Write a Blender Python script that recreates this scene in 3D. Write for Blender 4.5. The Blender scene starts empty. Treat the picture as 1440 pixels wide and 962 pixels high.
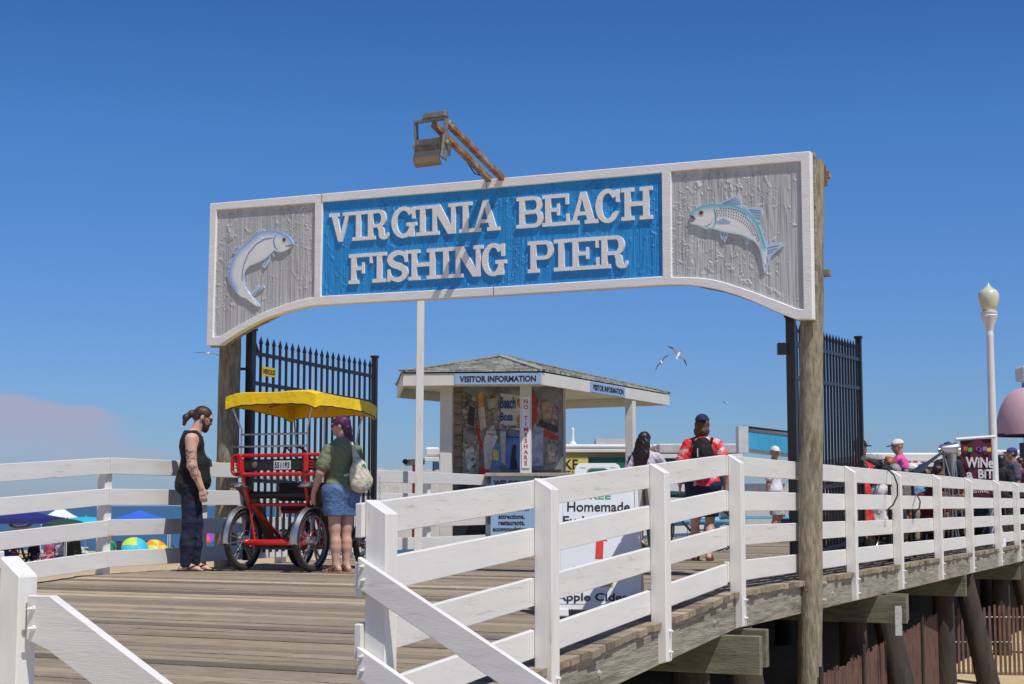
import bpy, bmesh, math, random
import numpy as np
from mathutils import Vector, Matrix
from mathutils.geometry import delaunay_2d_cdt
random.seed(7)
PI = math.pi; R = math.radians
scene = bpy.context.scene
COL = scene.collection

# ------------------------------------------------------------------ camera maths
CAMZ = 0.69; F = 2200.0; TH = math.atan(230.0/F); TT = math.tan(TH)
def at(px, py, Y):
    """world point seen at photo pixel (px,py) on the plane y=Y"""
    v = (481-py)/F
    h = Y*(v+TT)/(1-v*TT)
    d = Y*math.cos(TH)+h*math.sin(TH)
    return Vector(((px-720)/F*d, Y, CAMZ+h))
def ray(px, py):
    p = at(px, py, 1.0); return p-Vector((0, 0, CAMZ))

# ------------------------------------------------------------------ materials
MATS = {}
def mat(name, col, rough=.6, metal=0., var=.12, vscale=6., bump=0., bscale=40., stretch=None,
        dirt=None, dscale=3., dthr=.62, attr=None, grain=None, spec=.5, trans=0., coat=0., emit=None, bdist=.01):
    if name in MATS: return MATS[name]
    m = bpy.data.materials.new(name); m.use_nodes = True
    nt = m.node_tree; N = nt.nodes; L = nt.links
    b = N['Principled BSDF']
    b.inputs['Roughness'].default_value = rough; b.inputs['Metallic'].default_value = metal
    b.inputs['Specular IOR Level'].default_value = spec
    b.inputs['Transmission Weight'].default_value = trans
    b.inputs['Coat Weight'].default_value = coat
    tc = N.new('ShaderNodeTexCoord'); mp = N.new('ShaderNodeMapping')
    L.new(tc.outputs['Object'], mp.inputs['Vector'])
    if grain is not None:
        mp.vector_type = 'TEXTURE'; mp.inputs['Rotation'].default_value = (0, 0, grain); mp.inputs['Scale'].default_value = tuple(1/s for s in stretch)
    elif stretch: mp.inputs['Scale'].default_value = stretch
    if attr:
        a = N.new('ShaderNodeVertexColor'); a.layer_name = attr; csock = a.outputs['Color']
    else:
        r = N.new('ShaderNodeRGB'); r.outputs[0].default_value = (*col, 1); csock = r.outputs[0]
    nz = N.new('ShaderNodeTexNoise'); nz.inputs['Scale'].default_value = vscale; nz.inputs['Detail'].default_value = 6
    nz.inputs['Roughness'].default_value = .65
    L.new(mp.outputs['Vector'], nz.inputs['Vector'])
    mr = N.new('ShaderNodeMapRange'); mr.inputs['From Min'].default_value = .3; mr.inputs['From Max'].default_value = .7
    mr.inputs['To Min'].default_value = 1-var; mr.inputs['To Max'].default_value = 1+var
    L.new(nz.outputs['Fac'], mr.inputs['Value'])
    mx = N.new('ShaderNodeVectorMath'); mx.operation = 'SCALE'
    L.new(csock, mx.inputs[0]); L.new(mr.outputs[0], mx.inputs['Scale'])
    out = mx.outputs[0]
    if dirt:
        n2 = N.new('ShaderNodeTexNoise'); n2.inputs['Scale'].default_value = dscale; n2.inputs['Detail'].default_value = 9
        n2.inputs['Roughness'].default_value = .7
        L.new(mp.outputs['Vector'], n2.inputs['Vector'])
        m2 = N.new('ShaderNodeMapRange'); m2.inputs['From Min'].default_value = dthr; m2.inputs['From Max'].default_value = dthr+.12
        m2.inputs['To Min'].default_value = 0; m2.inputs['To Max'].default_value = dirt[3]
        L.new(n2.outputs['Fac'], m2.inputs['Value'])
        mm = N.new('ShaderNodeMix'); mm.data_type = 'RGBA'
        L.new(m2.outputs[0], mm.inputs[0]); L.new(out, mm.inputs[6]); mm.inputs[7].default_value = (*dirt[:3], 1)
        out = mm.outputs[2]
    L.new(out, b.inputs['Base Color'])
    if bump:
        n3 = N.new('ShaderNodeTexNoise'); n3.inputs['Scale'].default_value = bscale; n3.inputs['Detail'].default_value = 5
        L.new(mp.outputs['Vector'], n3.inputs['Vector'])
        bp = N.new('ShaderNodeBump'); bp.inputs['Strength'].default_value = min(1, bump); bp.inputs['Distance'].default_value = bdist
        L.new(n3.outputs['Fac'], bp.inputs['Height']); L.new(bp.outputs['Normal'], b.inputs['Normal'])
    if emit:
        b.inputs['Emission Color'].default_value = (*emit[:3], 1); b.inputs['Emission Strength'].default_value = emit[3]
    MATS[name] = m
    return m

WH = (.74, .74, .73)
# ------------------------------------------------------------------ mesh builder
class MB:
    def __init__(s): s.v = []; s.f = []; s.c = []
    def add(s, vs, fs, col=None):
        n = len(s.v); s.v += [tuple(v) for v in vs]; s.f += [tuple(i+n for i in f) for f in fs]
        s.c += [col or (1, 1, 1)]*len(fs); return s
    def box(s, c, size, rot=None, col=None):
        hx, hy, hz = [a/2 for a in size]; c = Vector(c)
        vs = [Vector((x*hx, y*hy, z*hz)) for x in (-1, 1) for y in (-1, 1) for z in (-1, 1)]
        if rot is not None: vs = [rot @ v for v in vs]
        s.add([v+c for v in vs], [(0, 1, 3, 2), (4, 6, 7, 5), (0, 4, 5, 1), (2, 3, 7, 6), (0, 2, 6, 4), (1, 5, 7, 3)], col); return s
    def hexa(s, b4, t4, col=None):
        """prism from 4 bottom and 4 top corners (same winding, ccw from above)"""
        s.add(list(b4)+list(t4), [(3, 2, 1, 0), (4, 5, 6, 7)]+[(i, (i+1) % 4, (i+1) % 4+4, i+4) for i in range(4)], col); return s
    def beam(s, a, b, w, h, up=(0, 0, 1), col=None):
        """box from a to b, w sideways, h along up"""
        a = Vector(a); b = Vector(b); d = (b-a); L = d.length; d.normalize(); up = Vector(up)
        sd = d.cross(up).normalized(); u = sd.cross(d).normalized()
        rot = Matrix((d, sd, u)).transposed(); s.box((a+b)/2, (L, w, h), rot, col); return s
    def plank(s, a, b, w, h, n, col=None):
        """board whose ends are cut vertically: a,b = centre line; n = thickness direction (horizontal), h vertical"""
        a = Vector(a); b = Vector(b); n = Vector(n).normalized()*w/2; z = Vector((0, 0, h/2))
        s.hexa([a-n-z, a+n-z, b+n-z, b-n-z], [a-n+z, a+n+z, b+n+z, b-n+z], col); return s
    def tube(s, pts, r, seg=8, col=None, cap=True):
        pts = [Vector(p) for p in pts]; n = len(pts)
        rs = r if isinstance(r, (list, tuple)) else [r]*n
        vs = []; fs = []; prev = None
        for i, p in enumerate(pts):
            d = (pts[min(i+1, n-1)]-pts[max(i-1, 0)]).normalized()
            if prev is None:
                a = d.orthogonal().normalized()
            else:
                a = (prev-d*prev.dot(d)).normalized()
            prev = a; b = d.cross(a)
            for k in range(seg):
                t = 2*PI*k/seg; vs.append(p+(a*math.cos(t)+b*math.sin(t))*rs[i])
        for i in range(n-1):
            for k in range(seg):
                k2 = (k+1) % seg; fs.append((i*seg+k, i*seg+k2, (i+1)*seg+k2, (i+1)*seg+k))
        if cap:
            fs.append(tuple(range(seg-1, -1, -1))); fs.append(tuple((n-1)*seg+k for k in range(seg)))
        s.add(vs, fs, col); return s
    def lathe(s, prof, c=(0, 0, 0), seg=20, rot=None, col=None, sx=1, sy=1):
        vs = []; fs = []; c = Vector(c); n = len(prof)
        for r, z in prof:
            for k in range(seg):
                t = 2*PI*k/seg; v = Vector((r*sx*math.cos(t), r*sy*math.sin(t), z))
                if rot is not None: v = rot @ v
                vs.append(v+c)
        for i in range(n-1):
            for k in range(seg):
                k2 = (k+1) % seg; fs.append((i*seg+k, i*seg+k2, (i+1)*seg+k2, (i+1)*seg+k))
        fs.append(tuple(range(seg-1, -1, -1))); fs.append(tuple((n-1)*seg+k for k in range(seg)))
        s.add(vs, fs, col); return s
    def torus(s, c, Rr, r, rot=None, seg=36, sg=10, col=None, a0=0, a1=2*PI, sr=1):
        full = abs(a1-a0-2*PI) < 1e-6; n = seg if full else seg+1
        vs = []; fs = []; c = Vector(c)
        for i in range(n):
            t = a0+(a1-a0)*i/seg
            for k in range(sg):
                p = 2*PI*k/sg; q = Rr+r*math.cos(p)
                v = Vector((q*math.cos(t), q*math.sin(t), r*sr*math.sin(p)))
                if rot is not None: v = rot @ v
                vs.append(v+c)
        for i in range(seg):
            j = (i+1) % n
            for k in range(sg):
                k2 = (k+1) % sg; fs.append((i*sg+k, j*sg+k, j*sg+k2, i*sg+k2))
        s.add(vs, fs, col); return s
    def plate(s, polys, th, M=None, col=None, pts=None, colfn=None):
        """union of 2D polygons (xy) as a plate whose front is at local z=th and back at z=0"""
        cv = []; cf = []
        for p in polys:
            n = len(cv); cv += [Vector((a[0], a[1])) for a in p]; cf.append(list(range(n, n+len(p))))
        if pts: cv += [Vector(p) for p in pts]
        r = delaunay_2d_cdt(cv, [], cf, 0, 1e-5)
        V2, F2 = r[0], r[2]
        def inside(x, y):
            for p in polys:
                c = False; j = len(p)-1
                for i in range(len(p)):
                    xi, yi = p[i][0], p[i][1]; xj, yj = p[j][0], p[j][1]
                    if (yi > y) != (yj > y) and x < (xj-xi)*(y-yi)/(yj-yi)+xi: c = not c
                    j = i
                if c: return True
            return False
        keep = []
        for f in F2:
            cx = sum(V2[i].x for i in f)/3; cy = sum(V2[i].y for i in f)/3
            a = V2[f[0]]; b = V2[f[1]]; c = V2[f[2]]
            ar = (b.x-a.x)*(c.y-a.y)-(b.y-a.y)*(c.x-a.x)
            if abs(ar) > 1e-10 and inside(cx, cy): keep.append(tuple(f) if ar > 0 else tuple(reversed(f)))
        E = {}
        for f in keep:
            for i in range(3): E[(f[i], f[(i+1) % 3])] = 1
        n = len(V2)
        vs = [Vector((v.x, v.y, th)) for v in V2]+[Vector((v.x, v.y, 0)) for v in V2]
        if M is not None: vs = [M @ v for v in vs]
        base = len(s.v); s.v += [tuple(v) for v in vs]
        for f in keep:
            s.f.append(tuple(i+base for i in f)); cx = sum(V2[i].x for i in f)/3; cy = sum(V2[i].y for i in f)/3
            s.c.append(colfn(cx, cy) if colfn else (col or (1, 1, 1)))
            s.f.append(tuple(i+base+n for i in reversed(f))); s.c.append(col or (1, 1, 1))
        for (a, b) in E:
            if (b, a) not in E:
                s.f.append((b+base, a+base, a+base+n, b+base+n))
                mx_ = ((V2[a].x+V2[b].x)/2, (V2[a].y+V2[b].y)/2)
                s.c.append(colfn(*mx_) if colfn else (col or (1, 1, 1)))
        return s
    def mesh(s, me):
        s.add([v.co for v in me.vertices], [tuple(p.vertices) for p in me.polygons]); return s

def root_inv(parent):
    r = parent
    while r.parent: r = r.parent
    return (Matrix.Translation(r.location) @ r.rotation_euler.to_matrix().to_4x4()).inverted()

def obj(name, mb, m, parent=None, world=True, bevel=0, smooth=False, color=False, angle=35):
    me = bpy.data.meshes.new(name)
    vs = mb.v
    loc = None
    if world:
        if parent is not None:
            Mi = root_inv(parent); vs = [tuple(Mi @ Vector(v)) for v in vs]
        else:
            xs = [v[0] for v in vs]; ys = [v[1] for v in vs]; zs = [v[2] for v in vs]
            loc = Vector(((min(xs)+max(xs))/2, (min(ys)+max(ys))/2, min(zs)))
            vs = [(v[0]-loc.x, v[1]-loc.y, v[2]-loc.z) for v in vs]
    me.from_pydata(vs, [], mb.f)
    if color:
        ca = me.color_attributes.new('Col', 'FLOAT_COLOR', 'CORNER')
        data = []
        for p, c in zip(me.polygons, mb.c):
            data += [c[0], c[1], c[2], 1.0]*p.loop_total
        ca.data.foreach_set('color', data)
    bm = bmesh.new(); bm.from_mesh(me)
    if bevel:
        es = [e for e in bm.edges if len(e.link_faces) == 2 and e.calc_face_angle(0) > R(30)]
        bmesh.ops.bevel(bm, geom=es, offset=bevel, segments=1, affect='EDGES', clamp_overlap=True)
    bmesh.ops.recalc_face_normals(bm, faces=bm.faces)
    bm.to_mesh(me); bm.free()
    if smooth:
        me.polygons.foreach_set('use_smooth', [True]*len(me.polygons))
        if smooth != 'all':
            try: me.set_sharp_from_angle(angle=R(angle))
            except Exception: pass
    me.materials.append(m)
    o = bpy.data.objects.new(name, me); COL.objects.link(o)
    if parent is not None: o.parent = parent
    if loc is not None: o.location = loc
    return o

def tag(o, label=None, cat=None, group=None, kind=None):
    if label: o['label'] = label
    if cat: o['category'] = cat
    if group: o['group'] = group
    if kind: o['kind'] = kind
    return o
def thing(name, loc, rz=0, label=None, cat=None, group=None, kind=None):
    o = bpy.data.objects.new(name, None); COL.objects.link(o); o.empty_display_size = .2
    o.location = loc; o.rotation_euler = (0, 0, rz)
    return tag(o, label, cat, group, kind)
def kids(o): return [c for c in bpy.data.objects if c.parent == o]
def copy_tree(o, parent=None):
    c = o.copy(); COL.objects.link(c)
    if parent is not None: c.parent = parent
    for ch in kids(o): copy_tree(ch, c)
    return c
def frame(o, right, up):
    r = Vector(right).normalized(); u = Vector(up); u = (u-r*u.dot(r)).normalized(); n = r.cross(u)
    M = Matrix((r, u, n)).transposed().to_4x4(); M.translation = Vector(o); return M

def text(body, size=None, width=None, height=None, bold=0., extr=.003, M=None, align='CENTER', mb=None, spacing=1.0):
    cu = bpy.data.curves.new('t', 'FONT'); cu.body = body; cu.size = 1; cu.align_x = 'CENTER'; cu.align_y = 'CENTER'
    cu.extrude = 0.0; cu.offset = bold; cu.space_character = spacing; cu.resolution_u = 4
    o = bpy.data.objects.new('t', cu); COL.objects.link(o)
    dg = bpy.context.evaluated_depsgraph_get()
    me = bpy.data.meshes.new_from_object(o.evaluated_get(dg))
    bpy.data.objects.remove(o); bpy.data.curves.remove(cu)
    bm = bmesh.new(); bm.from_mesh(me)
    bmesh.ops.remove_doubles(bm, verts=bm.verts, dist=1e-5)
    xs = [v.co.x for v in bm.verts]; ys = [v.co.y for v in bm.verts]
    w = max(xs)-min(xs); h = max(ys)-min(ys); cx = (max(xs)+min(xs))/2; cy = (max(ys)+min(ys))/2
    sx = sy = size or 1
    if width: sx = width/w
    if height: sy = height/h
    if width and not height and not size: sy = sx
    if height and not width and not size: sx = sy
    for v in bm.verts: v.co = Vector(((v.co.x-cx)*sx, (v.co.y-cy)*sy, extr))
    r = bmesh.ops.extrude_face_region(bm, geom=bm.faces[:])
    for v in [g for g in r['geom'] if isinstance(g, bmesh.types.BMVert)]: v.co.z = .0005
    if M is not None: bm.transform(M)
    bm.to_mesh(me); bm.free()
    mb = mb or MB(); mb.mesh(me); bpy.data.meshes.remove(me); return mb

# ------------------------------------------------------------------ implicit bodies (surface nets)
class SDF:
    def __init__(s): s.p = []
    def cone(s, a, b, ra, rb, k=.02): s.p.append(('c', np.array(a, float), np.array(b, float), ra, rb, k)); return s
    def ell(s, c, r, k=.02, rot=None): s.p.append(('e', np.array(c, float), np.array(r, float), rot, 0, k)); return s
    def chain(s, pts, rs, k=.015):
        for i in range(len(pts)-1): s.cone(pts[i], pts[i+1], rs[i], rs[i+1], k)
        return s
    def mesh(s, h=.008, clip=None, off=0., noise=0):
        lo = np.array([1e9]*3); hi = -lo
        for t, a, b, c, d, k in s.p:
            if t == 'c': r = max(c, d)+off+.02; l = np.minimum(a, b)-r; u = np.maximum(a, b)+r
            else: r = b.max()+off+.02 if c is not None else b+off+.02; l = a-r; u = a+r
            lo = np.minimum(lo, l); hi = np.maximum(hi, u)
        if clip is not None and not callable(clip):
            lo = np.maximum(lo, np.array(clip[0])-2*h); hi = np.minimum(hi, np.array(clip[1])+2*h)
        n = np.ceil((hi-lo)/h).astype(int)+3; lo = lo-h
        ax = [lo[i]+h*np.arange(n[i]) for i in range(3)]
        V = np.full(tuple(n), .3)
        for t, a, b, c, d, k in s.p:
            if t == 'c': r = max(c, d)+off+.06; l = np.minimum(a, b)-r; u = np.maximum(a, b)+r
            else: r = b.max()+off+.06; l = a-r; u = a+r
            i0 = np.clip(np.floor((l-lo)/h).astype(int), 0, n); i1 = np.clip(np.ceil((u-lo)/h).astype(int)+1, 0, n)
            if (i1 <= i0).any(): continue
            X = ax[0][i0[0]:i1[0]][:, None, None]; Y = ax[1][i0[1]:i1[1]][None, :, None]; Z = ax[2][i0[2]:i1[2]][None, None, :]
            if t == 'c':
                ba = b-a; L2 = max((ba**2).sum(), 1e-9)
                tt = np.clip(((X-a[0])*ba[0]+(Y-a[1])*ba[1]+(Z-a[2])*ba[2])/L2, 0, 1)
                D = np.sqrt((X-a[0]-tt*ba[0])**2+(Y-a[1]-tt*ba[1])**2+(Z-a[2]-tt*ba[2])**2)-(c+(d-c)*tt)
            else:
                x, y, z = X-a[0], Y-a[1], Z-a[2]
                if c is not None:
                    q = np.array(c.transposed())
                    x, y, z = q[0][0]*x+q[0][1]*y+q[0][2]*z, q[1][0]*x+q[1][1]*y+q[1][2]*z, q[2][0]*x+q[2][1]*y+q[2][2]*z
                k0 = np.sqrt((x/b[0])**2+(y/b[1])**2+(z/b[2])**2)+1e-9
                k1 = np.sqrt((x/b[0]**2)**2+(y/b[1]**2)**2+(z/b[2]**2)**2)+1e-9
                D = k0*(k0-1)/k1
            D = D-off
            sub = V[i0[0]:i1[0], i0[1]:i1[1], i0[2]:i1[2]]
            hh = np.clip(.5+.5*(sub-D)/k, 0, 1)
            sub[...] = sub*(1-hh)+D*hh-k*hh*(1-hh)
        GX, GY, GZ = ax[0][:, None, None], ax[1][None, :, None], ax[2][None, None, :]
        if clip is not None:
            if callable(clip): V = np.maximum(V, clip(GX, GY, GZ))
            else:
                for i, g in enumerate((GX, GY, GZ)):
                    V = np.maximum(V, clip[0][i]-g); V = np.maximum(V, g-clip[1][i])
        if noise:
            V = V+noise*(np.sin(GX*61+GZ*23)*np.sin(GZ*47+GY*31+GX*13))*np.ones_like(V)
        I = V < 0
        cs = [(i, j, k) for i in (0, 1) for j in (0, 1) for k in (0, 1)]
        def sh(A, c): return A[c[0]:A.shape[0]-1+c[0], c[1]:A.shape[1]-1+c[1], c[2]:A.shape[2]-1+c[2]]
        cnt = sum(sh(I, c).astype(int) for c in cs)
        act = (cnt > 0) & (cnt < 8)
        idx = -np.ones(act.shape, int); A = np.argwhere(act); idx[act] = np.arange(len(A))
        S = np.zeros((len(A), 3)); W = np.zeros(len(A))
        cv = {c: sh(V, c)[act] for c in cs}
        for c in cs:
            for d in range(3):
                if c[d] == 0:
                    e = list(c); e[d] = 1; e = tuple(e)
                    va, vb = cv[c], cv[e]; m = (va < 0) != (vb < 0)
                    t = np.where(m, va/np.where(m, va-vb, 1), 0)
                    P = np.tile(np.array(c, float), (len(A), 1)); P[:, d] = t
                    S += P*m[:, None]; W += m
        P = (A+S/W[:, None])*h+lo
        Q = []
        for d in range(3):
            a, b = [(1, 2), (2, 0), (0, 1)][d]
            s0 = [slice(None)]*3; s1 = [slice(None)]*3; s0[d] = slice(0, -1); s1[d] = slice(1, None)
            x = I[tuple(s0)] != I[tuple(s1)]
            E = np.argwhere(x)
            ok = (E[:, a] > 0) & (E[:, b] > 0) & (E[:, a] < n[a]-1) & (E[:, b] < n[b]-1)
            E = E[ok]
            ins = I[E[:, 0], E[:, 1], E[:, 2]]
            def g(da, db):
                q = E.copy(); q[:, a] -= da; q[:, b] -= db; return idx[q[:, 0], q[:, 1], q[:, 2]]
            q = np.stack([g(1, 1), g(0, 1), g(0, 0), g(1, 0)], 1)
            q[~ins] = q[~ins][:, ::-1]; Q.append(q)
        Q = np.concatenate(Q)
        Q = Q[(Q >= 0).all(1)]
        mb = MB(); mb.v = [tuple(p) for p in P]; mb.f = [tuple(q) for q in Q]; mb.c = [(1, 1, 1)]*len(Q)
        return mb
SKY_STR = .097; SKY_TINT = (.62, .86, 1.12); CLOUD = (4.2, 3.95, 5.3, 1); SUN_E = 4.1; EXPO = 0.0
# ------------------------------------------------------------------ pier frame
A = Vector((1.80, 12.76, 0)); AX = Vector((.429, .903, 0)).normalized(); PP = Vector((AX.y, -AX.x, 0))
HEAD = -math.atan2(AX.x, AX.y)
def dz(u): return .069*u if u < 0 else 0.
def pw(u, o, z=0., rel=True): return A+AX*u+PP*o+Vector((0, 0, z+(dz(u) if rel else 0)))
LU = .295
def left_o(u): return -6.69-(.059*(u-LU) if u > LU else 0)
def uo(x, y): d = Vector((x, y, 0))-A; return d.dot(AX), d.dot(PP)
def deckz(x, y): return dz(uo(x, y)[0])
Z = Vector((0, 0, 1))
def mix3(a, b, t): return tuple(a[i]*(1-t)+b[i]*t for i in range(3))

WOODW = mat('white painted wood', (.77, .765, .735), .5, var=.06, vscale=5, bump=.12, bscale=60, stretch=(3, 3, .3),
            dirt=(.40, .36, .28, .55), dscale=6, dthr=.565)
WOODW2 = mat('old white painted board', (.73, .72, .69), .55, var=.07, vscale=3, bump=.18, bscale=60, stretch=(4, .4, 5),
             dirt=(.36, .32, .25, .6), dscale=8, dthr=.575)
WOODW3 = mat('old white handrail board', (.74, .73, .70), .55, var=.07, vscale=3, bump=.15, bscale=60, stretch=(.4, 4, 5),
             dirt=(.36, .32, .25, .6), dscale=8, dthr=.575)
WOODW4 = mat('patchy white painted board', (.76, .755, .725), .5, var=.06, vscale=4, bump=.12, bscale=60, stretch=(4, .5, 5),
             dirt=(.45, .43, .37, .4), dscale=4, dthr=.58)
WOODG = mat('weathered grey timber', (.30, .275, .225), .85, var=.45, vscale=10, bump=.7, bscale=30, stretch=(3, .35, 4), grain=HEAD, dirt=(.10, .10, .06, .75), dscale=2.6, dthr=.52)
WOODGREEN = mat('treated greenish timber', (.175, .18, .12), .85, var=.35, vscale=10, bump=.5, bscale=40, stretch=(.5, 3, 4), grain=HEAD, dirt=(.09, .085, .06, .8), dscale=2, dthr=.48)
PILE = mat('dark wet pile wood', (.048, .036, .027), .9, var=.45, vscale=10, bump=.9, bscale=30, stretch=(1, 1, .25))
POLE = mat('weathered round pole wood', (.27, .235, .165), .88, var=.5, vscale=34, bump=1, bscale=60, stretch=(1, 1, .2), dirt=(.11, .09, .06, .8), dscale=9, dthr=.52)
GALV = mat('galvanised bolt', (.62, .62, .6), .45, metal=.6, var=.2)

# ------------------------------------------------------------------ sand and sea
def sheet(xs, ys, zf):
    mb = MB(); n = len(ys)
    mb.v = [(x, y, zf(x, y)) for x in xs for y in ys]
    mb.f = [(i*n+j, (i+1)*n+j, (i+1)*n+j+1, i*n+j+1) for i in range(len(xs)-1) for j in range(n-1)]
    mb.c = [(1, 1, 1)]*len(mb.f); return mb
def spread(n, near, far): return [math.copysign(abs(t)*near+far*abs(t)**7, t) for t in [(-1+2*i/(n-1)) for i in range(n)]]
def sandz(x, y):
    u, o = uo(x, y)
    z = -1.92+.05*math.sin(x*.9+math.sin(y*.7))*math.cos(y*1.1+x*.3)
    if u > 60: z -= min(6, (u-60)*.05)
    return z
SAND = mat('dry beach sand', (.50, .385, .225), .95, var=.14, vscale=3, bump=.9, bscale=9)
g = spread(150, 90, 9000)
obj('sand', sheet(g, [v+20 for v in g], sandz), SAND, smooth='all'); tag(bpy.data.objects['sand'], kind='structure')
def make_sea():
    m = mat('sea water', (.010, .050, .085), .30, var=.15, vscale=.02, bump=1, bscale=.9, spec=.5, stretch=(1, 2.5, 1))
    mb = MB(); mb.add([(-9000, 40, -2.36), (9000, 40, -2.36), (9000, 9500, -2.36), (-9000, 9500, -2.36)], [(0, 1, 2, 3)])
    o = obj('sea', mb, m); tag(o, kind='structure')
make_sea()

# ------------------------------------------------------------------ pier deck
def make_deck():
    rnd = random.Random(3); mb = MB(); u = -15.0; under = MB()
    while u < 78:
        w = .138
        t = rnd.random()
        base = mix3((.285, .235, .165), (.43, .355, .255), t)
        if rnd.random() < .07: base = (.52, .43, .29)
        base = (base[0]*rnd.uniform(.99, 1.04), base[1]*rnd.uniform(.98, 1.01), base[2]*rnd.uniform(.93, 1.04))
        if rnd.random() < .12: base = mix3(base, (.13, .11, .09), .7)
        o0 = left_o(u)-.04-rnd.random()*.03; o1 = .012+rnd.random()*.035
        jz = rnd.uniform(-.003, .003)
        cuts = [o0]+sorted(rnd.uniform(-6, -1) for _ in range(1 if u > 20 else 2))+[o1]
        for a, b in zip(cuts[:-1], cuts[1:]):
            k = rnd.uniform(.87, 1.12); cc = tuple(min(.6, c*k) for c in base); q = rnd.uniform(-.0015, .0015)+jz
            p = [pw(u, a, -.045+q), pw(u, b-.004, -.045+q), pw(u+w, b-.004, -.045+q), pw(u+w, a, -.045+q)]
            mb.hexa(p, [v+Vector((0, 0, .045)) for v in p], cc)
        u += .145
    m = mat('weathered deck planks', (1, 1, 1), .88, var=.32, vscale=7, bump=.9, bscale=40, attr='Col', dirt=(.085, .07, .055, .6), dscale=3.5, dthr=.53, stretch=(.8, 9, 4), grain=HEAD)
    # grain runs along the boards, so across the pier
    d = obj('pier_deck', mb, m, color=True, bevel=0); tag(d, kind='structure')
    def part(name, mb_, m_, bevel=.004, **k): return obj(name, mb_, m_, d, bevel=bevel, **k)
    # edge beams
    for a, b in [(-15, -11.3), (-11.29, -5.75), (-5.74, -.02), (0, 1.9), (1.91, 5.6), (5.61, 11.2), (11.21, 16.8), (16.81, 28), (28.01, 50), (50.01, 78)]:
        e = MB(); e.plank(pw(a, -.028, -.175), pw(b, -.028, -.175), .05, .25, PP); part('edge_beam', e, WOODG)
    for a, b in [(-15, 0), (.01, 30), (30.01, 78)]:
        e = MB(); e.plank(pw(a, left_o(a)+.05, -.175), pw(b, left_o(b)+.05, -.175), .05, .25, PP); part('edge_beam', e, WOODG)
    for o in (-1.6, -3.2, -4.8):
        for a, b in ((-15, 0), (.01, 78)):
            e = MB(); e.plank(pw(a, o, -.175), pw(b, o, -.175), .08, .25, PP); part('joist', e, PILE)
    for i, uc in enumerate([-11.4, -5.9, -.1, 5.5, 11.1, 16.7, 22.3, 27.9]):
        for q, du in enumerate((-.21, .21)):
            e = MB(); c = WOODGREEN
            z0 = -.45
            e.plank(pw(uc+du, left_o(uc)-.15, z0), pw(uc+du, (.30 if uc < 6 else .02)-.07*q, z0), .075, .30, AX); part('cross_beam', e, c)
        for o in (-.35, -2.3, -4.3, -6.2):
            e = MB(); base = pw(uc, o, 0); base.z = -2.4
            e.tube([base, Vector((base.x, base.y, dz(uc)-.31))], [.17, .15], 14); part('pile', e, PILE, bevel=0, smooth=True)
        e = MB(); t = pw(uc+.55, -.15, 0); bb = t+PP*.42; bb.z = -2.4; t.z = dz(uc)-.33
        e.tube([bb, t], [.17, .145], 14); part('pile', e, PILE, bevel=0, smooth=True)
    # bolts with washers on the right edge beam
    for u in [-4.6, -2.9, -.55, 2.7, 3.2, 6.3, 8.4]:
        b_ = MB(); c = pw(u, .0, -.17); b_.lathe([(.022, 0), (.022, .006), (.012, .007), (.012, .018), (.004, .022)], c-PP*.004, 8, PP.to_track_quat('Z', 'Y').to_matrix())
        part('bolt', b_, GALV, bevel=0)
    return d
deck = make_deck()
bw = MB(); rnd = random.Random(5); u = -16  # board wall added so the space under the deck reads dark
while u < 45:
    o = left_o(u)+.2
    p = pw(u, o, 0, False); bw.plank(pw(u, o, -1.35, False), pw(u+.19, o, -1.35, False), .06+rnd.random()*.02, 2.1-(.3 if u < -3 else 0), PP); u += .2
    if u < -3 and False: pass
bwo = obj('backdrop', MB().add(bw.v, [f for f in bw.f]), mat('dark bulkhead boards', (.05, .038, .028), .9, var=.4, vscale=4, bump=.5))
bwo.location.z -= .0
tag(bwo, 'added dark vertical bulkhead boards in the shade under the pier deck', 'backdrop')
# lower the ramp end of the bulkhead below the ramp
for v in bwo.data.vertices:
    p = v.co+bwo.location; uu, oo = uo(p.x, p.y)
    if uu < 0 and p.z > -1.3: v.co.z += dz(uu)

# ------------------------------------------------------------------ white board railings
BT = .038; BH = .165
def bolt(mb, c, n, r=.017):
    mb.lathe([(r, 0), (r, .008), (r*.6, .009), (r*.6, .026), (r*.2, .03)], c, 8, n.to_track_quat('Z', 'Y').to_matrix())
def make_post(root, u, o, h, below, side=1, s=.105, name='post', ends=None, rot=True):
    """post whose bevelled top falls towards the outside"""
    zb = dz(u)-below; zt = dz(u)+h; hs = s/2
    c = [pw(u+a*hs, o+b*hs, 0, False) for a, b in ((-1, -1), (-1, 1), (1, 1), (1, -1))]
    zo = .062
    tz = [zt+.006 if side > 0 else zt-zo, zt-zo if side > 0 else zt+.006, zt-zo if side > 0 else zt+.006, zt+.006 if side > 0 else zt-zo]
    bz = [zb, zb+.03, zb+.03, zb] if side > 0 else [zb+.03, zb, zb, zb+.03]
    mb = MB(); mb.hexa([Vector((p.x, p.y, z)) for p, z in zip(c, bz)], [Vector((p.x, p.y, z)) for p, z in zip(c, tz)])
    o_ = obj(name, mb, WOODW, root, bevel=.005)
    if below > .1:
        for z in (-.09, -.235):
            for cc, nn, r in ((pw(u+hs-.002, o+.02, z+dz(u), False), AX, .019), (pw(u+.01, o+hs*side-.002, z+dz(u)+.02, False), PP*side, .015)):
                b = MB(); bolt(b, cc, nn, r); obj('bolt', b, mat('white painted bolts', (.72, .72, .7), .5), o_, smooth=True)
    return o_
TOPS = [1.10, .812, .527, .24]
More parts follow.
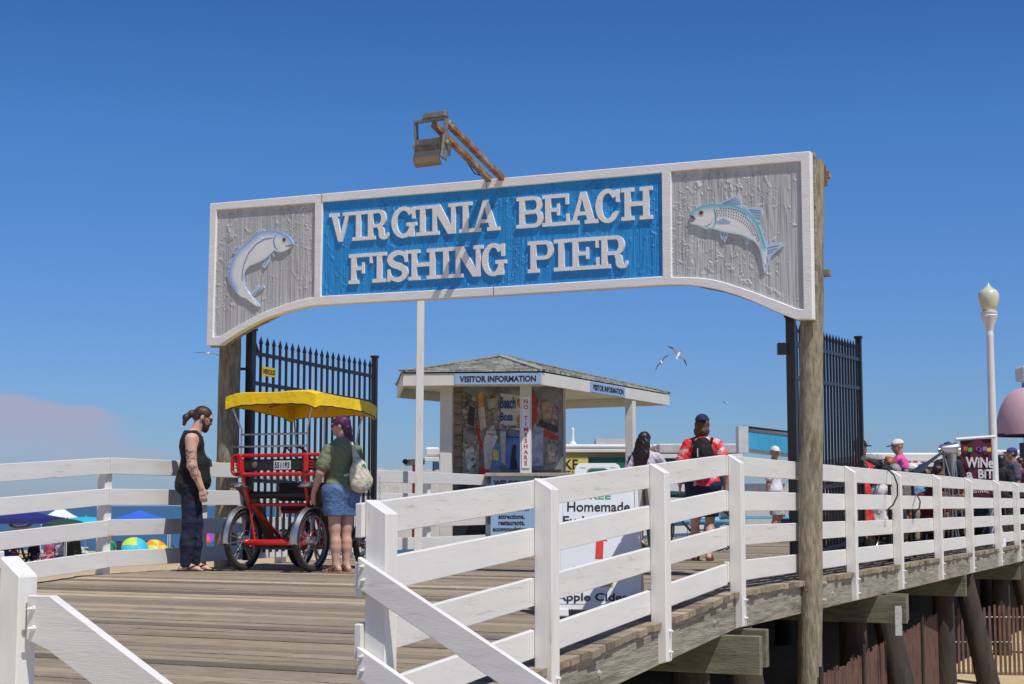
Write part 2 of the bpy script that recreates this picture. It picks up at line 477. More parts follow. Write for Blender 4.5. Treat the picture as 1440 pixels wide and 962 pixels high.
def rail_run(root, segs, of, mlist=(WOODW2, WOODW4), lift=0, TOPS=TOPS):
    """segs: list of u break points; of: function u->o of the board centre"""
    k = 0
    for a, b in zip(segs[:-1], segs[1:]):
        for t in TOPS:
            mb = MB(); zc = t-BH/2+lift+random.uniform(-.004, .004)
            mb.plank(pw(a+.002, of(a), zc), pw(b-.002, of(b), zc), BT, BH, PP)
            obj('rail', mb, mlist[k % 2], root, bevel=.004); k += 1
def yu(Y): return (Y-12.76)*1.107
rr = thing('white_railing', pw(0, 0), HEAD, 'long white board railing on the right edge of the pier, behind the big round pole', 'railing', 'white wooden railings of the pier')
ups = [0.08]+[yu(14.6), yu(16.43), yu(18.53), yu(20.85), yu(23.1), yu(25.6), yu(27.6)]
ups[1] = 2.48
u = ups[-1]
while u < 70: u += 2.45; ups.append(u)
for u in ups: make_post(rr, u, .0, 1.10, .31)
rail_run(rr, [0.0, ups[2], ups[4], ups[6], ups[8], ups[10], ups[14], ups[-1]], lambda u: -.073)
rp = thing('white_railing', pw(-5.7, 0), HEAD, 'white board railing sloping down with the ramp, in front of the sandwich board', 'railing', 'white wooden railings of the pier')
U1 = yu(7.64); U2 = yu(9.41); U3 = yu(11.19)
for u in (U1, U2, U3): make_post(rp, u, 0., 1.105, .31 if u > U1 else .36, s=.115)
TRm = [1.10, .815, .52, .218]
for a_, b_ in ((U1-.09, U2), (U2, U3), (U3, -.006)): rail_run(rp, [a_, b_], lambda u: -.078, TOPS=TRm)
TL = [1.174, .861, .548, .235]
# left railing: boards on the deck side, posts outside
rl = thing('white_railing', pw(0, -6.7), HEAD, 'white board railing on the left of the pier behind the bearded man and pedal cart', 'railing', 'white wooden railings of the pier')
lu = [LU+.03]; 
while lu[-1] < 60: lu.append(lu[-1]+(1.75 if len(lu) < 4 else 2.4))
for u in lu: make_post(rl, u, left_o(u)-.03, 1.155, .31, side=-1)
rail_run(rl, [LU, lu[2], lu[4], lu[6], lu[8], lu[12], lu[16], lu[-1]], lambda u: left_o(u)+.045, TOPS=TL)
rl2 = thing('white_railing', pw(-4, -6.7), HEAD, 'white board railing down the left side of the ramp, beach tents behind it', 'railing', 'white wooden railings of the pier')
for u in (-1.8, -3.8, -6, -8.2, -10.4, -12.6, -14.8): make_post(rl2, u, -6.72, 1.155, .31, side=-1)
rail_run(rl2, [-14.8, -10.4, -6, LU-.004], lambda u: -6.645, TOPS=TL)
# railing at the near side of the stair opening
UF = yu(5.41)
rf = thing('white_railing', pw(UF, 0), HEAD, 'white post and boards at the bottom left corner, nearest to the camera', 'railing', 'white wooden railings of the pier')
for u in (UF, UF-1.9, UF-3.8, UF-5.7): make_post(rf, u, 0.004, 1.075, .4, s=.090)
rail_run(rf, [UF-5.7, UF-1.9, UF+.0], lambda u: -.078)

# ------------------------------------------------------------------ stair with its two handrails
def handrail(u, name_lab, starts, o0, out, SL=-.55):
    root = thing('stair_handrail', pw(u, out+1.2, -.9), HEAD, name_lab, 'handrail', 'handrail boards of the stair')
    for zt, flat in starts:
        mb = MB(); o1 = 2.5
        z0 = zt; h = .148
        pts = [(o0, z0)]
        if flat: pts.append((o0+.10, z0))
        of = pts[-1][0]; pts.append((o1, z0+SL*(o1-of)))
        T = [pw(u-.019, o, z, False) for o, z in pts]; T2 = [pw(u+.019, o, z, False) for o, z in pts]
        hb = [h]+[h]*(len(pts)-1)
        if flat: hb[1] = h+.035
        B = [t-Z*k for t, k in zip(T, hb)]; B2 = [t-Z*k for t, k in zip(T2, hb)]
        n = len(pts); vs = T+T2+B+B2; fs = []
        for i in range(n-1):
            fs += [(i, i+1, n+i+1, n+i), (2*n+i, 3*n+i, 3*n+i+1, 2*n+i+1), (i, 2*n+i, 2*n+i+1, i+1), (n+i, n+i+1, 3*n+i+1, 3*n+i)]
        fs += [(0, n, 3*n, 2*n), (n-1, 3*n-1, 4*n-1, 2*n-1)]
        mb.add(vs, fs); ro = obj('rail', mb, WOODW3, root, bevel=.004)
        for dz_, do in ((-.045, .03), (-.11, .035)):
            b = MB(); bolt(b, pw(u-.019, o0+do, z0+dz_, False), -AX, .010)
            obj('bolt', b, mat('white painted bolts', (.72, .72, .7), .5), ro, smooth=True)
    mb = MB(); p = pw(u, 2.45, 0, False); zt = starts[0][0]-.55*(2.45-o0)+.05
    mb.plank(Vector((p.x, p.y, (zt-1.95)/2))-AX*.05, Vector((p.x, p.y, (zt-1.95)/2))+AX*.05, .1, zt+1.95, PP); obj('post', mb, WOODW, root, bevel=.005)
    return root
handrail(U1-.08, 'pair of long white boards sloping down to the right in front of the ramp railing', [(.445, False), (.02, False)], -.075, 0)
handrail(UF, 'white sloping board running from the near corner post down to the bottom edge', [(.388, True), (-.06, True)], .06, 0)
st = thing('stair', pw((U1+UF)/2, 1.3, -1.5, False), HEAD, 'grey timber stair going down from the ramp to the sand, between the two handrails', 'stair')
z0 = dz((U1+UF)/2)
for i in range(9):
    mb = MB(); z = z0-.165*(i+1); o = .16+.29*i
    if z < -1.9: break
    mb.plank(pw(UF+.1, o, z-.02, False), pw(U1-.12, o, z-.02, False), .28, .04, PP); obj('tread', mb, WOODG, st, bevel=.004)
for u in (UF+.12, U1-.14):
    mb = MB(); a = pw(u, .03, z0-.28, False); b = pw(u, 2.5, z0-.28-.57*2.47, False); mb.plank(a, b, .05, .28, AX); obj('stringer', mb, WOODG, st, bevel=.004)

# ------------------------------------------------------------------ slatted sand fences below the pier
SLAT = mat('red brown fence slats', (.15, .08, .058), .9, var=.35, vscale=5, bump=.4)
def sand_fence(a, b, lab, h=1.12):
    a = Vector(a); b = Vector(b); d = b-a; L_ = d.length; d.normalize(); n = Vector((d.y, -d.x, 0)); rnd = random.Random(int(a.x*10))
    root = thing('sand_fence', (a+b)/2+Vector((0, 0, -1.95)), 0, lab, 'fence', 'slatted sand fences under the pier')
    mb = MB(); k = 0; s = 0
    while s < L_:
        p = a+d*s; lean = rnd.uniform(-.02, .02); hh = h+rnd.uniform(-.03, .03); z0 = -1.98
        mb.beam(p+Z*z0, p+d*lean+Z*(z0+hh), .012, .038, d); s += .072+rnd.uniform(-.008, .008)
    obj('slats', mb, SLAT, root)
    for z in (-1.8, -1.4, -1.02):
        w = MB(); w.tube([a+Z*z-n*.01, (a+b)/2+Z*(z-.02)-n*.01, b+Z*z-n*.01], .004, 5); obj('wire', w, GALV, root)
    s = 0
    while s < L_:
        w = MB(); p = a+d*s+n*.03; w.tube([p+Z*-2, p+Z*-.75], .02, 6); obj('stake', w, PILE, root); s += 2.4
sand_fence((2.75, 14.3, 0), (6.75, 24.4, 0), 'reddish slatted sand fence running along under the pier edge in half shade')
sand_fence((6.8, 24.45, 0), (13.5, 24.9, 0), 'reddish slatted sand fence standing on sunlit sand at the bottom right corner')
ns = MB(); c = at(1263.5, 873, 17.3); ns.box(c, (.075, .01, .32)); mb = obj('notice_plate', ns, mat('dirty white plate', (.5, .5, .48), .5, dirt=(.15, .15, .15, .6), dscale=20, dthr=.5))
tag(mb, 'small narrow pale plate fixed to a dark pile under the deck edge', 'sign')
# ------------------------------------------------------------------ the big sign over the pier
P0 = Vector((-.1928*17.85, 17.85, 0)); P1 = Vector((.1957*14.48, 14.48, 0))
SE = (P1-P0).normalized(); SN = SE.cross(Z)
def sp(px, py, off=0.):
    r = ray(px, py); C0 = Vector((0, 0, CAMZ)); t = (P0+SN*off-C0).dot(SN)/r.dot(SN); p = C0+r*t
    return ((p-P0).dot(SE), p.z)
def sfr(off): return frame(P0+SN*off, SE, Z)
# relief surface material for carved, sandblasted cedar
def blasted(name, col, col2, var):
    m = bpy.data.materials.new(name); m.use_nodes = True; nt = m.node_tree; N = nt.nodes; L = nt.links; b = N['Principled BSDF']
    b.inputs['Roughness'].default_value = .5
    tc = N.new('ShaderNodeTexCoord')
    def nz(scale, st, det=4, dist=0.):
        mp = N.new('ShaderNodeMapping'); mp.inputs['Scale'].default_value = st; L.new(tc.outputs['Object'], mp.inputs['Vector'])
        n = N.new('ShaderNodeTexNoise'); n.inputs['Scale'].default_value = scale; n.inputs['Detail'].default_value = det; n.inputs['Distortion'].default_value = dist
        L.new(mp.outputs[0], n.inputs['Vector']); return n.outputs['Fac']
    def ma(op, a, c):
        q = N.new('ShaderNodeMath'); q.operation = op
        for i, x in enumerate((a, c)):
            if isinstance(x, float): q.inputs[i].default_value = x
            else: L.new(x, q.inputs[i])
        return q.outputs[0]
    def band(v, a, c):
        q = N.new('ShaderNodeMapRange'); q.inputs['From Min'].default_value = a; q.inputs['From Max'].default_value = c; L.new(v, q.inputs['Value']); return q.outputs[0]
    grain = nz(42, (1, 1, .03), 5, .4)
    mp = N.new('ShaderNodeMapping'); mp.inputs['Scale'].default_value = (1, 1, .16); L.new(tc.outputs['Object'], mp.inputs['Vector'])
    n1 = N.new('ShaderNodeTexNoise'); n1.inputs['Scale'].default_value = 3.0; n1.inputs['Detail'].default_value = 3; L.new(mp.outputs[0], n1.inputs['Vector'])
    rings = ma('SINE', ma('MULTIPLY', n1.outputs['Fac'], 62.), 0.)
    knots = band(nz(9, (1, 1, .8), 2, .8), .60, .78)
    patch = band(nz(1.6, (1, 1, 1), 3), .42, .6)
    lump = ma('MULTIPLY', band(nz(26, (1, 1, .75), 2), .56, .74), patch)
    h = ma('ADD', ma('MULTIPLY', grain, .9), ma('MULTIPLY', ma('MULTIPLY', rings, band(nz(1.3, (1, 1, .6), 2), .45, .6)), .16))
    h = ma('ADD', h, ma('ADD', ma('MULTIPLY', knots, .6), ma('MULTIPLY', lump, .8)))
    bp = N.new('ShaderNodeBump'); bp.inputs['Strength'].default_value = .7; bp.inputs['Distance'].default_value = .028
    L.new(h, bp.inputs['Height']); L.new(bp.outputs['Normal'], b.inputs['Normal'])
    mx = N.new('ShaderNodeMix'); mx.data_type = 'RGBA'; mx.inputs[6].default_value = (*col, 1); mx.inputs[7].default_value = (*col2, 1)
    f = ma('ADD', ma('MULTIPLY', band(nz(22, (1, 1, .04), 4), .35, .7), .6), ma('MULTIPLY', band(nz(2.2, (1, 1, .5), 4), .35, .65), .4))
    L.new(f, mx.inputs[0]); L.new(mx.outputs[2], b.inputs['Base Color'])
    return m
BLUE = blasted('carved wood painted blue', (.02, .33, .76), (.015, .245, .64), .2)
GREY = blasted('carved wood painted grey', (.60, .61, .61), (.41, .42, .42), .2)
FR = mat('off white sign paint', (.84, .835, .82), .55, var=.05, vscale=4, bump=.35, bscale=30, stretch=(1, 1, 4), dirt=(.45, .43, .38, .5), dscale=9, dthr=.6)

sign = thing('pier_sign', (P0+P1)/2+Z*2.4, math.atan2(SE.y, SE.x), 'wide carved sign reading VIRGINIA BEACH FISHING PIER with a fish at each end', 'sign')
S_ = lambda L_: [sp(*p) for p in L_]
OTL, OTR = (302, 288), (1143, 215)
outB = [(1147, 450.4), (1123, 450.4), (1103, 443), (1084.6, 435), (1061, 424.5), (1038, 416), (1015, 409), (992, 404.5), (965, 402), (936, 402.5),
        (700, 417), (455, 430), (437, 432), (424.6, 435), (409, 439), (394, 444), (380, 449), (367, 455), (353, 462.5), (340, 470), (328, 478), (316, 486.5), (297, 487)]
iL = [(311, 297), (449, 287), (448, 419), (436, 421), (425, 424), (409, 428.5), (394, 434), (380, 439), (367, 445), (353, 452.5), (340, 460), (328, 467), (316, 474), (306, 475)]
iB = [(459.6, 286), (935, 245.4), (936.5, 390), (700, 405), (457, 417.7)]
iR = [(948, 243.5), (1129.6, 229), (1134, 436.5), (1123, 435), (1103, 427), (1084.6, 420), (1065, 412.5), (1046, 406), (1030, 401), (1015, 396.5), (1000, 393.5), (984.6, 392), (949, 391)]
whole = S_([OTL, OTR]+outB)
def off(poly, d):   # grow slightly outwards so that the panels tuck under the frame
    cx = sum(p[0] for p in poly)/len(poly); cy = sum(p[1] for p in poly)/len(poly)
    return [(x+math.copysign(d, x-cx), y+math.copysign(d, y-cy)) for x, y in poly]
obj('panel_grey', MB().plate([off(S_(iL), .02)], .05, sfr(.012)), GREY, sign)
obj('panel_blue', MB().plate([off(S_(iB), .02)], .05, sfr(.012)), BLUE, sign)
obj('panel_grey', MB().plate([off(S_(iR), .02)], .05, sfr(.012)), GREY, sign)
pieces = []
pieces.append(S_([OTL, (690, 254.4), (690, 267), (459.6, 286), (449, 287), (311, 297)]))
pieces.append(S_([(690, 254.4), OTR, (1129.6, 229), (948, 243.5), (935, 245.4), (690, 267)]))
pieces.append(S_([OTL, (311, 297), (306, 475), (297, 487)]))
pieces.append(S_([(449, 287), (459.6, 286), (457, 417.7), (455, 430), (448, 419)]))
pieces.append(S_([(935, 245.4), (948, 243.5), (949, 391), (936, 402.5), (936.5, 390)]))
pieces.append(S_([OTR, (1147, 450.4), (1134, 436.5), (1129.6, 229)]))
pieces.append(S_(outB[10:12]+[(457, 417.7), (700, 405)])); pieces.append(S_(outB[9:11]+[(700, 405), (936.5, 390)]))
pieces.append(S_(outB[11:23]+iL[13:1:-1]))
pieces.append(S_(outB[0:10]+[iR[12]]+iR[11:1:-1]))
fm = MB().plate(pieces, .088, sfr(.0))
obj('sign_frame', fm, FR, sign, bevel=.006)
bk = MB().plate([off(whole, -.012)], .05, sfr(-.052)); obj('backing_board', bk, WOODG, sign)
yb = MB().plate([S_([p for p in outB]+[(x, y-4) for x, y in reversed(outB)])], .01, sfr(-.011)); obj('bottom_edge', yb, mat('yellowed raw edge', (.50, .34, .12), .7, var=.2), sign)
for px, y0, y1 in ((690, 254.4, 267), (700, 405, 417), (459, 275, 287)):
    sm = MB(); a, za = sp(px, y0); b, zb = sp(px, y1); M = sfr(.0885)
    sm.plate([[(a-.004, zb), (a+.004, zb), (a+.004, za), (a-.004, za)]], .0015, M); obj('joint', sm, mat('dark seam', (.2, .19, .18), .8), sign)

# --- slab serif letters
T = .198; TN = .135; SF = .118
def rc(x0, y0, x1, y1): return [(x0, y0), (x1, y0), (x1, y1), (x0, y1)]
def arc(cx, cy, rx, ry, t, a0, a1, n=14, tv=None):
    tv = tv or TN; o = []; i_ = []
    for k in range(n+1):
        a = R(a0+(a1-a0)*k/n); o.append((cx+rx*math.cos(a), cy+ry*math.sin(a))); i_.append((cx+(rx-t)*math.cos(a), cy+(ry-tv)*math.sin(a)))
    return o+i_[::-1]
def stem(c, w=T, s=None, top=True, bot=True):
    s = s or w*1.0; P = [rc(c-w/2, 0, c+w/2, 1)]
    for y, on in ((0, bot), (1-SF, top)):
        if on: P.append(rc(c-w/2-s, y, c+w/2+s, y+SF))
    return P
def glyph(ch, W):
    g = []
    if ch == 'I': g = stem(W/2, s=(W-T)/2)
    elif ch == 'H':
        s = .11; g = stem(T/2+s, s=s)+stem(W-T/2-s, s=s)+[rc(T, .43, W-T, .43+TN)]
    elif ch == 'N':
        s = .10; tn = T*.8; g = stem(s+tn/2, tn, s=s)+[rc(W-s-tn, .02, W-s, 1), rc(W-2*s-tn, 1-SF, W, 1)]
        g += [[(s*.3, 1), (s+.27, 1), (W-s, 0), (W-s-.27, 0)]]
        g[1] = rc(0, 0, 2*s+tn, SF)
    elif ch == 'V':
        g = [[(.05, 1), (.05+T*1.2, 1), (W/2+T*.45, 0), (W/2-T*.35, 0)], [(W-.05, 1), (W-.05-TN*1.1, 1), (W/2-T*.2, 0), (W/2+T*.45, 0)]]
        g += [rc(-.03, 1-SF, .10+T*1.35, 1), rc(W-.12-TN*1.5, 1-SF, W+.03, 1)]
    elif ch == 'A':
        g = [[(W/2-T*.5, 1), (W/2+T*.45, 1), (W-.07, 0), (W-.07-T*1.25, 0)], [(W/2-T*.5, 1), (W/2+T*.1, 1), (.07+TN, 0), (.07, 0)]]
        g += [rc(-.02, 0, .13+TN*1.5, SF), rc(W-.16-T*1.4, 0, W+.02, SF), rc(W*.25, .27, W*.75, .27+TN*.85)]
    elif ch in 'EF':
        g = stem(.10+T/2, s=.10, bot=True)
        g += [rc(.1, 1-SF, W, 1), rc(W-.10, .66, W, 1), rc(.1, .45, W*.66, .45+SF), rc(W*.66-.09, .33, W*.66, .70)]
        if ch == 'E': g += [rc(.1, 0, W+.02, SF), rc(W-.08, 0, W+.02, .36)]
    elif ch in 'PRB':
        g = [rc(.1, 0, .1+T, 1), rc(0, 1-SF, .5*W, 1), rc(0, 0, .1+T+.1, SF)]
        if ch == 'B':
            g += [rc(.1, 0, W-.27, SF), rc(.1, .44, W-.3, .44+SF), rc(.1, 1-SF, W-.3, 1)]
            g += [arc(W-.34, .72, .30, .28, T*.95, -90, 90, tv=SF), arc(W-.32, .29, .32, .29, T, -90, 90, tv=SF)]
        else:
            xr = W-(.02 if ch == 'P' else .16); g += [rc(.1, .40, xr-.28, .40+SF), rc(.1, 1-SF, xr-.28, 1), arc(xr-.30, .70, .30, .30, T, -90, 90, tv=SF)]
            if ch == 'R':
                x = xr-.24
                g += [[(x-.10, .46), (x+.03, .46), (x+.11, .40), (x+.16, .3), (x+.17, .16), (x+.20, .11), (x+.25, .11), (x+.265, .2), (x+.34, .2), (x+.345, .10), (x+.30, .01), (x+.20, -.03), (x+.07, -.02), (x-.02, .04), (x-.055, .14), (x-.06, .28), (x-.10, .38)]]
    elif ch in 'CG':
        rx = W/2-.0; cx = rx; g = [arc(cx, .5, rx, .53, T*1.05, 35, 325, 34, tv=TN)]
        g += [rc(W-.13, .60, W-.01, 1)]
        g += [[(W-.30, .90), (W-.05, .80), (W-.05, .93), (W-.26, .99)]]
        if ch == 'C': g += [[(W-.28, .02), (W-.16, .06), (W-.02, .30), (W-.14, .33), (W-.30, .16)]]
        else: g += [rc(W-.34, .36, W+.06, .36+SF), rc(W-.24, -.0, W-.04, .45)]
    elif ch == 'S':
        pts = []
        path = [(W-.10, .72), (W-.16, .86), (W*.52, .95), (W*.24, .86), (W*.15, .72), (W*.28, .58), (W*.55, .50), (W*.80, .39), (W-.12, .26), (W-.2, .12), (W*.5, .05), (.16, .14), (.09, .30)]
        wd = [.10, .12, .155, .18, .21, .22, .23, .22, .21, .18, .155, .12, .10]
        L2 = []; R2 = []
        # resample with Catmull-Rom
        P = [path[0]]+path+[path[-1]]; Wd = [wd[0]]+wd+[wd[-1]]; Q = []
        for i in range(1, len(P)-2):
            for k in range(4):
                t = k/4
                f = lambda a, b, c, d: .5*((2*b)+(-a+c)*t+(2*a-5*b+4*c-d)*t*t+(-a+3*b-3*c+d)*t**3)
                Q.append((f(*[P[i+j][0] for j in (-1, 0, 1, 2)]), f(*[P[i+j][1] for j in (-1, 0, 1, 2)]), Wd[i]*(1-t)+Wd[i+1]*t))
        Q.append((*path[-1], wd[-1]))
        for i, q in enumerate(Q):
            a = Q[max(0, i-1)]; b = Q[min(len(Q)-1, i+1)]; dx, dy = b[0]-a[0], b[1]-a[1]; l = math.hypot(dx, dy); nx, ny = -dy/l, dx/l
            L2.append((q[0]+nx*q[2]/2, q[1]+ny*q[2]/2)); R2.append((q[0]-nx*q[2]/2, q[1]-ny*q[2]/2))
        for i in range(len(Q)-1): g.append([L2[i], L2[i+1], R2[i+1], R2[i]])
        g += [rc(W-.14, .62, W-.03, 1.0), rc(0.03, 0, .14, .40)]
    return g
def z3(x, y): return (455+.18056*x, 255+.18056*y)
def z4(x, y): return (700+.17014*x, 250+.17014*y)
line1 = [('V', z3, 80, 243, 255, 474), ('I', z3, 256, 350, 242, 470), ('R', z3, 358, 550, 232, 465), ('G', z3, 560, 745, 210, 442), ('I', z3, 752, 850, 198, 430), ('N', z3, 858, 1076, 190, 420),
         ('I', z3, 1085, 1183, 172, 408), ('A', z3, 1187, 1396, 158, 396), ('B', z4, 184, 405, 165, 428), ('E', z4, 398, 612, 147, 405), ('A', z4, 620, 852, 130, 392), ('C', z4, 835, 1035, 108, 378), ('H', z4, 1047, 1304, 92, 355)]
line2 = [('F', z3, 228, 410, 570, 804), ('I', z3, 413, 518, 558, 793), ('S', z3, 523, 690, 555, 786), ('H', z3, 694, 920, 538, 775), ('I', z3, 928, 1035, 525, 758), ('N', z3, 1038, 1270, 512, 748), ('G', z3, 1262, 1440, 497, 738),
         ('P', z4, 277, 495, 528, 798), ('I', z4, 493, 613, 515, 778), ('E', z4, 622, 860, 503, 768), ('R', z4, 860, 1115, 490, 752)]
for line in (line1, line2):
    X = []; B_ = []; T_ = []
    for ch, f, x0, x1, yt, yb_ in line:
        xm = (x0+x1)/2; s, zb = sp(*f(xm, yb_)); _, zt = sp(*f(xm, yt)); X.append(s); B_.append(zb); T_.append(zt)
    pb = np.polyfit(X, B_, 1); pt = np.polyfit(X, T_, 1)
    for ch, f, x0, x1, yt, yb_ in line:
        ym = (yt+yb_)/2; s0, _ = sp(*f(x0, ym)); s1, _ = sp(*f(x1, ym)); sm = (s0+s1)/2
        zb = np.polyval(pb, sm); h = np.polyval(pt, sm)-zb; W = (s1-s0)/h
        polys = [[(s0+x*h, zb+y*h+pb[0]*(s0+x*h-sm)) for x, y in p] for p in glyph(ch, W)]
        obj('letter', MB().plate(polys, .020, sfr(.062)), FR, sign, bevel=.0)

# --- carved fishes
def dist_path(x, y, path):
    best = 9
    for (ax, ay), (bx, by) in zip(path[:-1], path[1:]):
        dx, dy = bx-ax, by-ay; t = max(0, min(1, ((x-ax)*dx+(y-ay)*dy)/(dx*dx+dy*dy+1e-12)))
        best = min(best, math.hypot(x-ax-t*dx, y-ay-t*dy))
    return best
def gridpts(poly, d):
    xs = [p[0] for p in poly]; ys = [p[1] for p in poly]; P = []; y = min(ys); k = 0
    while y < max(ys):
        x = min(xs)+(d/2 if k % 2 else 0)
        while x < max(xs): P.append((x, y)); x += d
        y += d*.87; k += 1
    return P
FISHM = mat('hand painted fish', (1, 1, 1), .45, var=.04, attr='Col', bump=.2)
def smooth_closed(P, n=4):
    Q = []; m = len(P)
    for i in range(m):
        a, b, c, d = P[i-1], P[i], P[(i+1) % m], P[(i+2) % m]
        for k in range(n):
            t = k/n; Q.append(tuple(.5*((2*b[j])+(-a[j]+c[j])*t+(2*a[j]-5*b[j]+4*c[j]-d[j])*t*t+(-a[j]+3*b[j]-3*c[j]+d[j])*t**3) for j in (0, 1)))
    return Q
def fish(f, body, back, belly, fins, finrays, eye, marks, spots=None, cb=(.20, .50, .60), cf=(.50, .62, .76), cw=(.80, .82, .81)):
    bodyP = S_([f(*p) for p in smooth_closed(body)]); backP = S_([f(*p) for p in back]); bellyP = S_([f(*p) for p in belly])
    def cf_(x, y):
        d = dist_path(x, y, backP); e = dist_path(x, y, bellyP)
        t = max(0, 1-d/.085); c = mix3(cw, cb, min(1, t*1.15)**1.3)
        c = mix3(c, cb, max(0, 1-e/.02)*.8); return c
    fm_ = MB().plate([bodyP], .022, sfr(.062), pts=[q for q in gridpts(bodyP, .02)], colfn=cf_)
    fo = obj('carved_fish', fm_, FISHM, sign, color=True)
    for p in fins:
        P = S_([f(*q) for q in p]); obj('fin', MB().plate([P], .014, sfr(.062), col=cf), FISHM, fo, color=True)
    def line(pts, w, col, name, z=.0845):
        P = S_([f(*q) for q in pts]); mb = MB()
        L_ = []; R_ = []
        for i, q in enumerate(P):
            a = P[max(0, i-1)]; b = P[min(len(P)-1, i+1)]; dx, dy = b[0]-a[0], b[1]-a[1]; l = math.hypot(dx, dy)+1e-9
            ww = w*(.35 if i in (0, len(P)-1) else 1)/2
            L_.append((q[0]-dy/l*ww, q[1]+dx/l*ww)); R_.append((q[0]+dy/l*ww, q[1]-dx/l*ww))
        mb.plate([L_+R_[::-1]], .002, sfr(z), col=col); return mb
    for name, pts, w, col in marks: obj(name, line(pts, w, col, name), FISHM, fo, color=True)
    mb = MB()
    for pts in finrays:
        q = line(pts, .009, (.12, .24, .48), 'x', .0765); mb.add(q.v, q.f, (.12, .24, .48))
    obj('fin_rays', mb, FISHM, fo, color=True)
    ex, ez = sp(*f(*eye)); e = MB(); M = sfr(.0845)
    for r, c, th in ((.030, (.55, .42, .30), .002), (.017, (.05, .04, .04), .004)):
        e = MB().plate([[(ex+r*math.cos(a), ez+r*math.sin(a)) for a in [2*PI*k/14 for k in range(14)]]], th, M, col=c); obj('eye', e, FISHM, fo, color=True)
    if spots:
        mb = MB()
        for path in spots:
            P = S_([f(*q) for q in path])
            for (a, b) in zip(P[:-1], P[1:]):
                L_ = math.hypot(b[0]-a[0], b[1]-a[1]); n = max(1, int(L_/.022))
                for k in range(n):
                    x = a[0]+(b[0]-a[0])*k/n; y = a[1]+(b[1]-a[1])*k/n
                    mb.plate([[(x-.005, y-.004), (x+.005, y-.004), (x+.005, y+.004), (x-.005, y+.004)]], .002, M, col=(.06, .10, .14))
        obj('spots', mb, FISHM, fo, color=True)
g5 = lambda x, y: (960+x*.14555, 260+y*.14555)
fish(g5, [(105, 300), (115, 278), (170, 235), (240, 210), (330, 203), (430, 203), (520, 212), (600, 235), (670, 280), (730, 345), (775, 430), (805, 520), (830, 605), (838, 680), (828, 760), (822, 800), (815, 835), (800, 780), (785, 700), (768, 630), (735, 575), (690, 545), (640, 525), (590, 500), (520, 487), (430, 470), (370, 455), (320, 440), (250, 440), (205, 420), (170, 402), (110, 392), (108, 376), (135, 370), (150, 345), (130, 318)],
     [(100, 290), (170, 235), (240, 210), (330, 203), (430, 203), (520, 212), (600, 235), (670, 280), (730, 345), (775, 430), (805, 520), (825, 600)],
     [(110, 395), (205, 422), (320, 440), (430, 470), (520, 487), (600, 502), (700, 550), (768, 630), (790, 700), (805, 800)],
     [[(370, 204), (450, 158), (575, 103), (590, 150), (598, 235)], [(630, 262), (660, 235), (795, 240), (795, 300), (765, 385), (720, 345)], [(375, 455), (475, 480), (452, 530), (435, 570), (400, 530)], [(595, 500), (640, 590), (695, 545)],
      [(815, 600), (870, 590), (960, 568), (1000, 600), (935, 650), (885, 695), (860, 760), (830, 850), (805, 862), (790, 760), (790, 660)]],
     [[(420, 196), (560, 150)], [(440, 203), (580, 170)], [(480, 207), (585, 195)], [(400, 200), (540, 135)], [(660, 250), (780, 262)], [(680, 270), (785, 285)], [(700, 295), (785, 312)], [(720, 320), (778, 340)],
      [(840, 620), (950, 595)], [(845, 645), (940, 625)], [(840, 670), (900, 655)], [(815, 690), (830, 800)], [(835, 690), (850, 760)], [(800, 690), (815, 820)], [(410, 480), (425, 545)], [(430, 480), (440, 540)], [(625, 520), (645, 570)]],
     (210, 283), [('gill_line', [(335, 240), (350, 300), (350, 370), (325, 430)], .014, (.10, .38, .48)), ('pectoral_fin', [(365, 375), (420, 360), (490, 375)], .055, (.36, .48, .66)), ('mouth', [(100, 310), (130, 325), (152, 346)], .028, (.12, .10, .16)), ('cheek_line', [(320, 350), (300, 390), (250, 410)], .008, (.35, .45, .55))],
     spots=[[(360, 262), (450, 265), (550, 285), (640, 330), (700, 390), (745, 470), (775, 560)], [(365, 285), (450, 290), (550, 312), (630, 355), (690, 420), (735, 500), (765, 580)], [(370, 310), (450, 312), (545, 338), (620, 380), (680, 440), (725, 520)], [(400, 240), (500, 245), (590, 270), (660, 320)]])
g6 = lambda x, y: (300+x*.19753, 300+y*.19753)
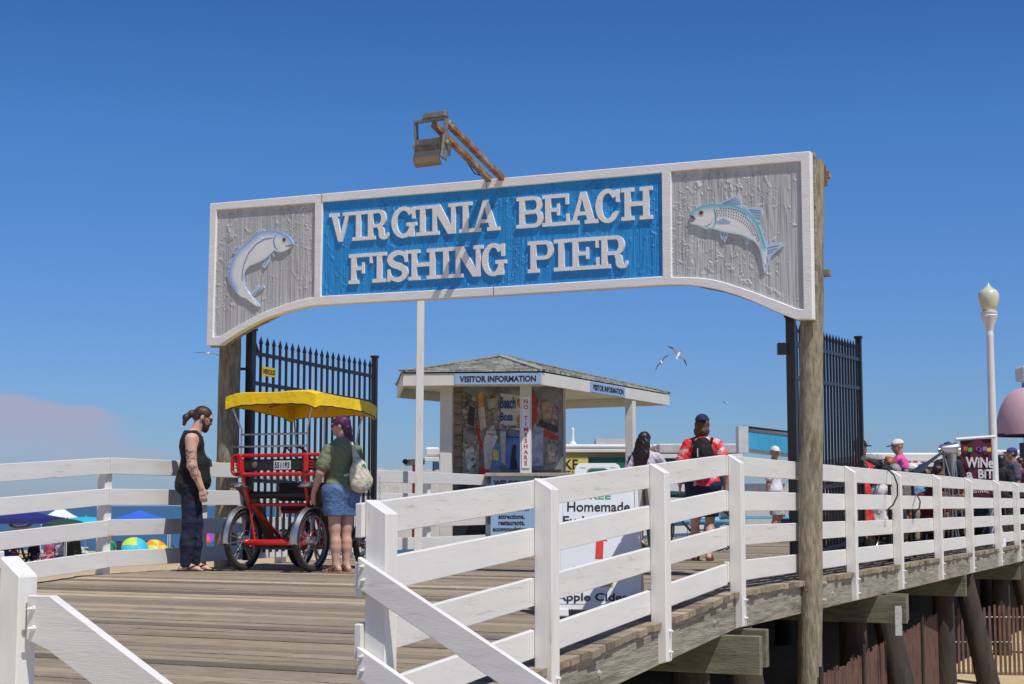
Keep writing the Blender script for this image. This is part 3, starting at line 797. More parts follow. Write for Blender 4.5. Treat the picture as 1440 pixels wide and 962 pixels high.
fish(g6, [(585, 240), (560, 265), (520, 285), (480, 282), (462, 272), (440, 300), (400, 335), (350, 360), (290, 385), (262, 420), (248, 470), (250, 520), (275, 560), (300, 590), (330, 640), (345, 668), (300, 640), (265, 610), (230, 600), (185, 555), (155, 500), (145, 440), (155, 370), (180, 310), (225, 255), (275, 215), (320, 175), (370, 140), (420, 130), (480, 133), (530, 150), (570, 175), (597, 215), (595, 236), (570, 238)],
     [(597, 215), (570, 175), (530, 150), (480, 133), (420, 130), (370, 140), (320, 175), (275, 215), (225, 255), (180, 310), (155, 370), (145, 440), (155, 500), (185, 555)],
     [(585, 262), (520, 285), (470, 278), (400, 335), (350, 360), (290, 385), (262, 420), (248, 470), (250, 520), (275, 560)],
     [[(275, 220), (340, 128), (385, 122), (400, 135), (330, 185)], [(165, 290), (180, 240), (240, 245), (200, 300)], [(165, 320), (140, 350), (128, 440), (140, 510), (160, 520), (160, 400)], [(430, 270), (400, 320), (375, 385), (395, 398), (425, 360), (445, 300)], [(445, 280), (455, 318), (468, 312), (462, 280)],
      [(265, 600), (300, 570), (340, 528), (390, 522), (392, 535), (340, 570), (315, 598), (340, 640), (362, 668), (320, 668), (290, 635)]],
     [[(290, 200), (350, 135)], [(305, 195), (368, 135)], [(320, 185), (385, 130)], [(180, 265), (210, 250)], [(175, 280), (205, 262)], [(300, 595), (370, 535)], [(295, 605), (345, 660)], [(395, 380), (430, 300)], [(135, 400), (158, 395)], [(135, 430), (156, 425)], [(138, 460), (158, 455)], [(142, 365), (165, 360)]],
     (537, 195), [('gill_line', [(478, 160), (462, 200), (470, 245), (490, 265)], .014, (.16, .28, .60)), ('side_line', [(460, 182), (400, 190), (340, 225), (285, 290), (250, 370), (238, 450), (238, 490)], .012, (.16, .28, .60)), ('mouth', [(545, 240), (575, 238), (597, 228)], .014, (.14, .18, .42))],
     cb=(.28, .46, .76))

# ------------------------------------------------------------------ the two poles carrying the sign
def pole(name_lab, bot, top, r0, r1):
    mb = MB(); n = 14; pts = [bot.lerp(top, i/n)+Vector((random.uniform(-.004, .004), random.uniform(-.004, .004), 0)) for i in range(n+1)]
    mb.tube(pts, [r0+(r1-r0)*i/n for i in range(n+1)], 20)
    root = thing('round_pole', Vector((bot.x, bot.y, -1.95)), 0, name_lab, 'pole', 'round timber poles carrying the big sign')
    obj('trunk', mb, POLE, root, smooth=True, angle=50); return root
pr_top = at(1142.5, 227, 14.72); pr_bot = at(1139, 962, 14.62); d = (pr_bot-pr_top).normalized(); pr_bot = pr_bot+d*((pr_bot.z+2.3)/-d.z)
pr = pole('thick round timber pole at the right end of the big sign, standing outside the railing', pr_bot, pr_top, .112, .108)
RUST = mat('rusty bracket', (.22, .10, .045), .85, var=.4, vscale=20, bump=.5)
for y in (245, 383):
    p = at(1155, y, 14.85); mb = MB(); mb.box(p+Vector((.04, .05, 0)), (.12, .07, .07), Matrix.Rotation(-.45, 3, 'Z')); obj('cleat', mb, WOODG, pr, bevel=.004)
mb = MB(); mb.beam(at(1157, 232, 14.8), at(1160, 262, 14.8), .03, .05, (1, 0, 0)); obj('rusty_strap', mb, RUST, pr)
for y0 in (812, 836):
    b_ = MB(); c = at(1154.5, y0+8, 14.62); b_.lathe([(.03, 0), (.03, .012), (.016, .013), (.016, .05), (.006, .055)], c, 8, PP.to_track_quat('Z', 'Y').to_matrix()); obj('bolt', b_, GALV, pr)
for (x, y, w_, h_) in ((1131, 487, .05, .02), (1136, 480, .02, .04), (1128, 477, .06, .012), (1131, 771, .02, .05)):
    pass
pl_bot = at(320, 637, 17.8); pl = pole('round timber pole at the left end of the big sign, beside the yellow cart roof', Vector((-3.30, 18.17, -2.3)), Vector((-3.29, 18.17, 3.3)), .131, .125)
# floodlight on two rusty arms
RA = mat('rusted galvanised arm', (.33, .27, .21), .8, metal=.2, var=.4, vscale=14, bump=.5, dirt=(.26, .085, .03, .95), dscale=6, dthr=.46)
GM = mat('dull grey lamp metal', (.29, .28, .255), .5, metal=.5, var=.3, vscale=9, dirt=(.10, .08, .06, .7), dscale=9, dthr=.52)
s1, zz1 = sp(711, 248); s2, zz2 = sp(693, 250)
LA = 1.20; RI = .31
fl = thing('floodlight', P0+SE*s1+Z*3.3, math.atan2(SE.y, SE.x), 'grey floodlight held out in front of the sign top on two rusty arms', 'floodlight')
tips = []
for s, z in ((s1, zz1), (s2, zz2)):
    a = P0+SE*s-SN*.14+Z*(z-.10); b = P0+SE*s+SN*LA+Z*(z+RI); tips.append(b)
    a2 = a+(b-a)*.0
    mb = MB(); mb.beam(a2, b, .062, .062); obj('arm', mb, RA, fl, bevel=.006)
mid = (tips[0]+tips[1])/2; up = Z
fM = frame(mid, SE, Z) @ Matrix.Scale(.92, 4)     # x along the sign, y up, z out towards the viewer
def fb(c, s_): 
    mb = MB(); mb.box(c, s_); 
    mb.v = [tuple(fM @ Vector(v)) for v in mb.v]; return mb
obj('top_plate', fb((-.02, .075, .06), (.27, .055, .10)), GM, fl, bevel=.004)
obj('yoke', fb((-.09, .035, .05), (.39, .03, .07)), GM, fl, bevel=.004)
for sx in (-1, 1):
    q = MB(); q.beam(fM @ Vector((-.09+sx*.185, .03, .05)), fM @ Vector((-.09+sx*.185, -.24, .03)), .022, .055, SN); obj('yoke_side', q, GM, fl, bevel=.003)
hs = MB()
prof = [(-.08, .075), (.08, .085), (.11, .02), (.11, -.05), (.02, -.13), (-.10, -.12), (-.12, -.02)]   # (out, up) section of the lamp body
cx, cy, cz = -.09, -.24, .02; hw = .155; n = len(prof)
ang = R(-15); prof = [(a*math.cos(ang)-b*math.sin(ang), a*math.sin(ang)+b*math.cos(ang)) for a, b in prof]
vs = [fM @ Vector((cx-hw, cy+b, cz+a)) for a, b in prof]+[fM @ Vector((cx+hw, cy+b, cz+a)) for a, b in prof]
hs.add(vs, [tuple(range(n)), tuple(range(2*n-1, n-1, -1))]+[(i, (i+1) % n, (i+1) % n+n, i+n) for i in range(n)]); hb = obj('lamp_housing', hs, mat('old dark lamp casing', (.15, .14, .125), .5, metal=.5, var=.4, vscale=12, dirt=(.35, .34, .3, .6), dscale=7, dthr=.5), fl, bevel=.006)
q = MB(); q.torus((0, 0, 0), .085, .012, seg=18, sg=6, a0=PI*.1, a1=PI*1.0)
q = MB()
arcp = [(.115*math.cos(t), .115*math.sin(t)) for t in [R(-100)+R(90)*k/8 for k in range(9)]]
vv = [fM @ Vector((cx-hw, cy-.035+b, cz+.04+a)) for b, a in arcp]+[fM @ Vector((cx+hw, cy-.035+b, cz+.04+a)) for b, a in arcp]
arcq = [(b*.93, a*.93) for b, a in arcp]
vv += [fM @ Vector((cx-hw, cy-.035+b, cz+.04+a)) for b, a in arcq]+[fM @ Vector((cx+hw, cy-.035+b, cz+.04+a)) for b, a in arcq]
q = MB(); r_ = [(.14, -.075), (.155, -.14), (.135, -.20), (.09, -.235), (.085, -.23), (.125, -.19), (.145, -.14), (.13, -.075)]
vv = [fM @ Vector((cx-hw-.005, cy+b, cz+a-.03)) for a, b in r_]+[fM @ Vector((cx+hw+.005, cy+b, cz+a-.03)) for a, b in r_]; n = len(r_)
q.add(vv, [tuple(range(n)), tuple(range(2*n-1, n-1, -1))]+[(i, (i+1) % n, (i+1) % n+n, i+n) for i in range(n)]); obj('visor', q, mat('tan brown metal visor', (.30, .27, .20), .35, metal=.7, var=.2), hb, bevel=.002)
q = MB(); q.box((cx+hw+.02, cy-.04, cz+.03), (.025, .26, .12), Matrix.Rotation(-.2, 3, 'X')); q.v = [tuple(fM @ Vector(v)) for v in q.v]; obj('end_plate', q, GM, hb, bevel=.004)
for sx in (-1, 1):
    q = MB(); q.lathe([(.03, 0), (.03, .02), (.015, .03)], fM @ Vector((cx+sx*(hw+.035), cy+.01, cz+.02)), 10, (SE*sx).to_track_quat('Z', 'Y').to_matrix()); obj('pivot_knob', q, mat('brass knob', (.42, .3, .14), .5, metal=.6), hb)
q = MB(); a = P0+SE*(s2-.02)+SN*.55+Z*(zz2+.10); q.tube([a, a-SN*.2-Z*.12, P0+SE*(s2-.02)+SN*.1+Z*(zz2-.01)], .006, 5); obj('cable', q, mat('black rubber', (.03, .03, .032), .6, var=.1), fl)

# white square mast in front of the stand
a = at(583.5+4.5, 779, 21.9); fp = MB(); b = at(592.5, 345, 21.9); a.z = 0
fp.hexa([Vector((a.x+x, a.y+y, 0)) for x, y in ((-.055, -.055), (.055, -.055), (.055, .055), (-.055, .055))], [Vector((b.x+x, b.y+y, b.z)) for x, y in ((-.05, -.05), (.05, -.05), (.05, .05), (-.05, .05))])
rz = Matrix.Rotation(.25, 3, 'Z'); c0 = Vector((a.x, a.y, 0))
tag(obj('white_mast', fp, WOODW, bevel=.006), 'tall thin white square post left of the visitor stand, running up behind the sign', 'post')

# ------------------------------------------------------------------ black iron gates
IRON = mat('black gate iron', (.012, .013, .018), .38, var=.15, spec=.5)
def gate(hp, fp_, z0, z1, npk, lab, sgn):
    hp = Vector(hp); fp_ = Vector(fp_); d = (fp_-hp); L_ = d.length; d.normalize(); n = Vector((-d.y, d.x, 0))
    root = thing('iron_gate', hp, math.atan2(d.y, d.x), lab, 'gate', 'black iron gates folded open along the pier')
    zz = lambda s: z0+(z1-z0)*s/L_
    for s, w_, ex in ((0, .092, .0), (L_, .068, .0)):
        p = hp+d*s; mb = MB(); mb.box(p+Z*((zz(s)+.06)/2), (w_, w_, zz(s)-.06), Matrix.Rotation(math.atan2(d.y, d.x), 3, 'Z'))
        mb.box(p+Z*(zz(s)+.012), (w_+.025, w_+.025, .03), Matrix.Rotation(math.atan2(d.y, d.x), 3, 'Z')); obj('gate_post', mb, IRON, root, bevel=.005)
    rails = [-.26, -.61, -1.75, -2.42]
    for rz_ in rails:
        mb = MB(); mb.plank(hp+d*.06+Z*(zz(0)+rz_), fp_-d*.04+Z*(zz(L_)+rz_), .04, .045, n); obj('rail', mb, IRON, root, bevel=.003)
    for k in range(npk):
        s = .22+(L_-.36)*k/(npk-1); p = hp+d*s; zt = zz(s)-.04
        mb = MB(); h = .0125; zb = .14
        base = [p+d*a*h+n*b*h for a, b in ((-1, -1), (1, -1), (1, 1), (-1, 1))]
        mb.hexa([q+Z*zb for q in base], [q+Z*(zt-.10) for q in base])
        h2 = .019; b2 = [p+d*a*h2+n*b*h2+Z*(zt-.085) for a, b in ((-1, -1), (1, -1), (1, 1), (-1, 1))]
        b1 = [q+Z*(zt-.0995) for q in base]
        mb.add([q+Z*(zt-.10) for q in base]+b2+[p+Z*(zt+.005)], [(0, 1, 5, 4), (1, 2, 6, 5), (2, 3, 7, 6), (3, 0, 4, 7), (4, 5, 8), (5, 6, 8), (6, 7, 8), (7, 4, 8)])
        obj('picket', mb, IRON, root)
    mb = MB(); mb.plank(hp+d*.06+Z*(zz(0)-.10), hp+d*.19+Z*(zz(0)-.28), .02, .05, n); obj('gusset', mb, IRON, root)
    hb_ = MB()
    for z in (2.28, .5):
        hb_ = MB(); hb_.box(hp-n*0-d*0+Vector((-.10 if sgn < 0 else -.17, -.02, z)), (.09, .09, .12)); hb_.tube([hp+Vector((-.10 if sgn < 0 else -.17, -.02, z)), hp+Vector((0, 0, z))], .018, 8); obj('hinge', hb_, IRON, root, bevel=.004)
    return root, d, n, zz
hl = at(353.5, 465, 18.25); hf = at(527, 503, 21.2)
gl, gd, gn, gz = gate((hl.x, 18.25, 0), (hf.x, 21.2, 0), hl.z, hf.z, 20, 'black spiked gate behind the yellow roofed cart, left side of the pier', 1)
pl_ = MB(); c = Vector((hl.x, 18.25, 0))+gd*.36-gn*.03+Z*(hl.z-.46); M = frame(c, gd, Z); pl_.plate([rc(-.16, -.055, .16, .055)], .006, M); yp = obj('warning_plate', pl_, mat('yellow plate', (.62, .45, .02), .5), gl)
tm = text('HERCULES', width=.27, height=.06, bold=.02, M=frame(c+M.to_3x3() @ Vector((0, 0, .006)), gd, Z)); obj('plate_text', tm, mat('black lettering', (.02, .02, .02), .6), yp)
# chain hanging on the far post
ch = MB()
for k in range(17):
    p = Vector((hf.x, 21.2, 0))+Vector((.085, -.03, 1.06-.035*k)); ch.torus(p, .014, .004, Matrix.Rotation(PI/2, 3, 'X') @ Matrix.Rotation(PI/2*(k % 2), 3, 'Y'), 10, 6, sr=1)
obj('chain', ch, GALV, gl, smooth=True)
mb = MB(); p = Vector((hf.x, 21.2, 0))+Vector((.05, -.02, .49)); mb.tube([p, p+Vector((.1, 0, 0)), p+Vector((.13, 0, -.02)), p+Vector((.13, 0, -.05)), p+Vector((.02, 0, -.06))], .006, 6); obj('latch', mb, GALV, gl)
hr = at(1112, 447, 15.9); hfr = at(1207, 476, 18.9)
gate((hr.x, 15.9, 0), (hfr.x, 18.9, 0), hr.z, hfr.z, 20, 'black spiked gate behind the thick round pole on the right', -1)
BLK = mat('black paint', (.018, .018, .02), .4, var=.1)
RUB = mat('tyre rubber', (.022, .022, .022), .75, var=.15)
CHR = mat('worn chrome', (.55, .54, .53), .3, metal=.95, var=.12, vscale=12)
RED = mat('red cart enamel', (.62, .012, .012), .3, var=.06, coat=.3)
TXT = mat('black lettering', (.02, .02, .02), .6)
PLW = mat('white sign plastic', (.78, .79, .80), .4, var=.03)
# ------------------------------------------------------------------ visitor information stand
CREAM = mat('cream stand paint', (.70, .68, .61), .6, var=.07, vscale=3, bump=.15)
ROOFM = mat('grey brown shingles', (1, 1, 1), .9, var=.3, vscale=18, bump=.7, attr='Col')
L0 = Vector((-1.72, 24.63, 0)); C0 = Vector((.467, 24.4, 0)); R0 = Vector((2.95, 29.45, 0)); RB = Vector((.35, 30.9, 0)); LB = Vector((-2.0, 27.4, 0))
EZ = 2.57; FH = .19
ks = thing('visitor_stand', (0.3, 27, 0), HEAD, 'open stand with shingled roof and VISITOR INFORMATION boards behind the ramp railing', 'information stand')
ring = [L0, C0, R0, RB, LB]; cen = sum(ring, Vector())/5
apx = [Vector((-.20, 26.7, 3.215)), Vector((.15, 27.5, 3.215))]
def rp2(i): return apx[1] if i in (2, 3) else apx[0]
rnd = random.Random(4); rf_ = MB()
for i in range(5):
    a = ring[i]; b = ring[(i+1) % 5]; ta = rp2(i); tb = rp2((i+1) % 5)
    a3 = a+Z*(EZ+FH+.02); b3 = b+Z*(EZ+FH+.02)
    out = ((a+b)/2-cen).normalized(); ext = .045
    a3 = a3+(a-cen).normalized()*ext; b3 = b3+(b-cen).normalized()*ext
    n = 15
    for k in range(n):
        t0 = k/n; t1 = min(1, (k+1.15)/n)
        p0 = a3.lerp(ta, t0); p1 = b3.lerp(tb, t0); q0 = a3.lerp(ta, t1); q1 = b3.lerp(tb, t1)
        ln = (p1-p0).length; m = max(1, int(ln/.2)); ofs = rnd.random()
        cuts = [0]+[min(.999, (j+ofs)/m) for j in range(m)]+[1]
        for c0, c1 in zip(cuts[:-1], cuts[1:]):
            if c1-c0 < 1e-3: continue
            th = .022+rnd.uniform(0, .014); g_ = rnd.uniform(.20, .44); col = (g_*.98, g_*1.0, g_*.88)
            A1 = p0.lerp(p1, c0+.002); B1 = p0.lerp(p1, c1-.002); A2 = q0.lerp(q1, c0+.002); B2 = q0.lerp(q1, c1-.002)
            rf_.hexa([A1, B1, B2+Z*.001, A2+Z*.001], [A1+Z*th, B1+Z*th, B2+Z*.006, A2+Z*.006], col)
roof = obj('roof', rf_, ROOFM, ks, color=True)
for i in range(5):
    a = ring[i]+(ring[i]-cen).normalized()*.04+Z*(EZ+FH+.05); mb = MB(); b = rp2(i)+Z*.035
    mb.beam(a, b, .13, .02); obj('hip_cap', mb, mat('dark hip shingles', (.30, .30, .26), .9, var=.4, vscale=12, bump=.6), roof)
mb = MB(); mb.beam(apx[0]+Z*.03, apx[1]+Z*.03, .18, .03); obj('ridge_cap', mb, MATS['dark hip shingles'], roof)
for i in range(5):
    a = ring[i]; b = ring[(i+1) % 5]; n = (b-a).cross(Z).normalized()
    mb = MB(); mb.plank(a+Z*(EZ+FH/2), b+Z*(EZ+FH/2), .04, FH, n); obj('fascia', mb, CREAM, ks)
mb = MB(); mb.plate([[(p.x*.985+cen.x*.015, p.y*.985+cen.y*.015) for p in ring]], .02, Matrix.Translation((0, 0, EZ+.165))); obj('ceiling', mb, CREAM, ks)
LB_ = mat('pale blue sign board', (.30, .46, .68), .5, var=.05, vscale=3)
def board(a, b, z0, z1, m, name='sign_board', off_=.024, parent=ks, th=.01):
    d = (b-a).normalized(); n = d.cross(Z); M = frame(a+n*off_, d, Z)
    o = obj(name, MB().plate([rc(0, z0, (b-a).length, z1)], th, M), m, parent); return o, M, (b-a).length
fd = C0-L0
o, M, W_ = board(L0+fd*.375, L0+fd*.997, EZ+.012, EZ+FH-.008, LB_)
obj('lettering', text('VISITOR INFORMATION', width=W_*.88, height=.098, bold=.035, M=M @ Matrix.Translation((W_/2, EZ+FH/2, .0105)), spacing=1.0), TXT, o)
sd = R0-C0; o, M, W_ = board(C0+sd*.33, C0+sd*.60, EZ+.012, EZ+FH-.008, LB_)
obj('lettering', text('VISITOR INFORMATION', width=W_*.9, height=.10, bold=.035, M=M @ Matrix.Translation((W_/2, EZ+FH/2, .0105))), TXT, o)
def kpost(px, Y, w_, name='post', rz=0, z1=EZ+.16):
    p = at(px, 700, Y); mb = MB(); mb.box((p.x, Y, z1/2), (w_, w_, z1), Matrix.Rotation(rz, 3, 'Z')); return obj(name, mb, CREAM, ks, bevel=.006), p.x
kpost(627.5, 25.05, .19, rz=-.08); cpo, cx_ = kpost(739.5, 24.85, .175, rz=-.08); kpost(887.5, 27.9, .15, rz=HEAD)
kpost(793, 27.2, .07)
p = Vector((cx_, 24.85-.095, 0)); M = frame(p, (1, -.08, 0), Z); cp = obj('notice_strip', MB().plate([rc(-.062, 1.28, .062, 2.40)], .008, M), PLW, ks)
RT = mat('red lettering', (.50, .03, .03), .6)
for i, ch in enumerate('NO TIMESHARE'):
    if ch == ' ': continue
    obj('letter', text(ch, height=.068, bold=.02, M=M @ Matrix.Translation((0, 2.33-.0885*i-.0, .0085))), RT, cp)
# back wall with the poster collage
WY = 26.3; xl = at(637, 650, WY).x; xr = at(792, 650, WY).x
wl = MB(); wl.plank((xl, WY+.05, 1.37), (xr, WY+.05, 1.37), .06, 2.70, (0, 1, 0)); wall = obj('wall', wl, mat('grey brown wall shingles', (.22, .19, .15), .85, var=.3, vscale=6, bump=.5), ks)
sw = MB()
for k in range(14): sw.box((xl+.07, WY+.0-.008*(k % 2), .15+.18*k), (.15, .03, .172), Matrix.Rotation(.08, 3, 'X'))
obj('shingles', sw, mat('grey brown wall shingles', (.22, .19, .15)), wall)
def wx(px): return at(px, 600, WY).x
def wz(py): return at(700, py, WY).z
PM = Matrix; FRM = frame(Vector((0, WY, 0)), (1, 0, 0), Z)
def poster(name, pts, col, th, parent=None, m=None, var=.5, sc=8):
    P = [(wx(x), wz(y)) for x, y in pts]; mb = MB().plate([P], th, FRM)
    return obj(name, mb, m or mat('poster %s %d' % (name, int(abs(hash_(pts))) % 999), col, .5, var=var, vscale=sc, dirt=((.50, .47, .46, .85) if name == 'photo' and var > .8 else None), dscale=sc*.6, dthr=.53), parent or ks)
def hash_(p): return sum((a*7+b*13)*(i+1) for i, (a, b) in enumerate(p))
bg_ = poster('poster_backdrop', [(651, 537), (790, 541), (790, 660), (651, 667)], (.20, .20, .215), .012, var=.7, sc=4)
poster('photo', [(650, 549), (672, 560), (669, 612), (649, 603)], (.13, .12, .13), .022, bg_, var=.9, sc=14)
poster('photo', [(650, 622), (674, 620), (673, 667), (650, 671)], (.22, .25, .22), .022, bg_, var=.9, sc=16)
poster('photo', [(681, 557), (704, 553), (704, 594), (684, 600)], (.16, .15, .16), .020, bg_, var=.9, sc=11)
poster('photo', [(687, 620), (706, 626), (704, 659), (687, 658)], (.10, .25, .55), .020, bg_, var=.35)
poster('photo', [(694, 632), (702, 634), (701, 648), (693, 647)], (.62, .60, .10), .026, bg_, var=.2)
poster('photo', [(711, 612), (731, 610), (731, 660), (712, 660)], (.08, .20, .52), .020, bg_, var=.35)
poster('surfer', [(719, 640), (721, 626), (723, 624), (726, 628), (725, 640), (728, 660), (717, 660)], (.02, .02, .03), .026, bg_, var=.2)
poster('title_card', [(703, 553), (735, 557), (735, 606), (703, 601)], (.55, .57, .60), .018, bg_, var=.15)
poster('photo', [(757, 561), (786, 570), (785, 611), (754, 600)], (.20, .15, .14), .022, bg_, var=.9, sc=12)
poster('photo', [(766, 620), (785, 619), (785, 652), (766, 652)], (.16, .19, .16), .022, bg_, var=.9, sc=16)
poster('photo', [(744, 620), (752, 595), (764, 600), (764, 655), (744, 655)], (.32, .36, .50), .018, bg_, var=.5, sc=9)
for pts in ([(653, 603), (673, 614), (677, 600), (657, 590)], [(752, 553), (758, 600), (785, 613), (785, 622), (745, 607), (744, 556)], [(660, 664), (677, 655), (690, 665), (678, 672)], [(673, 608), (678, 622), (676, 645), (671, 640)]):
    poster('red_strip', pts, (.42, .045, .03), .016, bg_, var=.6, sc=20)
poster('orange_band', [(672, 556), (678, 550), (680, 572), (674, 580)], (.55, .30, .06), .024, bg_, var=.3)
poster('orange_ball', [(727, 562), (731, 560), (734, 563), (735, 569), (731, 574), (727, 570)], (.60, .16, .04), .026, bg_, var=.3)
poster('hand', [(726, 590), (734, 578), (735, 597), (728, 597)], (.40, .20, .12), .026, bg_, var=.4)
for i, (pts, c, v) in enumerate((([(684, 606), (694, 598), (700, 615), (693, 632), (690, 660), (682, 660), (680, 625)], (.55, .55, .56), .3), ([(660, 570), (668, 574), (666, 600), (657, 596)], (.03, .03, .035), .3), ([(655, 632), (666, 628), (670, 648), (660, 662), (654, 650)], (.48, .50, .50), .8),
    ([(762, 566), (770, 564), (776, 572), (775, 590), (764, 590)], (.38, .24, .18), .4), ([(758, 590), (784, 600), (784, 609), (757, 599)], (.05, .04, .045), .5), ([(770, 628), (776, 624), (781, 640), (778, 652), (770, 652)], (.40, .30, .25), .8), ([(685, 562), (700, 559), (700, 572), (686, 576)], (.35, .34, .33), .5), ([(735, 600), (744, 596), (744, 650), (733, 656)], (.50, .52, .55), .3),
    ([(703, 606), (711, 607), (711, 655), (705, 650)], (.46, .47, .50), .3), ([(672, 575), (681, 572), (684, 600), (676, 606)], (.50, .46, .40), .4))): poster('printed_figure', pts, c, .024+.0007*i, bg_, var=v, sc=12)
BT_ = mat('dark blue lettering', (.02, .07, .30), .6)
def ptext(s_, x0, x1, y0, y1, m, bold=.03):
    return obj('lettering', text(s_, width=wx(x1)-wx(x0), height=wz(y0)-wz(y1), bold=bold, M=FRM @ Matrix.Translation(((wx(x0)+wx(x1))/2, (wz(y0)+wz(y1))/2, .0235))), m, bg_)
ptext('Beach', 703.5, 725, 558, 575, BT_, .03); ptext('Boss', 703.5, 721, 580, 592, BT_, .03); ptext('The Local Experts', 704, 745, 597, 604, TXT, .02)
ptext('Dolphin & Whale', 684, 703, 603, 607, TXT, .0); ptext('Watching Tours', 685, 702, 609, 613, TXT, .0); ptext('Information Center', 712, 730, 613, 616, TXT, 0)
mb = MB(); mb.plank((xl, WY+.02, 2.71), (xr, WY+.02, 2.71), .09, .05, (0, 1, 0)); obj('header', mb, CREAM, ks)
# counter
ca = at(690, 700, 24.75); cb = at(809, 700, 24.75)
mb = MB(); mb.hexa([(ca.x, 24.75, .02), (cb.x, 24.75, .02), (cb.x+.8, 26.2, .02), (ca.x, 26.2, .02)], [(ca.x, 24.75, 1.145), (cb.x, 24.75, 1.145), (cb.x+.8, 26.2, 1.145), (ca.x, 26.2, 1.145)]); cnt = obj('counter_front', mb, LB_, ks)
mb = MB(); e0 = at(682, 665, 24.62); e1 = at(813, 665, 24.62)
mb.hexa([(e0.x, 24.6, 1.147), (e1.x, 24.6, 1.147), (e1.x+.9, 26.25, 1.147), (e0.x, 26.25, 1.147)], [(e0.x, 24.6, 1.20), (e1.x, 24.6, 1.20), (e1.x+.9, 26.25, 1.20), (e0.x, 26.25, 1.20)]); obj('countertop', mb, mat('worn grey counter wood', (.38, .34, .28), .6, var=.25, vscale=9), ks, bevel=.005)
CF = frame(Vector((0, 24.75, 0)), (1, 0, 0), Z)
def ctext(s_, x0, x1, yc, h, bold=.025):
    xa = at(x0, 700, 24.75).x; xb = at(x1, 700, 24.75).x; z = at(700, yc, 24.75).z
    obj('lettering', text(s_, width=xb-xa, height=h, bold=bold, M=CF @ Matrix.Translation(((xa+xb)/2, z, .001))), TXT, cnt)
ctext('WELCOME', 694, 742, 680, .10, .04); ctext('TOURISM', 750, 782, 672, .07, .03)
ctext('for information on', 694, 744, 715, .085, .01)
for s_, x0, x1, y in (('attractions,', 701, 738, 727), ('restaurants,', 701, 738, 736), ('accommodations,', 693, 744, 744.5), ('and more', 706, 735, 753)): ctext(s_, x0, x1, y, .085, .03)
mb = MB(); a = at(640, 700, 25.3); mb.hexa([(a.x, 25.3, .02), (ca.x-.005, 25.3, .02), (ca.x-.005, 26.2, .02), (a.x, 26.2, .02)], [(a.x, 25.3, .95), (ca.x-.005, 25.3, .95), (ca.x-.005, 26.2, .95), (a.x, 26.2, .95)]); obj('side_cabinet', mb, mat('dark navy cabinet', (.012, .014, .026), .5), ks, bevel=.01)
for k in range(5):
    mb = MB(); mb.box((a.x+.06+.105*k, 25.6, 1.05), (.07, .12, .19)); obj('leaflet_rack', mb, mat('leaflets %d' % (k % 3), [(.10, .12, .2), (.06, .05, .06), (.25, .06, .05)][k % 3], .6, var=.5, vscale=20), ks)
mb = MB(); mb.hexa([(L0.x+.3, 25.0, .0), (C0.x, 24.9, 0), (2.3, 28.6, 0), (-1.2, 29.4, 0)], [(L0.x+.3, 25.0, .05), (C0.x, 24.9, .05), (2.3, 28.6, .05), (-1.2, 29.4, .05)]); obj('platform', mb, WOODG, ks)

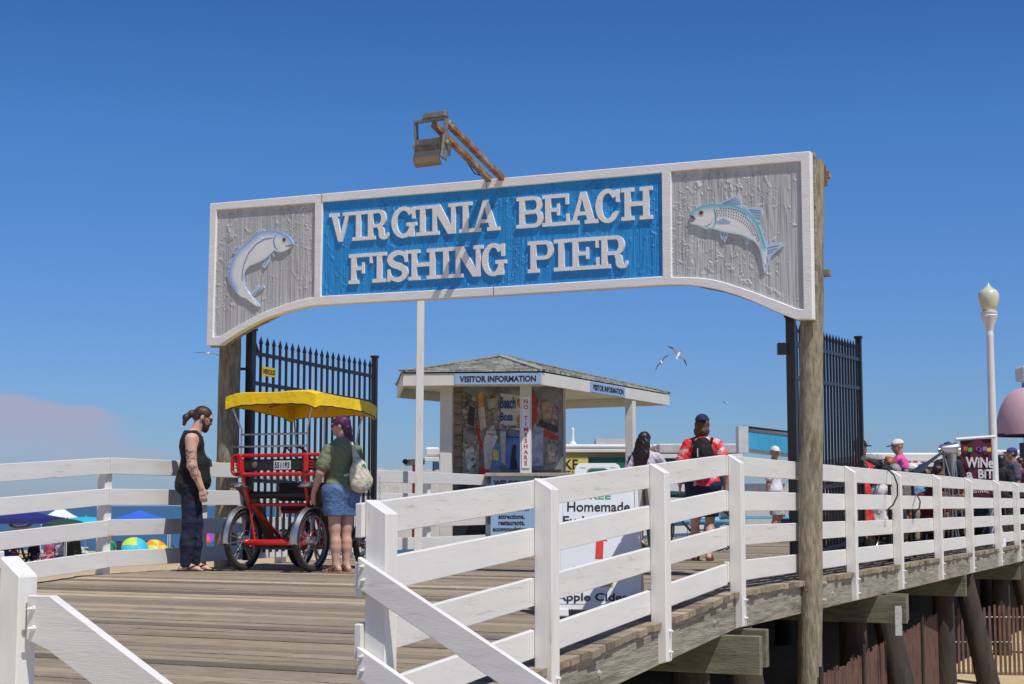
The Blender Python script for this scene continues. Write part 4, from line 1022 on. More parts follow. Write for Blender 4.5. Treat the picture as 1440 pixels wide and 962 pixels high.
# ------------------------------------------------------------------ white plastic sandwich board by the railing
bx = .64; by = 11.55; bz = deckz(bx, by)
def aframe():
    yaw = -.12
    root = thing('sandwich_board', (bx, by+.12, bz), yaw, 'white plastic sandwich board advertising Homemade Fudge and Apple Cider behind the railing', 'sandwich board')
    tilt = R(13); Hh = 1.135
    def fr(side):
        Rz = Matrix.Rotation(yaw, 4, 'Z')
        org = Matrix.Translation((bx, by+.12, bz)) @ Rz
        if side == 0: return org @ Matrix.Translation((0, -.27, 0)) @ Matrix.Rotation(PI/2-tilt, 4, 'X')
        return org @ Matrix.Translation((0, .27, 0)) @ Matrix.Rotation(PI, 4, 'Z') @ Matrix.Rotation(PI/2-tilt, 4, 'X')
    for s in (0, 1):
        M = fr(s)
        w0, w1 = .315, .285
        h0 = .96
        arcp = [(w1*.62+.07*math.cos(R(a)), Hh-.07+.07*math.sin(R(a))) for a in (0, 30, 60, 90)]
        base = [(-w0, .05), (w0, .05), (w1, h0), (-w1, h0)]
        hnd = [rc(-.17, h0-.01, -.085, Hh-.04), rc(.085, h0-.01, .17, Hh-.04)]
        top = [(-.17, Hh-.05), (-.155, Hh-.015), (-.13, Hh), (.13, Hh), (.155, Hh-.015), (.17, Hh-.05), (.12, Hh-.034), (-.12, Hh-.034)]
        arch = [(-.09, Hh-.03), (-.09, Hh-.085), (-.075, Hh-.05), (-.05, Hh-.037), (.05, Hh-.037), (.075, Hh-.05), (.09, Hh-.085), (.09, Hh-.03)]
        pan = MB().plate([base]+hnd+[top, arch], .028, M); po = obj('panel', pan, PLW, root, bevel=.004)
        for x in (-1, 1):
            f = MB().plate([rc(x*.25-.05, 0, x*.25+.05, .052)], .04, M); obj('foot', f, PLW, po, bevel=.004)
            rib = MB().plate([[(x*w0-.012, .05), (x*w0+.012, .05), (x*w1+.012, h0), (x*w1-.012, h0)]], .036, M); obj('edge_rim', rib, PLW, po)
        if s == 0:
            sh = MB().plate([[(-.27, .09), (.275, .09), (.25, .925), (-.25, .925)]], .003, M @ Matrix.Translation((0, 0, .0285))); so_ = obj('poster_sheet', sh, mat('white poster paper', (.76, .80, .84), .4, var=.03), root)
            GT = mat('green lettering', (.04, .38, .16), .6)
            def t(s_, x, y, w_, h, m, b=.012): obj('lettering', text(s_, width=w_, height=h, bold=b, M=M @ Matrix.Translation((x, y, .032))), m, so_)
            t('FREE', -.0, .885, .20, .045, GT); t('Homemade', .01, .805, .46, .072, TXT); t('Fudge', -.12, .69, .26, .09, TXT); t('FREE', -.06, .335, .22, .055, GT); t('Apple Cider', -.03, .132, .52, .075, TXT, .02)
            ar = MB().plate([[(-.01, .42), (.045, .42), (.05, .555), (.08, .55), (.025, .605), (-.035, .55), (-.005, .555)]], .003, M @ Matrix.Translation((0, 0, .032))); obj('arrow', ar, mat('red arrow print', (.7, .05, .04), .6), so_)
            ob = MB().plate([rc(.02, .215, .12, .245)], .003, M @ Matrix.Translation((0, 0, .032))); obj('orange_patch', ob, mat('orange print', (.70, .38, .08), .6), so_)
    return root
aframe()
# --- second board, seen from its edge, teal top
b2 = at(903, 700, 12.25); q2 = deckz(b2.x, 12.25)
r2 = thing('folding_board', (b2.x, 12.25, q2), 0, 'tall grey white wooden folding board seen edge-on beside the sandwich board', 'sandwich board')
GRW = mat('dirty pale board edge', (.55, .53, .47), .7, var=.2, vscale=5, dirt=(.2, .18, .14, .6), dscale=6, dthr=.5)
for s in (-1, 1):
    for dy in (-.26, .26):
        mb = MB(); mb.beam((b2.x+s*.16-.02, 12.25+dy, q2), (b2.x+s*.025, 12.25+dy, q2+.98), .045, .035, (0, 1, 0)); obj('leg', mb, GRW, r2, bevel=.003)
    mb = MB(); M = Matrix.Translation((0, 0, 0)); 
    a = Vector((b2.x+s*.14-.015, 12.25, q2+.12)); b = Vector((b2.x+s*.035, 12.25, q2+.97)); mb.beam(a, b, .50, .012, (s, 0, .12)); obj('panel', mb, mat('white board panel', (.66, .66, .64), .6, var=.08), r2, bevel=.002)
mb = MB(); mb.box((b2.x+.03, 12.3, q2+.998), (.34, .12, .022), Matrix.Rotation(.1, 3, 'Z')); obj('top_rail', mb, mat('teal trim', (.08, .42, .36), .5, dirt=(.45, .35, .2, .8), dscale=6, dthr=.55), r2)

# ------------------------------------------------------------------ pedal cart with yellow roof
K = Vector((-2.485, 16.68, 0)); RK = Matrix.Rotation(HEAD, 3, 'Z')
cart = thing('pedal_cart', K, HEAD, 'red four wheeled pedal cart with yellow canopy, parked between the man and the woman', 'pedal cart')
def cobj(name, mb, m, parent=None, **k): return obj(name, mb, m, parent or cart, world=False, **k)
RX = Matrix.Rotation(PI/2, 3, 'Y')
def wheel(x, y, r, name='wheel'):
    w_ = MB(); w_.torus((x, y, r), r-.028, .030, RX, 40, 10, sr=1.1); wo = cobj('wheel', w_, RUB, smooth='all')
    q = MB(); q.torus((x, y, r), r-.062, .017, RX, 36, 8, sr=1.3); cobj('rim', q, mat('grey alloy', (.24, .24, .25), .4, metal=.7), wo, smooth='all')
    for k in range(5):
        a = 2*PI*k/5+.3; q = MB()
        for da in (-.16, .16):
            q.beam((x, y+.03*math.cos(a), r+.03*math.sin(a)), (x, y+(r-.07)*math.cos(a+da*.7), r+(r-.07)*math.sin(a+da*.7)), .020, .016, (1, 0, 0))
        cobj('spoke', q, MATS['grey alloy'], wo, bevel=.002)
    q = MB(); q.lathe([(.02, -.05), (.045, -.045), (.045, .045), (.02, .05)], (x, y, r), 14, RX); cobj('hub', q, CHR, wo, smooth=True)
    q = MB(); q.torus((x+.035, y, r), .10, .004, RX, 24, 6); cobj('brake_disc', q, mat('grey alloy', (.35, .35, .36)), wo)
    return wo
RW = .325; FW = .255
for s in (-1, 1): wheel(s*.43, 0, RW); wheel(s*.43, 1.12, FW)
# chrome mudguards with stays
for s in (-1, 1):
    q = MB(); q.torus((s*.43, 0, RW), RW+.022, .028, RX, 20, 8, a0=R(200)-PI/2+R(5), a1=R(340)-PI/2, sr=1.5)
    def guard(x, y, r, R_, t0, t1):
        g_ = MB(); n = 18; vs = []
        for i in range(n+1):
            t = R(t0+(t1-t0)*i/n)
            for dx, dr in ((-.045, -.012), (0, .006), (.045, -.012)): vs.append((x+dx, y+(R_+dr)*math.cos(t), r+(R_+dr)*math.sin(t)))
            for dx, dr in ((.043, -.016), (0, .002), (-.043, -.016)): vs.append((x+dx, y+(R_+dr)*math.cos(t), r+(R_+dr)*math.sin(t)))
        fs = [(i*6+k, i*6+(k+1) % 6, (i+1)*6+(k+1) % 6, (i+1)*6+k) for i in range(n) for k in range(6)]
        fs += [tuple(range(5, -1, -1)), tuple(n*6+k for k in range(6))]
        g_.add(vs, fs); return g_
    go = cobj('mudguard', guard(s*.43, 0, RW, RW+.035, 55, 185), CHR, smooth=True)
    q = MB()
    for sx in (-.055, .055):
        q = MB(); q.tube([(s*.43+sx, -(RW+.03), RW-.03), (s*.43+sx, 0, RW-.02)], .006, 6); cobj('stay', q, CHR, go)
        q = MB(); q.tube([(s*.43+sx, .02, RW-.02), (s*.43+sx, .10, RW+.34)], .006, 6); cobj('stay', q, CHR, go)
    go = cobj('mudguard', guard(s*.43, 1.12, FW, FW+.03, 20, 170), BLK, smooth=True)
    # swept side fairing
    pa = [(-.16, .90), (-.02, .885), (.10, .80), (.22, .66), (.34, .50), (.48, .36), (.62, .30)]; wd = [.17, .19, .20, .20, .18, .14, .09]
    f_ = MB(); vs = []
    for (y, z), w_ in zip(pa, wd): vs += [(s*.43-w_/2, y, z), (s*.43+w_/2, y, z+.004), (s*.43+w_/2, y+.012, z-.012), (s*.43-w_/2, y+.012, z-.016)]
    n = len(pa); fs = [(i*4+k, i*4+(k+1) % 4, (i+1)*4+(k+1) % 4, (i+1)*4+k) for i in range(n-1) for k in range(4)]+[(3, 2, 1, 0), tuple((n-1)*4+k for k in range(4))]
    f_.add(vs, fs); cobj('side_fairing', f_, mat('dark chromed fairing', (.20, .165, .12), .3, metal=.3), smooth=True)
    c_ = MB(); c_.lathe([(.075, 0), (.07, .02), (.05, .035), (.01, .042)], (s*.43, -.11, .895), 16, Matrix.Rotation(.1, 3, 'X')); cobj('fairing_cap', c_, CHR, smooth=True)
# frame tubes
def tube(name, pts, r, m=RED, parent=None, seg=10): q = MB(); q.tube(pts, r, seg); return cobj(name, q, m, parent, smooth=True)
tube('rear_axle', [(-.40, 0, .30), (.40, 0, .30)], .032)
for s in (-1, 1):
    tube('side_rail', [(s*.30, -.02, .285), (s*.36, .45, .27), (s*.36, 1.10, .26)], .030)
    tube('seat_tube', [(s*.40, -.10, 1.19), (s*.39, -.07, .92), (s*.37, .02, .72), (s*.22, .42, .32), (s*.2, .55, .28)], .022)
    tube('stay_tube', [(s*.37, .0, .74), (s*.30, .02, .33)], .012)
tube('front_axle', [(-.40, 1.12, .26), (.40, 1.12, .26)], .028)
tube('centre_tube', [(0, 0, .30), (0, .5, .36), (0, 1.05, .30)], .028)
for x in (-.09, .09): tube('steering_column', [(x*.4, .95, .32), (x, .78, .80), (x*1.8, .70, 1.16)], .018)
tube('cross_bar', [(-.37, .0, .70), (.37, .0, .70)], .018); tube('cross_bar', [(-.36, .62, .62), (.36, .62, .62)], .016)
# rear seat back: rounded red hoop with black panel
hoop = []
for cx_, cz_, a0 in ((.555, 1.165, 0), (-.475, 1.165, 90), (-.475, 1.075, 180), (.555, 1.075, 270)):
    for k in range(5): t = R(a0+22.5*k); hoop.append((cx_+.055*math.cos(t), -.085, cz_+.055*math.sin(t)))
hoop.append(hoop[0]); hp_ = tube('backrest_hoop', hoop, .021)
q = MB(); q.box((.04, -.075, 1.12), (1.02, .03, .12)); bp = cobj('backrest_panel', q, mat('black vinyl', (.015, .015, .016), .45), bevel=.008)
for s in (-1, 1):
    q = MB(); q.box((s*.42, -.108, 1.14), (.05, .03, .18)); cobj('bracket', q, RED, hp_, bevel=.006)
    for zz_ in (1.09, 1.12, 1.15): tube('grille_bar', [(s*.44, -.10, zz_), (s*.51, -.10, zz_)], .006, RED, hp_)
q = MB(); q.lathe([(.035, 0), (.033, .01), (.02, .014)], (-.235, -.095, 1.12), 16, Matrix.Rotation(PI/2, 3, 'X')); cobj('reflector', q, mat('round dull badge', (.16, .13, .12), .4), bp, smooth=True)
M = frame((.115, -.094, 1.115), (1, 0, 0), Z); q = MB().plate([rc(-.105, -.046, .105, .046)], .006, M); npx = cobj('number_plate', q, PLW, bp)
cobj('lettering', text('551193', width=.185, height=.066, bold=.02, M=M @ Matrix.Translation((0, 0, .006))), TXT, npx)
for y, z in ((.14, .80), (.78, .66)):
    q = MB(); q.box((0, y, z), (.80, .30, .07)); cobj('seat', q, MATS['black vinyl'], bevel=.02)
q = MB(); q.box((0, .62, .84), (.80, .04, .20)); cobj('backrest_panel', q, MATS['black vinyl'], bevel=.015)
q = MB(); q.box((0, .50, .235), (.60, .95, .02)); cobj('floor_pan', q, BLK)
for x in (-.2, .2):
    for y in (.45, .98):
        q = MB(); q.torus((x, y, .36), .07, .008, RX, 20, 6); co_ = cobj('chainwheel', q, CHR, smooth='all')
        q = MB(); q.tube([(x-.06, y+.1, .42), (x, y+.1, .42), (x, y-.1, .30), (x+.06, y-.1, .30)], .009, 6); q.box((x-.08, y+.1, .42), (.07, .08, .02)); q.box((x+.08, y-.1, .30), (.07, .08, .02)); cobj('pedals', q, BLK, co_)
# wheel and lever
q = MB(); q.torus((-.17, .62, 1.21), .165, .013, Matrix.Rotation(-.95, 3, 'X'), 30, 8); sw_ = cobj('steering_wheel', q, BLK, smooth='all')
for a in (0, 2.1, 4.2):
    m_ = Matrix.Rotation(-.95, 3, 'X'); e = m_ @ Vector((.16*math.cos(a), .16*math.sin(a), 0)); tube('spoke', [(-.17, .62, 1.20), (-.17+e.x, .62+e.y, 1.21+e.z)], .009, BLK, sw_)
tube('handlebar', [(.05, .70, 1.10), (.12, .68, 1.20), (.14, .66, 1.26), (.34, .64, 1.265), (.345, .60, 1.22)], .014, BLK)
# canopy poles and rack bars
for s in (-1, 1):
    tube('roof_pole', [(s*.42, -.085, 1.15), (s*.42, -.085, 1.50), (s*.50, -.13, 1.72), (s*.50, -.12, 1.86)], .010, CHR)
    tube('roof_pole', [(s*.33, .98, .30), (s*.36, .92, 1.1), (s*.42, .95, 1.55), (s*.48, 1.0, 1.80)], .010, CHR)
tube('roof_pole', [(.0, .92, .45), (.0, .90, 1.85)], .010, CHR)
tube('rack_bar', [(-.42, -.09, 1.445), (.42, -.09, 1.445)], .011, CHR); tube('rack_bar', [(-.60, -.10, 1.315), (.42, -.10, 1.315)], .011, CHR)
# canopy: thin cloth shell with hanging valance
YEL = mat('yellow canopy vinyl', (.97, .64, .004), .42, var=.06, vscale=6, bump=.6, bscale=7, bdist=.03)
def canopy():
    x0, x1, y0, y1 = -.565, .565, -.17, 1.08; nx, ny = 16, 16; mb = MB()
    def P(i, j, d):
        u = i/nx; v = j/ny; x = x0+(x1-x0)*u; y = y0+(y1-y0)*v
        e = min(u, 1-u, v, 1-v)*2; cr_ = (2*abs(u-.5))**6*(2*abs(v-.5))**6; z = 1.893-.065*v+.085*min(1, e*1.1)-.045*cr_-.014*math.sin(PI*u)*(1-e)-.014*math.sin(PI*v)*(1-e)+.010*math.sin(u*9+1)*math.sin(v*7)-d
        return (x, y, z)
    vs = []; 
    for d in (0, .006):
        for i in range(nx+1):
            for j in range(ny+1): vs.append(P(i, j, d))
    N0 = (nx+1)*(ny+1); fs = []
    for i in range(nx):
        for j in range(ny):
            a = i*(ny+1)+j; b = a+ny+1; fs.append((a, b, b+1, a+1)); fs.append((N0+a, N0+a+1, N0+b+1, N0+b))
    bd = [(i, 0) for i in range(nx)]+[(nx, j) for j in range(ny)]+[(i, ny) for i in range(nx, 0, -1)]+[(0, j) for j in range(ny, 0, -1)]
    m = len(bd); top = [P(i, j, 0) for i, j in bd]
    base = len(vs)
    for t, (x, y, z) in enumerate(top):
        cx, cy = 0, .45; ox = (x-cx)*.008; oy = (y-cy)*.008; w_ = .012*math.sin(t*1.9)+.010*math.sin(t*.7+1)
        sag = .022*math.sin(PI*((t % 16)/16))+.004*math.sin(t*2.3)
        vs += [(x+ox, y+oy, z), (x+ox*2+w_*.5, y+oy*2+w_*.5, z-.145+sag), (x-ox, y-oy, z-.145+sag), (x-ox, y-oy, z-.006)]
    for t in range(m):
        a = base+t*4; b = base+((t+1) % m)*4
        fs += [(a, a+1, b+1, b), (a+1, a+2, b+2, b+1), (a+2, a+3, b+3, b+2), (a, b, b+3, a+3)]
    mb.add(vs, fs); o = cobj('canopy', mb, YEL, smooth=True, angle=50)
    tr = MB(); pts = [Vector(vs[base+t*4+1]) for t in range(m)]; pts.append(pts[0]); tr.tube(pts, .007, 5); cobj('canopy_trim', tr, BLK, o)
canopy()
tube('canopy_bow', [(-.5, .05, 1.80), (0, .05, 1.88), (.5, .05, 1.80)], .009, RED); tube('canopy_bow', [(-.5, .55, 1.78), (0, .55, 1.87), (.5, .55, 1.78)], .009, RED)
q = MB(); q.lathe([(.05, 0), (.045, .05), (.02, .07)], (.44, 1.2, .62), 14, Matrix.Rotation(-PI/2, 3, 'X')); cobj('headlight', q, CHR, smooth=True)
q = MB(); q.box((.45, 1.08, .55), (.05, .06, .10)); cobj('reflector', q, mat('yellow plate', (.62, .45, .02), .5))

# ------------------------------------------------------------------ street lamp
lp = at(1401, 770, 26.6); lt = at(1391.5, 455, 26.6); LAMPW = mat('white lamp paint', (.72, .73, .74), .4, var=.05)
lamp = thing('street_lamp', (lp.x, lp.y, 0), 0, 'white lamp post with an acorn globe rising behind the railing at the right edge', 'street lamp')
d = (lt-Vector((lp.x, lp.y, 0))); hL = d.length; Rl = d.to_track_quat('Z', 'Y').to_matrix(); base = Vector((lp.x, lp.y, 0))
mb = MB(); mb.lathe([(.16, 0), (.16, .12), (.11, .18), (.10, .7), (.078, .78), (.072, 1.4), (.058, hL-.25), (.062, hL-.22), (.062, hL-.18), (.055, hL-.16), (.06, hL-.1)], base, 20, Rl); obj('lamp_post', mb, LAMPW, lamp, smooth=True, angle=40)
mb = MB(); mb.lathe([(.06, hL-.12), (.085, hL-.02), (.135, hL+.10), (.145, hL+.13), (.135, hL+.14), (.125, hL+.15), (.14, hL+.17), (.14, hL+.2), (.11, hL+.21)], base, 20, Rl); obj('lamp_collar', mb, LAMPW, lamp, smooth=True, angle=40)
mb = MB(); mb.lathe([(.105, hL+.205), (.145, hL+.3), (.172, hL+.42), (.175, hL+.50), (.15, hL+.56), (.09, hL+.60), (.04, hL+.64), (.015, hL+.68), (.004, hL+.71)], base, 24, Rl)
obj('lamp_globe', mb, mat('yellowed acrylic globe', (.72, .70, .52), .3, var=.08, trans=.15, coat=.3), lamp, smooth='all')
# banner
by_ = 26.4; tl = at(1350, 617, by_); tr = at(1394, 614.5, by_); bl = at(1357, 700, by_); br_ = at(1396, 700, by_)
ban = thing('hanging_banner', Vector((tl.x+.25, by_, bl.z)), 0, 'maroon cloth banner reading WiNe a BiT hanging from the lamp post', 'banner')
mb = MB(); n = 14; vs = []
for i in range(n+1):
    for j in range(n+1):
        u = i/n; v = j/n; p = (tl.lerp(tr, u)).lerp(bl.lerp(br_, u), v); wv = .02*math.sin(u*9+v*2)
        vs.append(p+Vector((0, wv, 0)))
m_ = len(vs); vs += [p+Vector((0, .008, 0)) for p in vs]; fs = []
for i in range(n):
    for j in range(n):
        a = i*(n+1)+j; b = a+n+1; fs += [(a, a+1, b+1, b), (m_+a, m_+b, m_+b+1, m_+a+1)]
for i in range(n):
    for a, b in (((i)*(n+1), (i+1)*(n+1)), ((i)*(n+1)+n, (i+1)*(n+1)+n), (i, i+1), (n*(n+1)+i, n*(n+1)+i+1)): fs.append((a, b, b+m_, a+m_))
mb.add(vs, fs); bc = obj('banner_cloth', mb, mat('maroon cloth', (.085, .012, .028), .8, var=.15, vscale=9), ban, smooth=True)
mb = MB(); a = at(1344, 618, by_); b = at(1399, 614, by_); mb.tube([a, b], .028, 8); obj('banner_rod', mb, LAMPW, ban)
BF = frame(Vector((0, by_-.03, 0)), (1, 0, 0), Z)
def btext(s_, x0, x1, y0, y1, m, bold=.02, rot=0):
    a = at(x0, y1, by_); b = at(x1, y0, by_); obj('lettering', text(s_, width=b.x-a.x, height=b.z-a.z, bold=bold, M=BF @ Matrix.Translation(((a.x+b.x)/2, (a.z+b.z)/2, .0)) @ Matrix.Rotation(rot, 4, 'Z')), m, bc)
LT = mat('pale lettering', (.62, .62, .66), .7)
btext('WiNe', 1357.5, 1396, 643, 658, LT, .03, -.02); btext('a', 1358.5, 1367, 664, 673, LT, .03); btext('BiT', 1375, 1396, 660, 673, LT, .03); btext('FESTIVAL', 1364, 1390, 688, 693, LT, .02)
for i, (px, c) in enumerate(((1357, (.5, .12, .02)), (1363.5, (.05, .45, .08)), (1374, (.16, .05, .35)), (1377, (.16, .05, .35)), (1384, (.2, .2, .5)), (1390, (.70, .48, .02)))):
    p = at(px, 631+(i % 2)*1.5, by_); q = MB().plate([[(p.x-.035, p.z-.03), (p.x+.03, p.z-.035), (p.x+.035, p.z+.035), (p.x-.03, p.z+.03)]], .004, BF); obj('painted_square', q, mat('banner paint %d' % i, c, .7), bc)

# ------------------------------------------------------------------ buildings on the pier
WROOF = mat('white metal roofing', (.72, .71, .70), .5, var=.08, vscale=2)
def hut(name, px0, px1, Y, ytop, ywall, wallc, lab, depth=6, roofc=None, rz=0, band=None, cat='building', zbot=0):
    a = at(px0, ytop, Y); b = at(px1, ytop, Y); zt = a.z; zw = at(px0, ywall, Y).z
    root = thing(name, ((a.x+b.x)/2, Y+depth/2, 0), 0, lab, cat)
    w_ = b.x-a.x
    def bx_(nm, c, s_, m, p=None, bev=.01): q = MB(); q.box(c, s_); return obj(nm, q, m, p or root, bevel=bev)
    bx_('wall', ((a.x+b.x)/2, Y+depth/2+.25, (zw+zbot)/2), (w_-.3, depth-.2, zw-zbot), wallc)
    rr_ = bx_('roof', ((a.x+b.x)/2, Y+depth/2, (zt+zw)/2+.03), (w_, depth+.2, zt-zw-.06), roofc or WROOF, bev=.04)
    bx_('gutter', ((a.x+b.x)/2, Y-.15, zw-.02), (w_, .12, .1), WROOF, rr_)
    return root, a, b, zt, zw
YW = mat('yellow clapboard', (.52, .50, .28), .7, var=.1); TEAL = mat('dark green awning cloth', (.02, .14, .10), .6, var=.1); BLW = mat('light blue boards', (.05, .30, .50), .6, var=.1, vscale=3)
root, a, b, zt, zw = hut('yellow_hut', 785, 990, 46, 625, 633, YW, 'long low yellow building with white roof edge, seen through the visitor stand')
def panel(root, Y, x0, x1, y0, y1, m, name, th=.05):
    p = at(x0, y1, Y); q = at(x1, y0, Y); mb = MB(); mb.box(((p.x+q.x)/2, Y, (p.z+q.z)/2), (q.x-p.x, th, q.z-p.z)); return obj(name, mb, m, root)
panel(root, 45.95, 826, 960, 643, 668, TEAL, 'green_panel'); yb_ = panel(root, 45.9, 780, 827, 643, 669, mat('yellow sign', (.68, .58, .14), .6), 'yellow_sign')
p = at(790, 660, 45.85); q = at(813, 646, 45.85); obj('lettering', text('BIKE', width=at(813, 650, 45.8).x-at(779, 650, 45.8).x, height=q.z-p.z, bold=.02, M=frame(Vector((at(796, 650, 45.8).x, 45.87, (p.z+q.z)/2)), (1, 0, 0), Z)), TXT, yb_)
p = at(790, 669, 45.85); q = at(813, 662, 45.85); obj('lettering', text('RENTALS', width=at(816, 650, 45.8).x-at(781, 650, 45.8).x, height=q.z-p.z, bold=.02, M=frame(Vector((at(799, 650, 45.8).x, 45.87, (p.z+q.z)/2)), (1, 0, 0), Z)), TXT, yb_)
mb = MB(); p = at(805.5, 625, 46.5); mb.lathe([(.16, -.1), (.1, .05), (.05, .1), (.045, .45), (.01, .5)], p, 10); obj('vent_pipe', mb, WROOF, root)
panel(root, 47.5, 837, 884, 618, 626, mat('grey rooftop unit', (.45, .43, .42), .6), 'rooftop_unit', 1.2)
root, a, b, zt, zw = hut('grey_roofed_hut', 925, 1042, 40, 624, 641, mat('dark teal wall', (.02, .12, .14), .6), 'low building with a pale grey roof behind the man with the backpack', roofc=mat('pale grey roof edge', (.50, .47, .46), .7, var=.2, vscale=5))
root = thing('blue_fronted_hut', (at(1075, 650, 38).x, 40, 0), 0, 'small building with a raised blue board front, left of the right hand gate', 'building')
p0 = at(1037, 600, 38); 
panel(root, 38, 1037, 1050, 600, 637, mat('pale grey trim', (.62, .62, .62), .6), 'corner_trim', .5)
mb = MB(); a0 = at(1050, 602, 38.05); a1 = at(1120, 612, 38.05); z1 = at(1050, 636, 38.05); z2 = at(1120, 644, 38.05)
mb.hexa([(z1.x, 38.05, z1.z), (z2.x, 38.05, z2.z), (z2.x, 38.3, z2.z), (z1.x, 38.3, z1.z)], [(a0.x, 38.05, a0.z), (a1.x, 38.05, a1.z), (a1.x, 38.3, a1.z), (a0.x, 38.3, a0.z)]); obj('white_frame', mb, MATS['pale grey trim'], root)
mb = MB(); a0 = at(1051, 607, 38.0); a1 = at(1120, 616, 38.0); z1 = at(1051, 631, 38.0); z2 = at(1120, 639, 38.0)
mb.hexa([(z1.x, 38.0, z1.z), (z2.x, 38.0, z2.z), (z2.x, 38.04, z2.z), (z1.x, 38.04, z1.z)], [(a0.x, 38.0, a0.z), (a1.x, 38.0, a1.z), (a1.x, 38.04, a1.z), (a0.x, 38.04, a0.z)]); obj('blue_boards', mb, mat('bright blue boards', (.05, .38, .62), .6, var=.12, vscale=14, stretch=(1, .1, .05)), root)
mb = MB(); mb.plank((a0.x-.1, 38.2, a0.z+.13), (a1.x, 38.2, a1.z+.13), .5, .03, (0, 1, 0)); obj('roof', mb, BLK, root)
mb = MB(); c = at(1085, 700, 38.6); mb.box((c.x, 39.6, .6), (1.9, 2.2, 1.25)); obj('wall', mb, mat('pale wall', (.55, .55, .52), .7), root)
root, a, b, zt, zw = hut('blue_walled_hut', 1212, 1352, 41, 637, 653, BLW, 'long blue walled building with a thick white roof behind the crowd', depth=5)
nb = panel(root, 40.9, 1281, 1294, 647, 657, mat('white notice', (.6, .58, .58), .6), 'notice_board'); p = panel(root, 40.85, 1285, 1290, 648, 655, mat('red lettering', (.50, .03, .03)), 'red_square', .02); 
for i_, (xa, xb, ya, yb) in enumerate(((1236, 1262, 657, 700), (1298, 1322, 658, 700), (1327, 1350, 656, 700))): panel(root, 40.9-.01*i_, xa, xb, ya, yb, mat('dark doorway', (.03, .03, .05), .7), 'shade_panel')  # flat near-black panels, the shade of dark openings put into their colour
root, a, b, zt, zw = hut('white_roofed_hut', 1398, 1475, 42, 633, 643, mat('dark doorway', (.03, .03, .05), .7), 'low dark building with a white roof beside the lamp post at the right edge', depth=4)
root, a, b, zt, zw = hut('blue_kiosk', 598, 618, 36, 629, 645, mat('mid blue boards', (.03, .22, .42), .6), 'small blue kiosk with pale roof between the white mast and the visitor stand', depth=3)
# pink dome awning stall
pk = thing('pink_awning_stall', (at(1430, 640, 34).x, 36, 0), 0, 'food stall with a rounded pink awning at the right edge of the photo', 'food stall')
mb = MB(); c = at(1447, 612, 35.4); Rr_ = c.x-at(1403, 612, 35.4).x; Hh = at(1447, 545, 35.4).z-c.z; n, m_ = 12, 28; vs = []
for sgn in (1, .965):
    for i in range(n+1):
        ph = PI/2*i/n
        for k in range(m_): t = 2*PI*k/m_; rr_ = Rr_*math.cos(ph)**.8*sgn; vs.append(c+Vector((rr_*math.cos(t)*1.0, rr_*math.sin(t)*1.2, Hh*math.sin(ph)*sgn)))
fs = []; N0 = (n+1)*m_
for i in range(n):
    for k in range(m_):
        k2 = (k+1) % m_; fs += [(i*m_+k, i*m_+k2, (i+1)*m_+k2, (i+1)*m_+k), (N0+i*m_+k, N0+(i+1)*m_+k, N0+(i+1)*m_+k2, N0+i*m_+k2)]
fs += [(k, N0+k, N0+(k+1) % m_, (k+1) % m_) for k in range(m_)]
mb.add(vs, fs); obj('awning', mb, mat('dusty pink awning', (.58, .36, .39), .75, var=.06), pk, smooth=True)
mb = MB(); mb.torus(c, Rr_, .03, seg=28, sg=6); obj('awning_hoop', mb, mat('dark hem', (.07, .03, .02), .7), pk)
mb = MB(); mb.box(c+Vector((.5, 0, -1.25)), (1.0, 1.4, 2.2)); obj('wall', mb, mat('dark doorway', (.03, .03, .05)), pk)  # near-black wall colour stands for the shade under the awning
mb = MB(); mb.box(at(1452, 526, 36)+Vector((0, 0, 0)), (.62, .6, .32)); mb.box(at(1452, 534, 36)+Vector((.08, 0, 0)), (.5, .5, .12)); obj('roof_box', mb, WROOF, pk, bevel=.02)
mb = MB(); mb.box(at(1458, 580, 36.6), (.5, .5, 1.9)); obj('roof_mast', mb, BLW, pk)
mb = MB(); p = at(1380, 0, 0) if False else None
# far white picket fence on the sand beyond the left railing
pf = thing('picket_fence', (-3, 32, -1), 0, 'weathered white picket fence behind the left railing, left of the visitor stand', 'fence')
a = at(529, 660, 31.0); b = at(628, 663, 33.0); L_ = (b-a); L_.z = 0; n = int(L_.length/.155)
mb = MB(); PW = mat('chalky white pickets', (.70, .69, .66), .7, var=.1, vscale=5)
for k in range(n+1):
    p = a+L_*(k/n); h = 1.39+random.uniform(-.02, .02)+(.03 if k % 3 else 0); mb.box((p.x, p.y, h/2), (.115, .025, h), Matrix.Rotation(random.uniform(-.01, .01), 3, 'Y'))
obj('pickets', mb, PW, pf)
for z in (.35, 1.1): mb = MB(); mb.plank((a.x, a.y+.04, z), (b.x, b.y+.04, z), .04, .09, (0, 1, 0)); obj('rail', mb, PW, pf)
# coin viewer / camera box seen behind the mast
vb = thing('binocular_viewer', (at(585, 660, 27).x, 27, 0), 0, 'grey twin lens viewer on a stand, half hidden behind the thin white mast', 'viewer')
c = at(583, 650, 27); mb = MB(); mb.box(c, (.34, .3, .10), Matrix.Rotation(-.08, 3, 'Y')); obj('body', mb, mat('pale grey housing', (.48, .48, .47), .5), vb, bevel=.015)
for s in (-.15, .13): mb = MB(); mb.lathe([(.045, 0), (.045, .06), (.03, .065)], c+Vector((s, -.15, -.005-s*.08)), 12, Matrix.Rotation(PI/2, 3, 'X')); obj('lens', mb, BLK, vb)
mb = MB(); mb.tube([(c.x, 27, 0), (c.x, 27, c.z-.05)], .04, 10); obj('stand', mb, RED, vb)
